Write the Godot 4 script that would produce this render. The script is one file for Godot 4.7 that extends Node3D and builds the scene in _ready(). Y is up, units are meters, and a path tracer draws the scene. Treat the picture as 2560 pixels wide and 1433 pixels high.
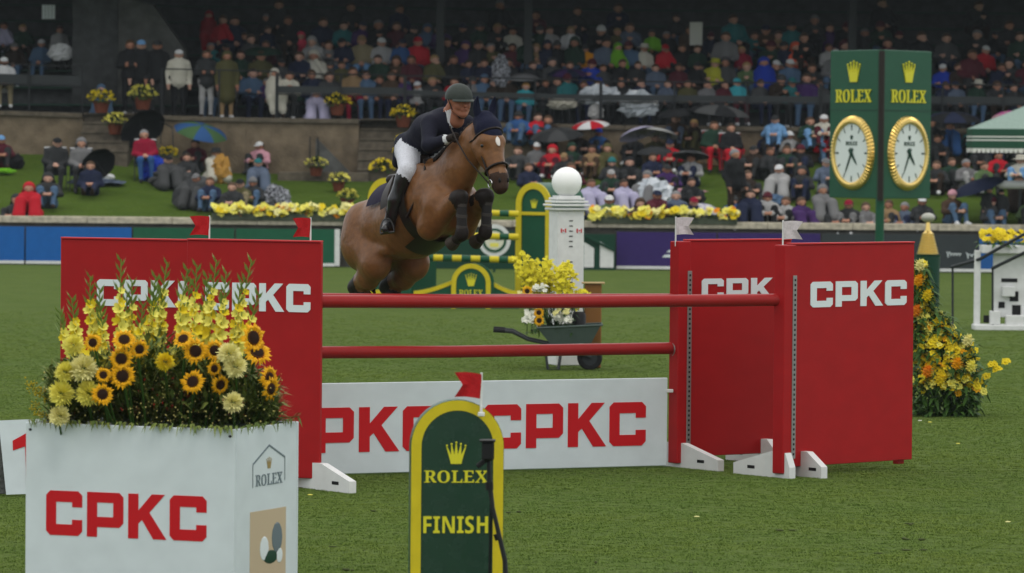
extends Node3D

# ---------------------------------------------------------------- lens and layout
const F := 11400.0                       # focal length in photograph pixels (2560 wide)
const EYE := Vector3(0, 2.93, 0)
var view: Basis
var rng := RandomNumberGenerator.new()
var taken := {}
var mats := {}
var tex := {}

func at(px: float, py: float, d: float) -> Vector3:
	var ray := view * Vector3((px - 1280.0) / F, (716.5 - py) / F, -1.0)
	return EYE + ray * (d / -ray.z)

func on(px: float, d: float, y: float) -> Vector3:
	var py := 700.0
	var p := at(px, py, d)
	for i in 3:
		py += (p.y - y) * F / d
		p = at(px, py, d)
	return p

func ground(px: float, py: float) -> Vector3:
	var ray := view * Vector3((px - 1280.0) / F, (716.5 - py) / F, -1.0)
	return EYE + ray * (-EYE.y / ray.y)

# ---------------------------------------------------------------- naming
func numbered(called: String) -> String:
	var n: int = taken.get(called, -1) + 1
	taken[called] = n
	return called if n == 0 else "%s_%03d" % [called, n]

func tag(o: Node3D, label: String, category: String, group := "", kind := "") -> Node3D:
	if label: o.set_meta("label", label)
	if category: o.set_meta("category", category)
	if group: o.set_meta("group", group)
	if kind: o.set_meta("kind", kind)
	return o

func thing(called: String, label: String, category: String, where := Vector3.ZERO, turn := 0.0, group := "") -> Node3D:
	var o := Node3D.new()
	o.name = numbered(called)
	add_child(o)
	o.position = where
	o.rotation.y = turn
	return tag(o, label, category, group)

func put(called: String, m: Mesh, material: Material, parent: Node3D = self, where := Vector3.ZERO) -> MeshInstance3D:
	var o := MeshInstance3D.new()
	o.mesh = m
	o.name = numbered(called) if parent == self else called
	if material: o.material_override = material
	o.position = where
	parent.add_child(o, true)
	return o

func struct(called: String, m: Mesh, material: Material) -> MeshInstance3D:
	var o := put(called, m, material)
	o.set_meta("kind", "structure")
	return o

# ---------------------------------------------------------------- materials (linear base colours)
func noise_tex(key: String, freq: float, lo: float, hi: float, size := 512, octaves := 4, normal := false, bump := 4.0) -> NoiseTexture2D:
	if tex.has(key): return tex[key]
	var n := FastNoiseLite.new()
	n.noise_type = FastNoiseLite.TYPE_SIMPLEX_SMOOTH
	n.seed = key.hash() % 10000
	n.frequency = freq
	n.fractal_octaves = octaves
	var t := NoiseTexture2D.new()
	t.width = size
	t.height = size
	t.seamless = true
	t.noise = n
	if normal:
		t.as_normal_map = true
		t.bump_strength = bump
	else:
		var g := Gradient.new()
		g.set_color(0, Color(lo, lo, lo))
		g.set_color(1, Color(hi, hi, hi))
		t.color_ramp = g
	tex[key] = t
	return t

func mat(key: String, c: Color, rough := 0.6, wear := "", wear_scale := 1.0, metal := 0.0) -> StandardMaterial3D:
	if mats.has(key): return mats[key]
	var m := StandardMaterial3D.new()
	m.resource_name = key
	m.albedo_color = c.linear_to_srgb()
	m.roughness = rough
	m.metallic = metal
	m.metallic_specular = 0.5 if metal > 0.0 or rough < 0.35 else 0.27
	if wear == "paint":       # scuffed board paint: faint blotches and a little orange peel
		m.albedo_texture = noise_tex("blotch", 0.012, 0.935, 1.0, 512, 5)
		m.roughness_texture = noise_tex("scuff", 0.02, 0.75, 1.0, 512, 5)
		m.normal_enabled = true
		m.normal_texture = noise_tex("peel", 0.05, 0, 1, 512, 3, true, 2.0)
		m.normal_scale = 0.05
	elif wear == "cloth":
		m.albedo_texture = noise_tex("weave", 0.06, 0.84, 1.0, 256, 3)
		m.normal_enabled = true
		m.normal_texture = noise_tex("folds", 0.02, 0, 1, 256, 4, true, 10.0)
		m.normal_scale = 0.35
	elif wear == "concrete":
		m.albedo_texture = noise_tex("stain", 0.01, 0.72, 1.0, 512, 6)
		m.normal_enabled = true
		m.normal_texture = noise_tex("pitted", 0.08, 0, 1, 512, 4, true, 5.0)
		m.normal_scale = 0.5
	elif wear == "coat":
		m.albedo_texture = noise_tex("hair", 0.03, 0.74, 1.0, 512, 5)
		m.normal_enabled = true
		m.normal_texture = noise_tex("muscle", 0.010, 0, 1, 512, 4, true, 8.0)
		m.normal_scale = 0.55
	if wear:
		m.uv1_triplanar = true
		m.uv1_scale = Vector3.ONE * wear_scale
	mats[key] = m
	return m

# ---------------------------------------------------------------- mesh builder
class MB:
	var v := PackedVector3Array()
	var n := PackedVector3Array()
	var u := PackedVector2Array()
	var c := PackedColorArray()
	var col := Color.WHITE
	var colored := false
	func tri(a: Vector3, b: Vector3, d: Vector3, na: Vector3, nb: Vector3, nd: Vector3) -> void:
		if (b - a).cross(d - a).dot(na + nb + nd) > 0.0:
			v.append_array([a, d, b]); n.append_array([na, nd, nb])
		else:
			v.append_array([a, b, d]); n.append_array([na, nb, nd])
		if colored: c.append_array([col, col, col])
	func flat(a: Vector3, b: Vector3, d: Vector3, out := Vector3.ZERO) -> void:
		var k := (d - a).cross(b - a).normalized()
		if out != Vector3.ZERO and k.dot(out) < 0.0: k = -k
		tri(a, b, d, k, k, k)
	func quad(a: Vector3, b: Vector3, d: Vector3, e: Vector3, out := Vector3.ZERO) -> void:
		flat(a, b, d, out); flat(a, d, e, out)
	func quads(a: Vector3, b: Vector3, d: Vector3, e: Vector3, na: Vector3, nb: Vector3, nd: Vector3, ne: Vector3) -> void:
		tri(a, b, d, na, nb, nd); tri(a, d, e, na, nd, ne)
	# chamfered box: frame t maps (-1..1) half sizes h
	func box(t: Transform3D, size: Vector3, ch := 0.004) -> void:
		var h := size * 0.5
		ch = minf(ch, minf(h.x, minf(h.y, h.z)) * 0.45)
		var i := h - Vector3.ONE * ch
		for ax in 3:
			for s in [-1.0, 1.0]:
				var b := (ax + 1) % 3
				var d := (ax + 2) % 3
				var o := Vector3.ZERO; o[ax] = s
				var q := []
				for e in [[-1, -1], [1, -1], [1, 1], [-1, 1]]:
					var p := Vector3.ZERO
					p[ax] = s * h[ax]; p[b] = e[0] * i[b]; p[d] = e[1] * i[d]
					q.append(t * p)
				quad(q[0], q[1], q[2], q[3], t.basis * o)
		if ch > 0.0:
			for ax in 3:
				var b := (ax + 1) % 3
				var d := (ax + 2) % 3
				for sb in [-1.0, 1.0]:
					for sd in [-1.0, 1.0]:
						var q := []
						for e in [[-1, 0], [1, 0], [1, 1], [-1, 1]]:
							var p := Vector3.ZERO
							p[ax] = e[0] * i[ax]
							p[b] = sb * (h[b] if e[1] == 0 else i[b])
							p[d] = sd * (i[d] if e[1] == 0 else h[d])
							q.append(t * p)
						var o := Vector3.ZERO; o[b] = sb; o[d] = sd
						quad(q[0], q[1], q[2], q[3], t.basis * o)
			for sx in [-1.0, 1.0]:
				for sy in [-1.0, 1.0]:
					for sz in [-1.0, 1.0]:
						flat(t * Vector3(sx * h.x, sy * i.y, sz * i.z), t * Vector3(sx * i.x, sy * h.y, sz * i.z), t * Vector3(sx * i.x, sy * i.y, sz * h.z), t.basis * Vector3(sx, sy, sz))
	func bx(center: Vector3, size: Vector3, ch := 0.004) -> void:
		box(Transform3D(Basis(), center), size, ch)
	# box whose x axis runs from a to b, with height up and thickness across
	func beam(a: Vector3, b: Vector3, high: float, thick: float, ch := 0.004) -> void:
		var x := (b - a).normalized()
		var y := Vector3.UP if absf(x.y) < 0.95 else Vector3.BACK
		var z := x.cross(y).normalized()
		y = z.cross(x)
		box(Transform3D(Basis(x, y, z), (a + b) * 0.5), Vector3((b - a).length(), high, thick), ch)
	func tube(pts: Array, radii: Array, sides := 10, cap := true) -> void:
		var rings := []
		var norms := []
		var ref := Vector3.UP
		for k in pts.size():
			var dir: Vector3 = (pts[mini(k + 1, pts.size() - 1)] - pts[maxi(k - 1, 0)]).normalized()
			if k == 0: ref = Vector3.UP if absf(dir.y) < 0.9 else Vector3.RIGHT
			var x := dir.cross(ref).normalized()
			ref = x.cross(dir).normalized()
			var ring := []
			var nr := []
			for j in sides:
				var a := TAU * j / sides
				var o := x * cos(a) + ref * sin(a)
				nr.append(o)
				ring.append(pts[k] + o * radii[k])
			rings.append(ring); norms.append(nr)
		for k in pts.size() - 1:
			for j in sides:
				var m := (j + 1) % sides
				quads(rings[k][j], rings[k][m], rings[k + 1][m], rings[k + 1][j], norms[k][j], norms[k][m], norms[k + 1][m], norms[k + 1][j])
		if cap:
			for e in [0, pts.size() - 1]:
				if radii[e] < 0.0005: continue
				var o: Vector3 = (pts[e] - pts[1 if e == 0 else e - 1]).normalized()
				for j in sides:
					flat(pts[e], rings[e][j], rings[e][(j + 1) % sides], o)
	# profile: Array of Vector2(r, y), turned round axis y of t
	func lathe(t: Transform3D, prof: Array, sides := 20, a0 := 0.0, a1 := TAU, smooth := true) -> void:
		for k in prof.size() - 1:
			var p: Vector2 = prof[k]
			var q: Vector2 = prof[k + 1]
			var s0 := Vector2(q.y - p.y, -(q.x - p.x)).normalized()
			var np := s0
			var nq := s0
			if smooth:
				if k > 0:
					var w: Vector2 = prof[k - 1]
					var b := Vector2(p.y - w.y, -(p.x - w.x)).normalized()
					if b.dot(s0) > 0.6: np = (b + s0).normalized()
				if k < prof.size() - 2:
					var w: Vector2 = prof[k + 2]
					var b := Vector2(w.y - q.y, -(w.x - q.x)).normalized()
					if b.dot(s0) > 0.6: nq = (b + s0).normalized()
			for j in sides:
				var a := a0 + (a1 - a0) * j / sides
				var e := a0 + (a1 - a0) * (j + 1) / sides
				var ca := Vector3(cos(a), 0, sin(a))
				var ce := Vector3(cos(e), 0, sin(e))
				var f := func(c3: Vector3, w: Vector2) -> Vector3: return (t.basis * (c3 * w.x + Vector3.UP * w.y)).normalized()
				quads(t * (ca * p.x + Vector3.UP * p.y), t * (ce * p.x + Vector3.UP * p.y), t * (ce * q.x + Vector3.UP * q.y), t * (ca * q.x + Vector3.UP * q.y), f.call(ca, np), f.call(ce, np), f.call(ce, nq), f.call(ca, nq))
	func ball(t: Transform3D, sides := 12, rows := 7) -> void:   # unit sphere under t
		var inv := t.basis.inverse().transposed()
		var g := func(i: int, j: int) -> Vector3:
			var th := PI * i / rows
			var a := TAU * j / sides
			return Vector3(sin(th) * cos(a), cos(th), sin(th) * sin(a))
		for i in rows:
			for j in sides:
				var a: Vector3 = g.call(i, j); var b: Vector3 = g.call(i, j + 1); var d: Vector3 = g.call(i + 1, j + 1); var e: Vector3 = g.call(i + 1, j)
				var na := (inv * a).normalized(); var nb := (inv * b).normalized(); var nd := (inv * d).normalized(); var ne := (inv * e).normalized()
				if i > 0: tri(t * a, t * b, t * d, na, nb, nd)
				if i < rows - 1: tri(t * a, t * d, t * e, na, nd, ne)
	func orb(center: Vector3, r: Vector3, sides := 12, rows := 7) -> void:
		ball(Transform3D(Basis.from_scale(r), center), sides, rows)
	# polygon in the xy plane of t, extruded from z=0 to z=depth
	func prism(t: Transform3D, poly: PackedVector2Array, depth: float, back := true) -> void:
		if Geometry2D.is_polygon_clockwise(poly): poly.reverse()
		var idx := Geometry2D.triangulate_polygon(poly)
		for k in range(0, idx.size(), 3):
			var a := poly[idx[k]]; var b := poly[idx[k + 1]]; var d := poly[idx[k + 2]]
			flat(t * Vector3(a.x, a.y, depth), t * Vector3(b.x, b.y, depth), t * Vector3(d.x, d.y, depth), t.basis.z)
			if back: flat(t * Vector3(a.x, a.y, 0), t * Vector3(b.x, b.y, 0), t * Vector3(d.x, d.y, 0), -t.basis.z)
		for k in poly.size():
			var a := poly[k]
			var b := poly[(k + 1) % poly.size()]
			var o := t.basis * Vector3(b.y - a.y, a.x - b.x, 0)
			quad(t * Vector3(a.x, a.y, 0), t * Vector3(b.x, b.y, 0), t * Vector3(b.x, b.y, depth), t * Vector3(a.x, a.y, depth), o)
	func done() -> ArrayMesh:
		var a := []
		a.resize(Mesh.ARRAY_MAX)
		a[Mesh.ARRAY_VERTEX] = v
		a[Mesh.ARRAY_NORMAL] = n
		if colored: a[Mesh.ARRAY_COLOR] = c
		var m := ArrayMesh.new()
		m.add_surface_from_arrays(Mesh.PRIMITIVE_TRIANGLES, a)
		return m

func facing(where: Vector3, x: Vector3, up := Vector3.UP) -> Transform3D:   # frame with x along a board and z out of its face
	x = x.normalized()
	var z := x.cross(up).normalized()
	return Transform3D(Basis(x, z.cross(x), z), where)

# ---------------------------------------------------------------- smooth skin over bones (surface nets)
# bone: [a, b, ra, rb, class, squeeze_z (optional)]
func skin(bones: Array, cell: float, k: float) -> Dictionary:
	var lo := Vector3.ONE * 1e9
	var hi := -lo
	for b in bones:
		var r: float = maxf(b[2], b[3]) + k + cell * 2.0
		for p in [b[0], b[1]]:
			lo = lo.min(p - Vector3.ONE * r); hi = hi.max(p + Vector3.ONE * r)
	var nx := int((hi.x - lo.x) / cell) + 2
	var ny := int((hi.y - lo.y) / cell) + 2
	var nz := int((hi.z - lo.z) / cell) + 2
	var f := PackedFloat32Array(); f.resize(nx * ny * nz); f.fill(9.0)
	var near := PackedFloat32Array(); near.resize(nx * ny * nz); near.fill(9.0)
	var cls := PackedByteArray(); cls.resize(nx * ny * nz)
	var sy := nx
	var sz := nx * ny
	for b in bones:
		var a: Vector3 = b[0]; var e: Vector3 = b[1]
		var ra: float = b[2]; var rb: float = b[3]
		var cc: int = b[4]
		var q: float = b[5] if b.size() > 5 else 1.0
		var pad: float = maxf(ra, rb) + k + cell
		var l := ((a.min(e) - Vector3.ONE * pad - lo) / cell).floor().max(Vector3.ZERO)
		var h := ((a.max(e) + Vector3.ONE * pad - lo) / cell).ceil()
		var d := e - a
		d.z /= q
		var dd := maxf(d.length_squared(), 1e-9)
		for z in range(int(l.z), mini(int(h.z), nz - 1) + 1):
			var wz := (lo.z + z * cell - a.z) / q
			for y in range(int(l.y), mini(int(h.y), ny - 1) + 1):
				var wy := lo.y + y * cell - a.y
				var at0 := z * sz + y * sy
				for x in range(int(l.x), mini(int(h.x), nx - 1) + 1):
					var w := Vector3(lo.x + x * cell - a.x, wy, wz)
					var t := clampf(w.dot(d) / dd, 0.0, 1.0)
					var g := (w - d * t).length() - ra - (rb - ra) * t
					var i := at0 + x
					if g < near[i]:
						near[i] = g; cls[i] = cc
					var o := f[i]
					var hh := k - absf(o - g)
					f[i] = minf(o, g) - (hh * hh / k * 0.25 if hh > 0.0 else 0.0)
	var id := PackedInt32Array(); id.resize(nx * ny * nz); id.fill(-1)
	var vs := PackedVector3Array()
	var corner := [0, 1, sy, sy + 1, sz, sz + 1, sz + sy, sz + sy + 1]
	var cp := [Vector3(0, 0, 0), Vector3(1, 0, 0), Vector3(0, 1, 0), Vector3(1, 1, 0), Vector3(0, 0, 1), Vector3(1, 0, 1), Vector3(0, 1, 1), Vector3(1, 1, 1)]
	var edges := [[0, 1], [2, 3], [4, 5], [6, 7], [0, 2], [1, 3], [4, 6], [5, 7], [0, 4], [1, 5], [2, 6], [3, 7]]
	var faces := {}
	var acc := PackedVector3Array()
	for z in nz - 1:
		for y in ny - 1:
			var at0 := z * sz + y * sy
			for x in nx - 1:
				var i := at0 + x
				var s := 0
				if f[i] < 0.0: s += 1
				if f[i + 1] < 0.0: s += 1
				if f[i + sy] < 0.0: s += 1
				if f[i + sy + 1] < 0.0: s += 1
				if f[i + sz] < 0.0: s += 1
				if f[i + sz + 1] < 0.0: s += 1
				if f[i + sz + sy] < 0.0: s += 1
				if f[i + sz + sy + 1] < 0.0: s += 1
				if s == 0 or s == 8: continue
				var p := Vector3.ZERO
				var m := 0
				for e in edges:
					var fa := f[i + corner[e[0]]]
					var fb := f[i + corner[e[1]]]
					if (fa < 0.0) != (fb < 0.0):
						p += cp[e[0]].lerp(cp[e[1]], fa / (fa - fb)); m += 1
				id[i] = vs.size()
				vs.append(lo + (Vector3(x, y, z) + p / m) * cell)
				acc.append(Vector3.ZERO)
	var step := [1, sy, sz]
	for z in range(1, nz - 1):
		for y in range(1, ny - 1):
			for x in range(1, nx - 1):
				var i := z * sz + y * sy + x
				if id[i] < 0: continue
				for ax in 3:
					var j: int = i + step[ax]
					var ins := f[i] < 0.0
					if ins == (f[j] < 0.0): continue
					var b: int = step[(ax + 1) % 3]
					var d: int = step[(ax + 2) % 3]
					var q := [id[i], id[i - b], id[i - b - d], id[i - d]]
					if q.min() < 0: continue
					if ins: q.reverse()
					var kind: int = cls[i] if ins else cls[j]
					if not faces.has(kind): faces[kind] = PackedInt32Array()
					faces[kind].append_array([q[0], q[1], q[2], q[0], q[2], q[3]])
					var fn := (vs[q[2]] - vs[q[0]]).cross(vs[q[1]] - vs[q[3]])
					for w in q: acc[w] += fn
	# outward normals: compare with the field
	for w in acc.size(): acc[w] = acc[w].normalized()
	var flip := false
	var mid := Vector3.ZERO
	for p in vs: mid += p
	mid /= maxf(1, vs.size())
	var vote := 0.0
	for w in vs.size(): vote += (vs[w] - mid).dot(acc[w])
	flip = vote < 0.0
	if flip:
		for w in acc.size(): acc[w] = -acc[w]
	return {"v": vs, "n": acc, "f": faces}

func skinned(parts: Array, classes: Array) -> ArrayMesh:   # parts: results of skin(); one surface for each class, in order
	var m := ArrayMesh.new()
	for kind in classes:
		var v := PackedVector3Array(); var n := PackedVector3Array(); var x := PackedInt32Array()
		for s in parts:
			if s is MB:
				if s.get_meta("cls") == kind:
					for i in s.v.size(): x.append(v.size() + i)
					v.append_array(s.v); n.append_array(s.n)
				continue
			if not s.f.has(kind): continue
			var map := {}
			var fs: PackedInt32Array = s.f[kind]
			for t in range(0, fs.size(), 3):
				var w := [fs[t], fs[t + 1], fs[t + 2]]
				var cr: Vector3 = (s.v[w[1]] - s.v[w[0]]).cross(s.v[w[2]] - s.v[w[0]])
				if cr.dot(s.n[w[0]] + s.n[w[1]] + s.n[w[2]]) > 0.0: w = [w[0], w[2], w[1]]
				for e in w:
					if not map.has(e):
						map[e] = v.size(); v.append(s.v[e]); n.append(s.n[e])
					x.append(map[e])
		if v.is_empty(): continue
		var a := []
		a.resize(Mesh.ARRAY_MAX)
		a[Mesh.ARRAY_VERTEX] = v; a[Mesh.ARRAY_NORMAL] = n; a[Mesh.ARRAY_INDEX] = x
		m.add_surface_from_arrays(Mesh.PRIMITIVE_TRIANGLES, a)
	return m

# ---------------------------------------------------------------- lettering
func letter_poly(ch: String) -> Array:     # block letters of unit height 1, about 0.9 wide, cut corners
	var t := 0.25
	if ch == "C":
		return [PackedVector2Array([Vector2(0.10, 0), Vector2(0.80, 0), Vector2(0.90, 0.10), Vector2(0.90, 0.36), Vector2(0.65, 0.36), Vector2(0.65, t), Vector2(0.25, t), Vector2(0.25, 1 - t), Vector2(0.65, 1 - t), Vector2(0.65, 0.64), Vector2(0.90, 0.64), Vector2(0.90, 0.90), Vector2(0.80, 1), Vector2(0.10, 1), Vector2(0, 0.90), Vector2(0, 0.10)])]
	if ch == "P":   # two pieces leave the counter open
		return [PackedVector2Array([Vector2(0, 0), Vector2(0.25, 0), Vector2(0.25, 0.22), Vector2(0.80, 0.22), Vector2(0.90, 0.32), Vector2(0.90, 0.61), Vector2(0.65, 0.61), Vector2(0.65, 0.45), Vector2(0.25, 0.45), Vector2(0.25, 0.61), Vector2(0, 0.61)]),
			PackedVector2Array([Vector2(0, 0.61), Vector2(0.25, 0.61), Vector2(0.25, 0.77), Vector2(0.65, 0.77), Vector2(0.65, 0.61), Vector2(0.90, 0.61), Vector2(0.90, 0.90), Vector2(0.80, 1), Vector2(0, 1)])]
	return [PackedVector2Array([Vector2(0, 0), Vector2(0.25, 0), Vector2(0.25, 0.34), Vector2(0.34, 0.42), Vector2(0.62, 0), Vector2(0.94, 0), Vector2(0.52, 0.59), Vector2(0.90, 1), Vector2(0.58, 1), Vector2(0.25, 0.63), Vector2(0.25, 1), Vector2(0, 1)])]

func block_word(parent: Node3D, word: String, frame: Transform3D, high: float, wide: float, material: Material, depth := 0.006) -> void:
	var pitch := wide / (word.length() - 0.08)
	for i in word.length():
		var b := MB.new()
		for poly in letter_poly(word[i]):
			var p := PackedVector2Array()
			for q in poly: p.append(Vector2(i * pitch + q.x * pitch * 0.98, q.y * high))
			b.prism(frame, p, depth, false)
		put("letter", b.done(), material, parent)

func text(parent: Node3D, called: String, words: String, face: String, weight: int, frame: Transform3D, wide: float, high: float, material: Material, depth := 0.006) -> void:
	var f := SystemFont.new()
	f.font_names = PackedStringArray([face])
	f.font_weight = weight
	var t := TextMesh.new()
	t.text = words
	t.font = f
	t.font_size = 64
	t.pixel_size = 0.01
	t.depth = 0.02
	t.curve_step = 1.0
	var box := t.get_aabb()
	var m := ArrayMesh.new()
	m.add_surface_from_arrays(Mesh.PRIMITIVE_TRIANGLES, t.surface_get_arrays(0))
	box = m.get_aabb()
	var o := put(called, m, material, parent)
	var s := Vector3(wide / box.size.x, high / box.size.y, depth / maxf(box.size.z, 0.001))
	var c := box.get_center()
	o.transform = frame * Transform3D(Basis.from_scale(s), Vector3(-c.x * s.x, -c.y * s.y, depth * 0.5 - c.z * s.z + 0.001))

func crown(frame: Transform3D, w: float, h: float, b: MB, depth := 0.006) -> void:   # five-pointed crown with balls, centred on its foot
	var pts := PackedVector2Array([Vector2(-0.26, 0.0), Vector2(0.26, 0.0), Vector2(0.30, 0.16)])
	for i in 5:
		var x := 0.46 - 0.23 * i
		var top := 0.74 + 0.14 * (1.0 - absf(x) / 0.46)
		pts.append(Vector2(x + 0.025, top)); pts.append(Vector2(x - 0.025, top))
		if i < 4: pts.append(Vector2((x - 0.115) * 0.72, 0.40))
	pts.append(Vector2(-0.30, 0.16))
	var p := PackedVector2Array()
	for q in pts: p.append(Vector2(q.x * w, q.y * h))
	b.prism(frame, p, depth, false)
	for i in 5:
		var x := 0.46 - 0.23 * i
		var top := 0.80 + 0.14 * (1.0 - absf(x) / 0.46)
		b.ball(frame * Transform3D(Basis.from_scale(Vector3(w * 0.055, w * 0.055, depth)), Vector3(x * w, top * h, depth * 0.5)), 8, 5)

# ---------------------------------------------------------------- scene
func _ready() -> void:
	rng.seed = 20240
	view = Basis(Vector3.RIGHT, -atan(356.5 / F)) * Basis(Vector3.BACK, deg_to_rad(0.5))
	var cam := Camera3D.new()
	cam.name = "camera"
	add_child(cam)
	cam.transform = Transform3D(view, EYE)
	var lens := CameraAttributesPhysical.new()
	lens.frustum_focal_length = 12.0 * F / 716.5
	lens.frustum_focus_distance = 39.0
	lens.exposure_aperture = 5.6
	lens.frustum_near = 1.0
	lens.frustum_far = 900.0
	cam.attributes = lens
	cam.fov = rad_to_deg(2.0 * atan(716.5 / F))
	cam.near = 1.0
	cam.far = 900.0
	var env := Environment.new()
	env.background_mode = Environment.BG_SKY
	var sky := Sky.new()
	var air := ProceduralSkyMaterial.new()
	air.sky_top_color = Color(1.0, 1.0, 1.0)
	air.sky_horizon_color = Color(0.80, 0.83, 0.86)
	air.sky_curve = 0.25
	air.ground_bottom_color = Color(0.20, 0.22, 0.18)
	air.ground_horizon_color = Color(0.30, 0.32, 0.28)
	air.sky_energy_multiplier = 1.0
	sky.sky_material = air
	env.sky = sky
	env.tonemap_mode = Environment.TONE_MAPPER_LINEAR
	env.tonemap_exposure = 1.40
	env.sdfgi_enabled = true
	env.ssao_enabled = true
	env.ssil_enabled = true
	env.fog_enabled = true
	env.fog_density = 0.00015
	env.fog_light_color = Color(0.74, 0.78, 0.80)
	var world := WorldEnvironment.new()
	world.name = "world"
	world.environment = env
	add_child(world)
	var sun := DirectionalLight3D.new()
	sun.name = "sun"
	sun.light_energy = 0.22
	sun.light_angular_distance = 25.0
	sun.light_color = Color(1.0, 0.98, 0.94)
	sun.shadow_enabled = true
	add_child(sun)
	sun.rotation = Vector3(deg_to_rad(-62), deg_to_rad(18), 0)
	palette()
	build_setting()
	build_far_course()
	build_near_fence()
	build_foreground()
	build_horse()
	build_rider()
	build_spectators()
	build_grass()

func palette() -> void:
	mat("red_board", Color(0.36, 0.010, 0.012), 0.42, "paint", 0.7)
	mat("red_rail", Color(0.30, 0.018, 0.018), 0.36, "paint", 1.4)
	mat("red_print", Color(0.50, 0.010, 0.015), 0.45)
	mat("white_board", Color(0.64, 0.71, 0.74), 0.40, "paint", 0.6)
	mat("white_paint", Color(0.70, 0.71, 0.70), 0.45, "paint", 1.1)
	mat("white_print", Color(0.66, 0.72, 0.74), 0.45)
	mat("green_board", Color(0.012, 0.082, 0.042), 0.38, "paint", 0.9)
	mat("dark_green", Color(0.010, 0.050, 0.030), 0.40, "paint", 0.9)
	mat("yellow_paint", Color(0.62, 0.50, 0.02), 0.42, "paint", 1.2)
	mat("yellow_print", Color(0.62, 0.58, 0.03), 0.45)
	mat("gold", Color(0.80, 0.57, 0.18), 0.30, "", 1.0, 1.0)
	mat("steel", Color(0.30, 0.30, 0.29), 0.45, "", 1.0, 0.7)
	mat("black_metal", Color(0.018, 0.020, 0.022), 0.42)
	mat("black_plastic", Color(0.012, 0.012, 0.013), 0.5)
	mat("dark_steel", Color(0.030, 0.034, 0.036), 0.5)
	mat("rubber", Color(0.014, 0.014, 0.015), 0.75)
	mat("terracotta", Color(0.20, 0.055, 0.028), 0.75, "concrete", 2.0)
	mat("wall_stone", Color(0.205, 0.160, 0.108), 0.85, "concrete", 0.33)
	mat("cap_stone", Color(0.62, 0.56, 0.44), 0.8, "concrete", 0.8)
	mat("step_stone", Color(0.140, 0.118, 0.088), 0.85, "concrete", 0.8)
	mat("concrete", Color(0.115, 0.118, 0.112), 0.85, "concrete", 0.4)
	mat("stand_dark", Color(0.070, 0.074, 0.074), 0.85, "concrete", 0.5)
	mat("stand_green", Color(0.020, 0.055, 0.038), 0.6)
	mat("leaf_dark", Color(0.020, 0.050, 0.012), 0.6)
	mat("leaf", Color(0.045, 0.100, 0.018), 0.55)
	mat("leaf_light", Color(0.20, 0.29, 0.06), 0.5)
	mat("petal_yellow", Color(0.72, 0.56, 0.02), 0.6)
	mat("petal_lemon", Color(0.78, 0.72, 0.14), 0.6)
	mat("petal_cream", Color(0.78, 0.73, 0.32), 0.6)
	mat("petal_white", Color(0.78, 0.78, 0.68), 0.6)
	mat("petal_orange", Color(0.72, 0.26, 0.012), 0.6)
	mat("petal_amber", Color(0.76, 0.38, 0.008), 0.6)
	mat("seed_brown", Color(0.022, 0.010, 0.006), 0.9)
	for k in ["petal_yellow", "petal_lemon", "petal_cream", "petal_white", "petal_orange", "petal_amber", "leaf", "leaf_light"]:
		mats[k].backlight_enabled = true
		mats[k].backlight = mats[k].albedo_color * Color(0.45, 0.45, 0.45)

# heights of the terrace and of the foot of its wall, and of the lawn bank, along x
func curve(x: float, pts: Array) -> float:
	for i in pts.size() - 1:
		if x <= pts[i + 1][0] or i == pts.size() - 2:
			return lerpf(pts[i][1], pts[i + 1][1], smoothstep(0.0, 1.0, clampf((x - pts[i][0]) / (pts[i + 1][0] - pts[i][0]), 0.0, 1.0)))
	return 0.0

func terrace_y(x: float) -> float:
	return curve(x, [[-22.0, 3.80], [-4.0, 3.53], [3.0, 3.43], [22.0, 3.41]])

func bank_top(x: float) -> float:
	return curve(x, [[-22.0, 2.62], [-11.0, 2.56], [-7.0, 2.12], [-3.0, 2.10], [2.0, 2.36], [6.0, 2.54], [22.0, 2.5]])

func bank_y(x: float, d: float) -> float:
	return lerpf(1.08, bank_top(x), pow(clampf((d - 107.6) / 9.4, 0.0, 1.0), 0.92))

func bank_depth(px: float, py: float) -> float:     # where the ray through a pixel meets the lawn bank
	for i in 60:
		var d := 107.6 + i * 0.16
		var p := at(px, py, d)
		if p.y <= bank_y(p.x, d): return d
	return 116.8

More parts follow.
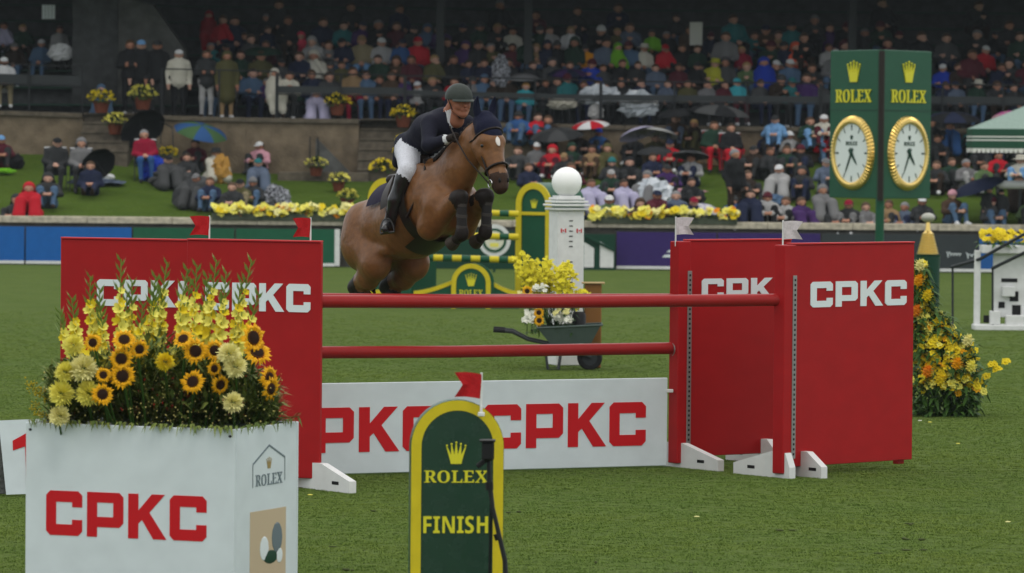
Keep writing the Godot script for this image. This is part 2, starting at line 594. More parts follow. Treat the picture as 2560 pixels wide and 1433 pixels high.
func build_setting() -> void:
	# ground sheet
	var g := mat("turf", Color(1, 1, 1), 0.95)
	g.metallic_specular = 0.1
	var ramp := Gradient.new()
	ramp.offsets = PackedFloat32Array([0.0, 0.35, 0.6, 0.8, 1.0])
	ramp.colors = PackedColorArray([Color(0.086, 0.128, 0.030).linear_to_srgb(), Color(0.094, 0.141, 0.034).linear_to_srgb(), Color(0.108, 0.153, 0.040).linear_to_srgb(), Color(0.100, 0.148, 0.034).linear_to_srgb(), Color(0.114, 0.155, 0.043).linear_to_srgb()])
	var n := FastNoiseLite.new(); n.seed = 5; n.frequency = 0.006; n.fractal_octaves = 6; n.fractal_gain = 0.6
	var t := NoiseTexture2D.new(); t.width = 1024; t.height = 1024; t.seamless = true; t.noise = n; t.color_ramp = ramp
	g.albedo_texture = t
	g.uv1_triplanar = true; g.uv1_world_triplanar = true; g.uv1_scale = Vector3.ONE * 0.14
	g.detail_enabled = true
	g.detail_blend_mode = BaseMaterial3D.BLEND_MODE_MUL
	g.detail_albedo = noise_tex("mown", 0.05, 0.80, 1.0, 512, 5)
	g.detail_uv_layer = BaseMaterial3D.DETAIL_UV_2
	g.uv2_triplanar = true; g.uv2_world_triplanar = true; g.uv2_scale = Vector3(0.9, 0.9, 0.22)
	g.normal_enabled = true
	g.normal_texture = noise_tex("tufts", 0.03, 0, 1, 512, 5, true, 12.0)
	g.normal_scale = 0.5
	var pl := PlaneMesh.new(); pl.size = Vector2(900, 900)
	struct("ground", pl, g)
	# lawn bank behind the wall
	var b := MB.new()
	for i in 88:
		for j in 20:
			var x0 := -22.0 + i * 0.5
			var d0 := 107.45 + j * 0.5
			var q := []
			for e in [[0, 0], [1, 0], [1, 1], [0, 1]]:
				var x: float = x0 + e[0] * 0.5
				var d: float = d0 + e[1] * 0.5
				q.append(Vector3(x, bank_y(x, d), -d))
			b.quad(q[0], q[1], q[2], q[3], Vector3.UP)
	var lawn: StandardMaterial3D = g.duplicate()
	lawn.resource_name = "bank_turf"
	lawn.albedo_color = Color(0.71, 0.80, 0.51).linear_to_srgb()
	struct("bank_lawn", b.done(), lawn)
	# ring wall with cap stones
	var w := thing("ring_wall", "low stone ring wall with a pale cap in front of the lawn bank", "wall")
	b = MB.new(); b.bx(Vector3(0, 0.48, -107.36), Vector3(44, 0.98, 0.24)); put("wall_face", b.done(), mat("ring_stone", Color(0.075, 0.072, 0.062), 0.85, "concrete", 0.5), w)
	for i in 22:
		b = MB.new(); b.bx(Vector3(-21 + i * 2.0, 1.055 + rng.randf_range(-0.004, 0.004), -107.36), Vector3(1.992, 0.16, 0.38), 0.012)
		put("cap_stone", b.done(), mats.cap_stone, w)
	# advertising boards along the wall
	var rows := [
		[-190, 60, Color(0.012, 0.115, 0.40), "plain bright blue board at the very edge of the picture", "", ""],
		[64, 328, Color(0.012, 0.115, 0.40), "plain bright blue board beside the green board", "", ""],
		[332, 585, Color(0.014, 0.105, 0.055), "plain green board beside the blue boards", "", ""],
		[589, 836, Color(0.014, 0.105, 0.055), "plain green board ending in a white edge behind the horse", "", ""],
		[1541, 1790, Color(0.040, 0.022, 0.130), "purple board with a white mark behind the far white flag", "mark", ""],
		[1794, 2050, Color(0.040, 0.022, 0.130), "purple board hidden mostly behind the red fence wing", "", ""],
		[2054, 2310, Color(0.040, 0.048, 0.052), "charcoal board behind the clock pole", "", ""],
		[2314, 2444, Color(0.040, 0.048, 0.052), "charcoal board with pale cursive lettering right of the trophy", "script", ""],
		[2447, 2700, Color(0.020, 0.100, 0.32), "blue board behind the white table with flowers", "", ""],
	]
	for r in rows:
		var a := on(r[0], 107.0, 0.0)
		var e := on(r[1], 107.0, 0.0)
		var o := thing("advertising_board", r[3], "board", (a + e) * 0.5, 0.0, "boards along the ring wall")
		var half := (e.x - a.x) * 0.5
		b = MB.new(); b.bx(Vector3(0, 0.49, 0), Vector3(half * 2, 0.80, 0.03))
		put("panel", b.done(), mat("board%d" % rows.find(r), r[2], 0.45, "paint", 0.5), o)
		b = MB.new(); b.bx(Vector3(0, 0.055, 0.01), Vector3(half * 2, 0.07, 0.04))
		put("foot_strip", b.done(), mats.white_paint, o)
		if r[4] == "script":
			b = MB.new()      # cursive line, too soft in the photograph to read
			for part in [[-0.12, 5, 0.42], [0.34, 4, 0.40]]:
				var pts := []; var rad := []
				for k in 26:
					var u := k / 25.0
					pts.append(Vector3(part[0] + u * 0.34 + sin(u * part[1] * TAU) * 0.016, part[2] + cos(u * part[1] * TAU) * (0.075 if k < 6 else 0.032), 0.018)); rad.append(0.012)
				b.tube(pts, rad, 5)
				put("cursive_line", b.done(), mats.white_print, o)
				b = MB.new()
		if r[4] == "mark":
			b = MB.new()
			b.prism(Transform3D(Basis(), Vector3(0.02, 0.30, 0.016)), PackedVector2Array([Vector2(-0.12, 0), Vector2(0.10, 0.0), Vector2(0.16, 0.07), Vector2(-0.06, 0.06)]), 0.004, false)
			b.prism(Transform3D(Basis(), Vector3(0.02, 0.42, 0.016)), PackedVector2Array([Vector2(-0.02, 0), Vector2(0.14, 0.0), Vector2(0.20, 0.06), Vector2(0.04, 0.05)]), 0.004, false)
			put("printed_mark", b.done(), mats.white_print, o)
		if r[1] == 836:
			b = MB.new(); b.bx(Vector3(half + 0.06, 0.46, 0), Vector3(0.12, 0.86, 0.03)); put("end_post", b.done(), mats.white_paint, o)
	# terrace wall with two flights of steps
	var tw := thing("terrace_wall", "tall brown concrete terrace wall below the stand", "wall")
	for s in [[-900, 206], [331, 897], [1030, 1560], [1560, 2100], [2100, 2900]]:
		var a := on(s[0], 117.0, 3.0)
		var e := on(s[1], 117.0, 3.0)
		var steps: int = maxi(1, int((e.x - a.x) / 2.4))
		for i in steps:
			var x0 := lerpf(a.x, e.x, float(i) / steps)
			var x1 := lerpf(a.x, e.x, float(i + 1) / steps)
			var y0 := terrace_y(x0); var y1 := terrace_y(x1)
			b = MB.new()
			var poly := PackedVector2Array([Vector2(x0 + 0.003, 1.4), Vector2(x1 - 0.003, 1.4), Vector2(x1 - 0.003, y1 - 0.12), Vector2(x0 + 0.003, y0 - 0.12)])
			b.prism(Transform3D(Basis(), Vector3(0, 0, -117.3)), poly, 0.30)
			put("wall_panel", b.done(), mats.wall_stone, tw)
			b = MB.new(); b.beam(Vector3(x0 + 0.004, y0 - 0.06, -117.13), Vector3(x1 - 0.004, y1 - 0.06, -117.13), 0.12, 0.42, 0.012)
			put("coping", b.done(), mats.step_stone, tw)
	var fl := MB.new()
	for i in 44:
		var x0 := -22.0 + i
		fl.quad(Vector3(x0, terrace_y(x0) - 0.03, -117.1), Vector3(x0 + 1, terrace_y(x0 + 1) - 0.03, -117.1), Vector3(x0 + 1, terrace_y(x0 + 1) - 0.03, -119.2), Vector3(x0, terrace_y(x0) - 0.03, -119.2), Vector3.UP)
	struct("terrace_pavement", fl.done(), mats.concrete)
	for s in [[206, 331, 5, "flight of stone steps with flower pots at the left end of the terrace wall"], [897, 1030, 6, "flight of stone steps cut through the terrace wall behind the rider"]]:
		var a := on(s[0], 117.0, 3.0)
		var e := on(s[1], 117.0, 3.0)
		var o := thing("stone_steps", s[3], "steps", Vector3((a.x + e.x) * 0.5, 0, -117.0), 0.0, "flights of terrace steps")
		var top := terrace_y((a.x + e.x) * 0.5)
		var foot := bank_top((a.x + e.x) * 0.5) - 0.12
		var k: int = s[2]
		for i in k:
			b = MB.new()
			var y := lerpf(foot, top, float(i + 1) / k) - 0.02
			b.bx(Vector3(0, (y + 1.3) * 0.5, 1.25 - i * 0.42), Vector3(e.x - a.x - 0.01, y - 1.3, 0.415), 0.015)
			put("step", b.done(), mats.step_stone, o)
			b = MB.new(); b.bx(Vector3(0, y + 0.022, 1.262 - i * 0.42), Vector3(e.x - a.x - 0.012, 0.045, 0.45), 0.012)
			put("tread", b.done(), mats.step_stone, o)
	# cheek walls and landing beside the right flight
	var ck := thing("stair_cheek", "sloping grey stair cheek wall with a landing left of the steps", "wall", on(785, 116.3, 0.0))
	b = MB.new()
	b.prism(Transform3D(Basis(), Vector3(0, 0, -0.2)), PackedVector2Array([Vector2(0.02, 1.6), Vector2(1.10, 1.6), Vector2(1.10, 2.15), Vector2(0.92, 2.15), Vector2(0.06, 3.02), Vector2(0.02, 3.02)]), 0.25)
	put("sloping_cheek", b.done(), mats.concrete, ck)
	b = MB.new(); b.bx(Vector3(0.25, 1.86, 0.45), Vector3(2.3, 0.62, 0.9), 0.02); put("landing", b.done(), mats.step_stone, ck)
	b = MB.new()
	b.tube([Vector3(-0.12, 2.55, 0.1), Vector3(-0.12, 3.06, 0.1), Vector3(0.08, 3.06, 0.1), Vector3(0.10, 2.55, 0.1), Vector3(-0.12, 2.55, 0.1)], [0.018, 0.018, 0.018, 0.018, 0.018], 6)
	put("handrail_end", b.done(), mats.black_metal, ck)
	# handrail beside the left flight
	var hr := thing("stair_handrail", "thin dark handrail beside the flower-potted steps", "handrail")
	b = MB.new()
	b.tube([at(372, 290, 116.9), at(400, 302, 116.2), at(431, 320, 115.6), at(433, 375, 115.6)], [0.016, 0.016, 0.016, 0.016], 6)
	put("rail", b.done(), mats.black_metal, hr)
	b = MB.new(); b.tube([at(401, 302, 116.2), at(402, 360, 116.2)], [0.014, 0.014], 6); put("post", b.done(), mats.black_metal, hr)
	build_stand()

func build_stand() -> void:
	var b: MB
	var o := thing("grandstand", "dark covered grandstand with tiers rising behind the terrace", "grandstand", Vector3(0, 0, -119.2))
	for k in 9:
		b = MB.new()
		var y := 3.42 + 0.46 * k
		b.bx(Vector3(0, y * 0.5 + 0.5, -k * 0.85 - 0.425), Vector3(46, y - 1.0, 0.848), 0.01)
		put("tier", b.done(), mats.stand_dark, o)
		b = MB.new()
		b.bx(Vector3(3.0 if k < 8 else 0.0, y + 0.43, -k * 0.85 - 0.60), Vector3(37, 0.05, 0.34), 0.01)
		put("bench", b.done(), mats.stand_green, o)
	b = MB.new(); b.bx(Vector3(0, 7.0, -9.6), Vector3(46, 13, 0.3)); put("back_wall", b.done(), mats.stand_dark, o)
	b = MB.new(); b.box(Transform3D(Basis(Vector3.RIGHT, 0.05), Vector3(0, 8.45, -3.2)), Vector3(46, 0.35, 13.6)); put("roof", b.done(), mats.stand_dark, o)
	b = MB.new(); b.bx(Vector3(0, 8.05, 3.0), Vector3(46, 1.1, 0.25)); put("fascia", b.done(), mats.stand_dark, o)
	for s in [-1, 1]:
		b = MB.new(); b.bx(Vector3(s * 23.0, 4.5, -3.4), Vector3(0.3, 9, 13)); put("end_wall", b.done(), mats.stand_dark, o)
	for px in [236, 1100, 1320, 2130]:
		var p := on(px, 121.2, 5.0)
		b = MB.new(); b.bx(Vector3(p.x, 6.1, -2.0), Vector3(0.22, 5.2, 0.3)); put("column", b.done(), mats.dark_steel, o)
	# stair block under the stand at the left, with its sloping soffit
	b = MB.new()
	var x0 := on(300, 120.5, 4.0).x
	var x1 := on(468, 120.5, 4.0).x
	b.prism(Transform3D(Basis(), Vector3(0, 0, -1.6)), PackedVector2Array([Vector2(x0, 3.2), Vector2(x1, 3.2), Vector2(x1, 5.3), Vector2(x0 + 0.9, 6.5), Vector2(x0, 6.7)]), 1.0)
	put("stair_block", b.done(), mat("stair_concrete", Color(0.090, 0.092, 0.085), 0.85, "concrete", 0.4), o)
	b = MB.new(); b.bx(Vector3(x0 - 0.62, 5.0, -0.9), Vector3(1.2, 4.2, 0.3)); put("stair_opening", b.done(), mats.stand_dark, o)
	# striped notice hung under the roof at the left
	var nt := thing("striped_notice", "small white striped notice hung in the dark stand", "notice", at(121, 30, 121.0), 0.0)
	for i in 4:
		b = MB.new(); b.bx(Vector3(-0.132 + i * 0.088, 0, 0), Vector3(0.074, 0.37, 0.012)); put("stripe", b.done(), mats.white_print, nt)
	b = MB.new(); b.bx(Vector3(0, 0, -0.012), Vector3(0.36, 0.38, 0.01)); put("backing", b.done(), mat("notice_grey", Color(0.25, 0.26, 0.28), 0.6), nt)
	b = MB.new(); b.bx(Vector3(0, 0.6, -0.012), Vector3(0.02, 0.85, 0.01)); put("hanger", b.done(), mats.black_metal, nt)
	nt = thing("pale_panel", "pale grey panel standing among the seats in the dark stand", "panel", at(1740, 105, 121.9))
	b = MB.new(); b.bx(Vector3(0, 0.22, 0), Vector3(0.34, 0.62, 0.03)); put("sheet", b.done(), mat("panel_grey", Color(0.50, 0.50, 0.46), 0.6), nt)
	b = MB.new(); b.bx(Vector3(0, -0.3, -0.02), Vector3(0.05, 0.5, 0.03)); put("leg", b.done(), mats.black_metal, nt)
	# railings along the terrace edge: sections with posts, a top rail and a lower band
	var secs := [[-60, 205, "railing section left of the flower-potted steps", 1.20, 0.68, 0.92], [404, 690, "railing section in front of the standing spectators", 1.20, -1.0, 0.0], [694, 1010, "railing section behind the middle flower pots", 1.15, 0.62, 0.80], [1014, 1500, "railing section behind the horse's head", 1.14, 0.62, 0.74], [1504, 2050, "railing section above the red folding chairs", 1.13, 0.60, 0.76], [2054, 2660, "railing section behind the clock tower", 1.13, 0.62, 0.80]]
	for s in secs:
		var a := on(s[0], 117.25, 4.0); var e := on(s[1], 117.25, 4.0)
		var r := thing("terrace_railing", "dark metal " + s[2], "railing", Vector3.ZERO, 0.0, "terrace railings")
		a.y = terrace_y(a.x); e.y = terrace_y(e.x)
		b = MB.new(); b.tube([a + Vector3.UP * s[3], e + Vector3.UP * s[3]], [0.022, 0.022], 6); put("top_rail", b.done(), mats.black_metal, r)
		if s[4] > 0:
			b = MB.new(); b.tube([a + Vector3.UP * s[4], e + Vector3.UP * s[4]], [0.022, 0.022], 6); put("lower_rail", b.done(), mats.black_metal, r)
			var m: float = (s[4] + s[5]) * 0.5 + 0.03
			b = MB.new(); b.beam(a + Vector3(0, m, -0.05), e + Vector3(0, m, -0.05), s[5] - s[4], 0.03); put("band", b.done(), mats.dark_steel, r)
		var k: int = maxi(2, int((e.x - a.x) / 1.45))
		for i in k + 1:
			var p := a.lerp(e, float(i) / k)
			b = MB.new(); b.bx(p + Vector3.UP * (s[3] * 0.5 - 0.02), Vector3(0.045, s[3] + 0.02, 0.045)); put("post", b.done(), mats.black_metal, r)

func build_grass() -> void:
	var b := MB.new()
	b.colored = true
	var r := RandomNumberGenerator.new(); r.seed = 77
	for i in 18:
		var p := Vector3(r.randf_range(-0.045, 0.045), 0, r.randf_range(-0.045, 0.045))
		var lean := Vector3(r.randf_range(-1, 1), 0, r.randf_range(-1, 1)) * 0.012
		var h := r.randf_range(0.005, 0.011)
		var side := Vector3(lean.z, 0, -lean.x).normalized() * 0.0022
		var k := r.randf_range(0.93, 1.06)
		b.col = Color(k, k, k * 0.9)
		var n := (Vector3.UP * 0.9 + lean * 12.0).normalized()
		b.flat(p - side, p + side, p + lean * 0.5 + Vector3.UP * h * 0.65 + side * 0.7, n)
		b.flat(p - side, p + lean * 0.5 + Vector3.UP * h * 0.65 + side * 0.7, p + lean * 1.3 + Vector3.UP * h, n)
	var m := mat("grass_blade", Color(0.132, 0.190, 0.046), 0.7)
	m.metallic_specular = 0.12
	m.vertex_color_use_as_albedo = true
	m.backlight_enabled = true
	m.backlight = Color(0.30, 0.42, 0.12)
	var mesh := b.done()
	mesh.surface_set_material(0, m)
	var spots: Array[Transform3D] = []
	var tints: Array[Color] = []
	var patch := FastNoiseLite.new(); patch.seed = 9; patch.frequency = 0.35; patch.fractal_octaves = 4
	var d := 30.0
	while d < 78.0:
		var half := d * 0.1135 + 0.5
		var dens := 300.0 * clampf((82.0 - d) / 45.0, 0.05, 1.0)
		var stepd := 0.25
		for i in int(half * 2.0 * stepd * dens):
			var p := Vector3(r.randf_range(-half, half), 0.0, -d - r.randf() * stepd)
			var k := patch.get_noise_2d(p.x, p.z)
			if k < -0.42 and r.randf() < 0.25: continue
			var s := r.randf_range(0.7, 1.3) * (1.0 + k * 0.25)
			spots.append(Transform3D(Basis(Vector3.UP, r.randf() * TAU).scaled(Vector3(1, s, 1)), p))
			var q := 1.0 + k * 0.10 + r.randf_range(-0.05, 0.05)
			tints.append(Color(q * (1.0 + k * 0.10), q, q * (1.0 - k * 0.08)))
		d += stepd
	var mm := MultiMesh.new()
	mm.transform_format = MultiMesh.TRANSFORM_3D
	mm.use_colors = true
	mm.mesh = mesh
	mm.instance_count = spots.size()
	for i in spots.size():
		mm.set_instance_transform(i, spots[i])
		mm.set_instance_color(i, tints[i])
	var o := MultiMeshInstance3D.new()
	o.name = "grass"
	o.multimesh = mm
	add_child(o)
	tag(o, "short mown turf of the jumping arena", "grass", "", "stuff")
	# hoof divots: torn scraps of turf and soil
	b = MB.new()
	for i in 46:
		var dd := 31.0 + pow(r.randf(), 1.5) * 48.0
		var hf := dd * 0.112
		var c := Vector3(r.randf_range(-hf, hf), 0.004, -dd)
		for k in 1 + r.randi() % 3:
			b.ball(Transform3D(Basis(Vector3.UP, r.randf() * TAU).scaled(Vector3(r.randf_range(0.012, 0.045), r.randf_range(0.005, 0.012), r.randf_range(0.010, 0.03))), c + Vector3(r.randf_range(-0.1, 0.1), 0.006, r.randf_range(-0.1, 0.1))), 7, 4)
	tag(put("divots", b.done(), mat("torn_turf", Color(0.060, 0.075, 0.026), 0.95)), "scattered dark scraps of torn turf on the arena grass", "divots", "", "stuff")
	# petals lying on the turf
	for q in [[1742, 1303, "petal_cream"], [2395, 1118, "petal_lemon"], [2300, 1060, "petal_white"], [2520, 1316, "petal_cream"], [2370, 1035, "petal_lemon"], [775, 1248, "petal_lemon"], [2325, 1064, "petal_lemon"]]:
		var p := ground(q[0], q[1])
		b = MB.new()
		b.ball(Transform3D(Basis(Vector3.UP, q[0]).scaled(Vector3(0.024, 0.006, 0.015)), Vector3(0, 0.035, 0)), 8, 4)
		var pt := put("fallen_petal", b.done(), mats[q[2]], self, p)
		tag(pt, "pale fallen petal on the turf %s" % ["in front of the red right wing", "below the flower bush", "beside the flower bush foot", "at the lower edge of the arena", "right of the flower bush", "beside the left wing's white foot", "just behind the other petal by the bush"][[1742, 2395, 2300, 2520, 2370, 775, 2325].find(q[0])], "petal", "petals fallen on the turf")

# ---------------------------------------------------------------- course furniture
func arch(w: float, h: float, seg := 18) -> PackedVector2Array:     # round-topped outline standing on y = 0
	var p := PackedVector2Array([Vector2(-w * 0.5, 0), Vector2(w * 0.5, 0)])
	for i in seg + 1:
		var a := PI * i / seg
		p.append(Vector2(cos(a) * w * 0.5, h - w * 0.5 + sin(a) * w * 0.5))
	return p

func arch_border(b: MB, t: Transform3D, w: float, h: float, band: float, proud: float, seg := 24) -> void:
	var o := arch(w, h, seg)
	var i := arch(w - band * 2.0, h - band, seg)
	i[0].y = 0.0; i[1].y = 0.0
	for k in range(1, o.size()):
		var m := (k + 1) % o.size()
		var a := t * Vector3(o[k].x, o[k].y, proud); var e := t * Vector3(o[m].x, o[m].y, proud)
		var c := t * Vector3(i[m].x, i[m].y, proud); var d := t * Vector3(i[k].x, i[k].y, proud)
		b.quad(a, e, c, d, t.basis.z)
		b.quad(t * Vector3(o[k].x, o[k].y, 0), t * Vector3(o[m].x, o[m].y, 0), e, a, t.basis * Vector3(o[k].x + o[m].x, o[k].y + o[m].y - h, 0))
		b.quad(t * Vector3(i[k].x, i[k].y, 0), t * Vector3(i[m].x, i[m].y, 0), c, d, t.basis * -Vector3(o[k].x + o[m].x, o[k].y + o[m].y - h, 0))

func swallow_flag(where: Vector3, w: float, h: float, pole: float, side: float, cloth: Material, label: String, group: String, lean := 0.0) -> void:
	var o := thing("corner_flag", label, "flag", where, 0.0, group)
	var b := MB.new()
	# rippled swallowtail: notch at the free end
	var n := 10
	for i in n:
		var u0 := float(i) / n; var u1 := float(i + 1) / n
		for half in [0, 1]:
			var f := func(u: float, s: float) -> Vector3:
				var notch := 0.30
				var lim := 1.0 - notch * (1.0 - absf(s * 2.0 - 1.0))
				var x := minf(u, 1.0) * lim * w
				return Vector3(side * x, pole - h + s * h + sin(u * 3.1) * 0.006 - u * lean, 0.010 * sin(u * 7.0 + s * 1.4))
			var s0: float = half * 0.5; var s1: float = s0 + 0.5
			b.quad(f.call(u0, s0), f.call(u1, s0), f.call(u1, s1), f.call(u0, s1), Vector3.BACK)
	put("cloth", b.done(), cloth, o)
	b = MB.new(); b.tube([Vector3.ZERO, Vector3(0, pole + 0.01, 0)], [0.008, 0.008], 6); put("pole", b.done(), mats.white_paint, o)

func fence_wing(label: String, px0: float, d0: float, px1: float, d1: float, tx0: float, tx1: float, ty0: float, ty1: float, post_left: bool, track: bool, feet: Array, top := 2.06) -> Node3D:
	var a := on(px0, d0, 0.0); var e := on(px1, d1, 0.0)
	var o := thing("fence_wing", label, "jump wing", a, 0.0, "red wings of the near fence")
	var run := e - a
	var fr := facing(Vector3.ZERO, run)
	var wide := run.length()
	var b := MB.new(); b.box(fr * Transform3D(Basis(), Vector3(wide * 0.5, (top + 0.09) * 0.5, -0.03)), Vector3(wide, top - 0.09, 0.045), 0.006)
	put("panel", b.done(), mats.red_board, o)
	b = MB.new(); b.box(fr * Transform3D(Basis(), Vector3(wide * 0.5, top + 0.008, -0.03)), Vector3(wide - 0.01, 0.016, 0.07), 0.004)
	put("top_strip", b.done(), mat("red_strip", Color(0.48, 0.03, 0.035), 0.4), o)
	for s in [0.06, 0.94]:
		b = MB.new(); b.box(fr * Transform3D(Basis(), Vector3(wide * s, 1.03, -0.085)), Vector3(0.09, 1.96, 0.06)); put("batten", b.done(), mats.red_board, o)
	var pxs := 0.0 if post_left else wide
	if track:
		b = MB.new(); b.box(fr * Transform3D(Basis(), Vector3(pxs - 0.075 if post_left else pxs + 0.02, 1.05, 0.0)), Vector3(0.15, 2.02, 0.13), 0.008)
		put("post", b.done(), mats.red_board, o)
		var tx := pxs - 0.02 if post_left else pxs + 0.04
		b = MB.new(); b.box(fr * Transform3D(Basis(), Vector3(tx, 0.98, 0.069)), Vector3(0.05, 1.62, 0.008), 0.002)
		var tr := put("cup_track", b.done(), mats.steel, o)
		b = MB.new()
		for i in 36: b.box(fr * Transform3D(Basis(), Vector3(tx, 0.21 + i * 0.044, 0.0725)), Vector3(0.018, 0.020, 0.006), 0.0)
		put("holes", b.done(), mats.black_plastic, tr)
	# white feet set square to the rails: [place along the panel, reach forward, reach back]
	var across := (on(1952, 40.3, 0.0) - on(1690, 41.5, 0.0)).normalized()
	for f in feet:
		b = MB.new()
		var ft := facing(fr * Vector3(wide * f[0], 0, -0.02), across)
		b.prism(Transform3D(ft.basis, ft.origin - ft.basis.z * 0.035), PackedVector2Array([Vector2(-f[2], 0), Vector2(f[1], 0), Vector2(f[1], 0.10), Vector2(0.10, 0.225), Vector2(-0.12, 0.225), Vector2(-f[2], 0.10)]), 0.07)
		var foot := put("foot", b.done(), mats.white_paint, o)
		b = MB.new(); b.box(ft * Transform3D(Basis(), Vector3(f[1] * 0.6 if f[1] > f[2] else -f[2] * 0.6, 0.075, 0.0)), Vector3(0.10, 0.028, 0.074), 0.0); put("slot", b.done(), mats.black_plastic, foot)
	if tx1 > tx0:
		var t0 := (tx0 - px0) / (px1 - px0); var t1 := (tx1 - px0) / (px1 - px0)
		var dd := lerpf(d0, d1, t0)
		var y0 := at(tx0, ty1, dd).y; var y1 := at(tx0, ty0, dd).y
		block_word(o, "CPKC", fr * Transform3D(Basis(), Vector3(wide * t0, y0, -0.006)), y1 - y0, wide * (t1 - t0), mats.white_print)
	return o

func fence_rail(label: String, a: Vector3, e: Vector3) -> void:
	var o := thing("fence_rail", label, "jump rail", Vector3.ZERO, 0.0, "red rails of the near fence")
	var b := MB.new()
	b.tube([a, a.lerp(e, 0.5) + Vector3.DOWN * 0.012, e], [0.054, 0.054, 0.054], 20)
	put("pole", b.done(), mats.red_rail, o)
	for s in [a, e]:
		b = MB.new(); b.tube([s + (e - a).normalized() * (-0.004 if s == a else -0.012), s + (e - a).normalized() * (0.012 if s == a else 0.004)], [0.0555, 0.0555], 20); put("end_band", b.done(), mat("red_dark", Color(0.30, 0.02, 0.02), 0.5), o)

func rail_cup(where: Vector3, face: Vector3, label: String) -> void:
	var o := thing("rail_cup", label, "cup", where, 0.0, "steel cups holding the rails")
	var b := MB.new()
	b.lathe(facing(Vector3.ZERO, face) * Transform3D(Basis(Vector3.BACK, -PI * 0.5), Vector3.ZERO), [Vector2(0.058, -0.03), Vector2(0.064, -0.03), Vector2(0.064, 0.03), Vector2(0.058, 0.03)], 12, 0.0, PI)
	put("cradle", b.done(), mats.steel, o)
	b = MB.new(); b.bx(Vector3(0, -0.02, -0.07), Vector3(0.05, 0.12, 0.02)); put("bracket", b.done(), mats.steel, o)

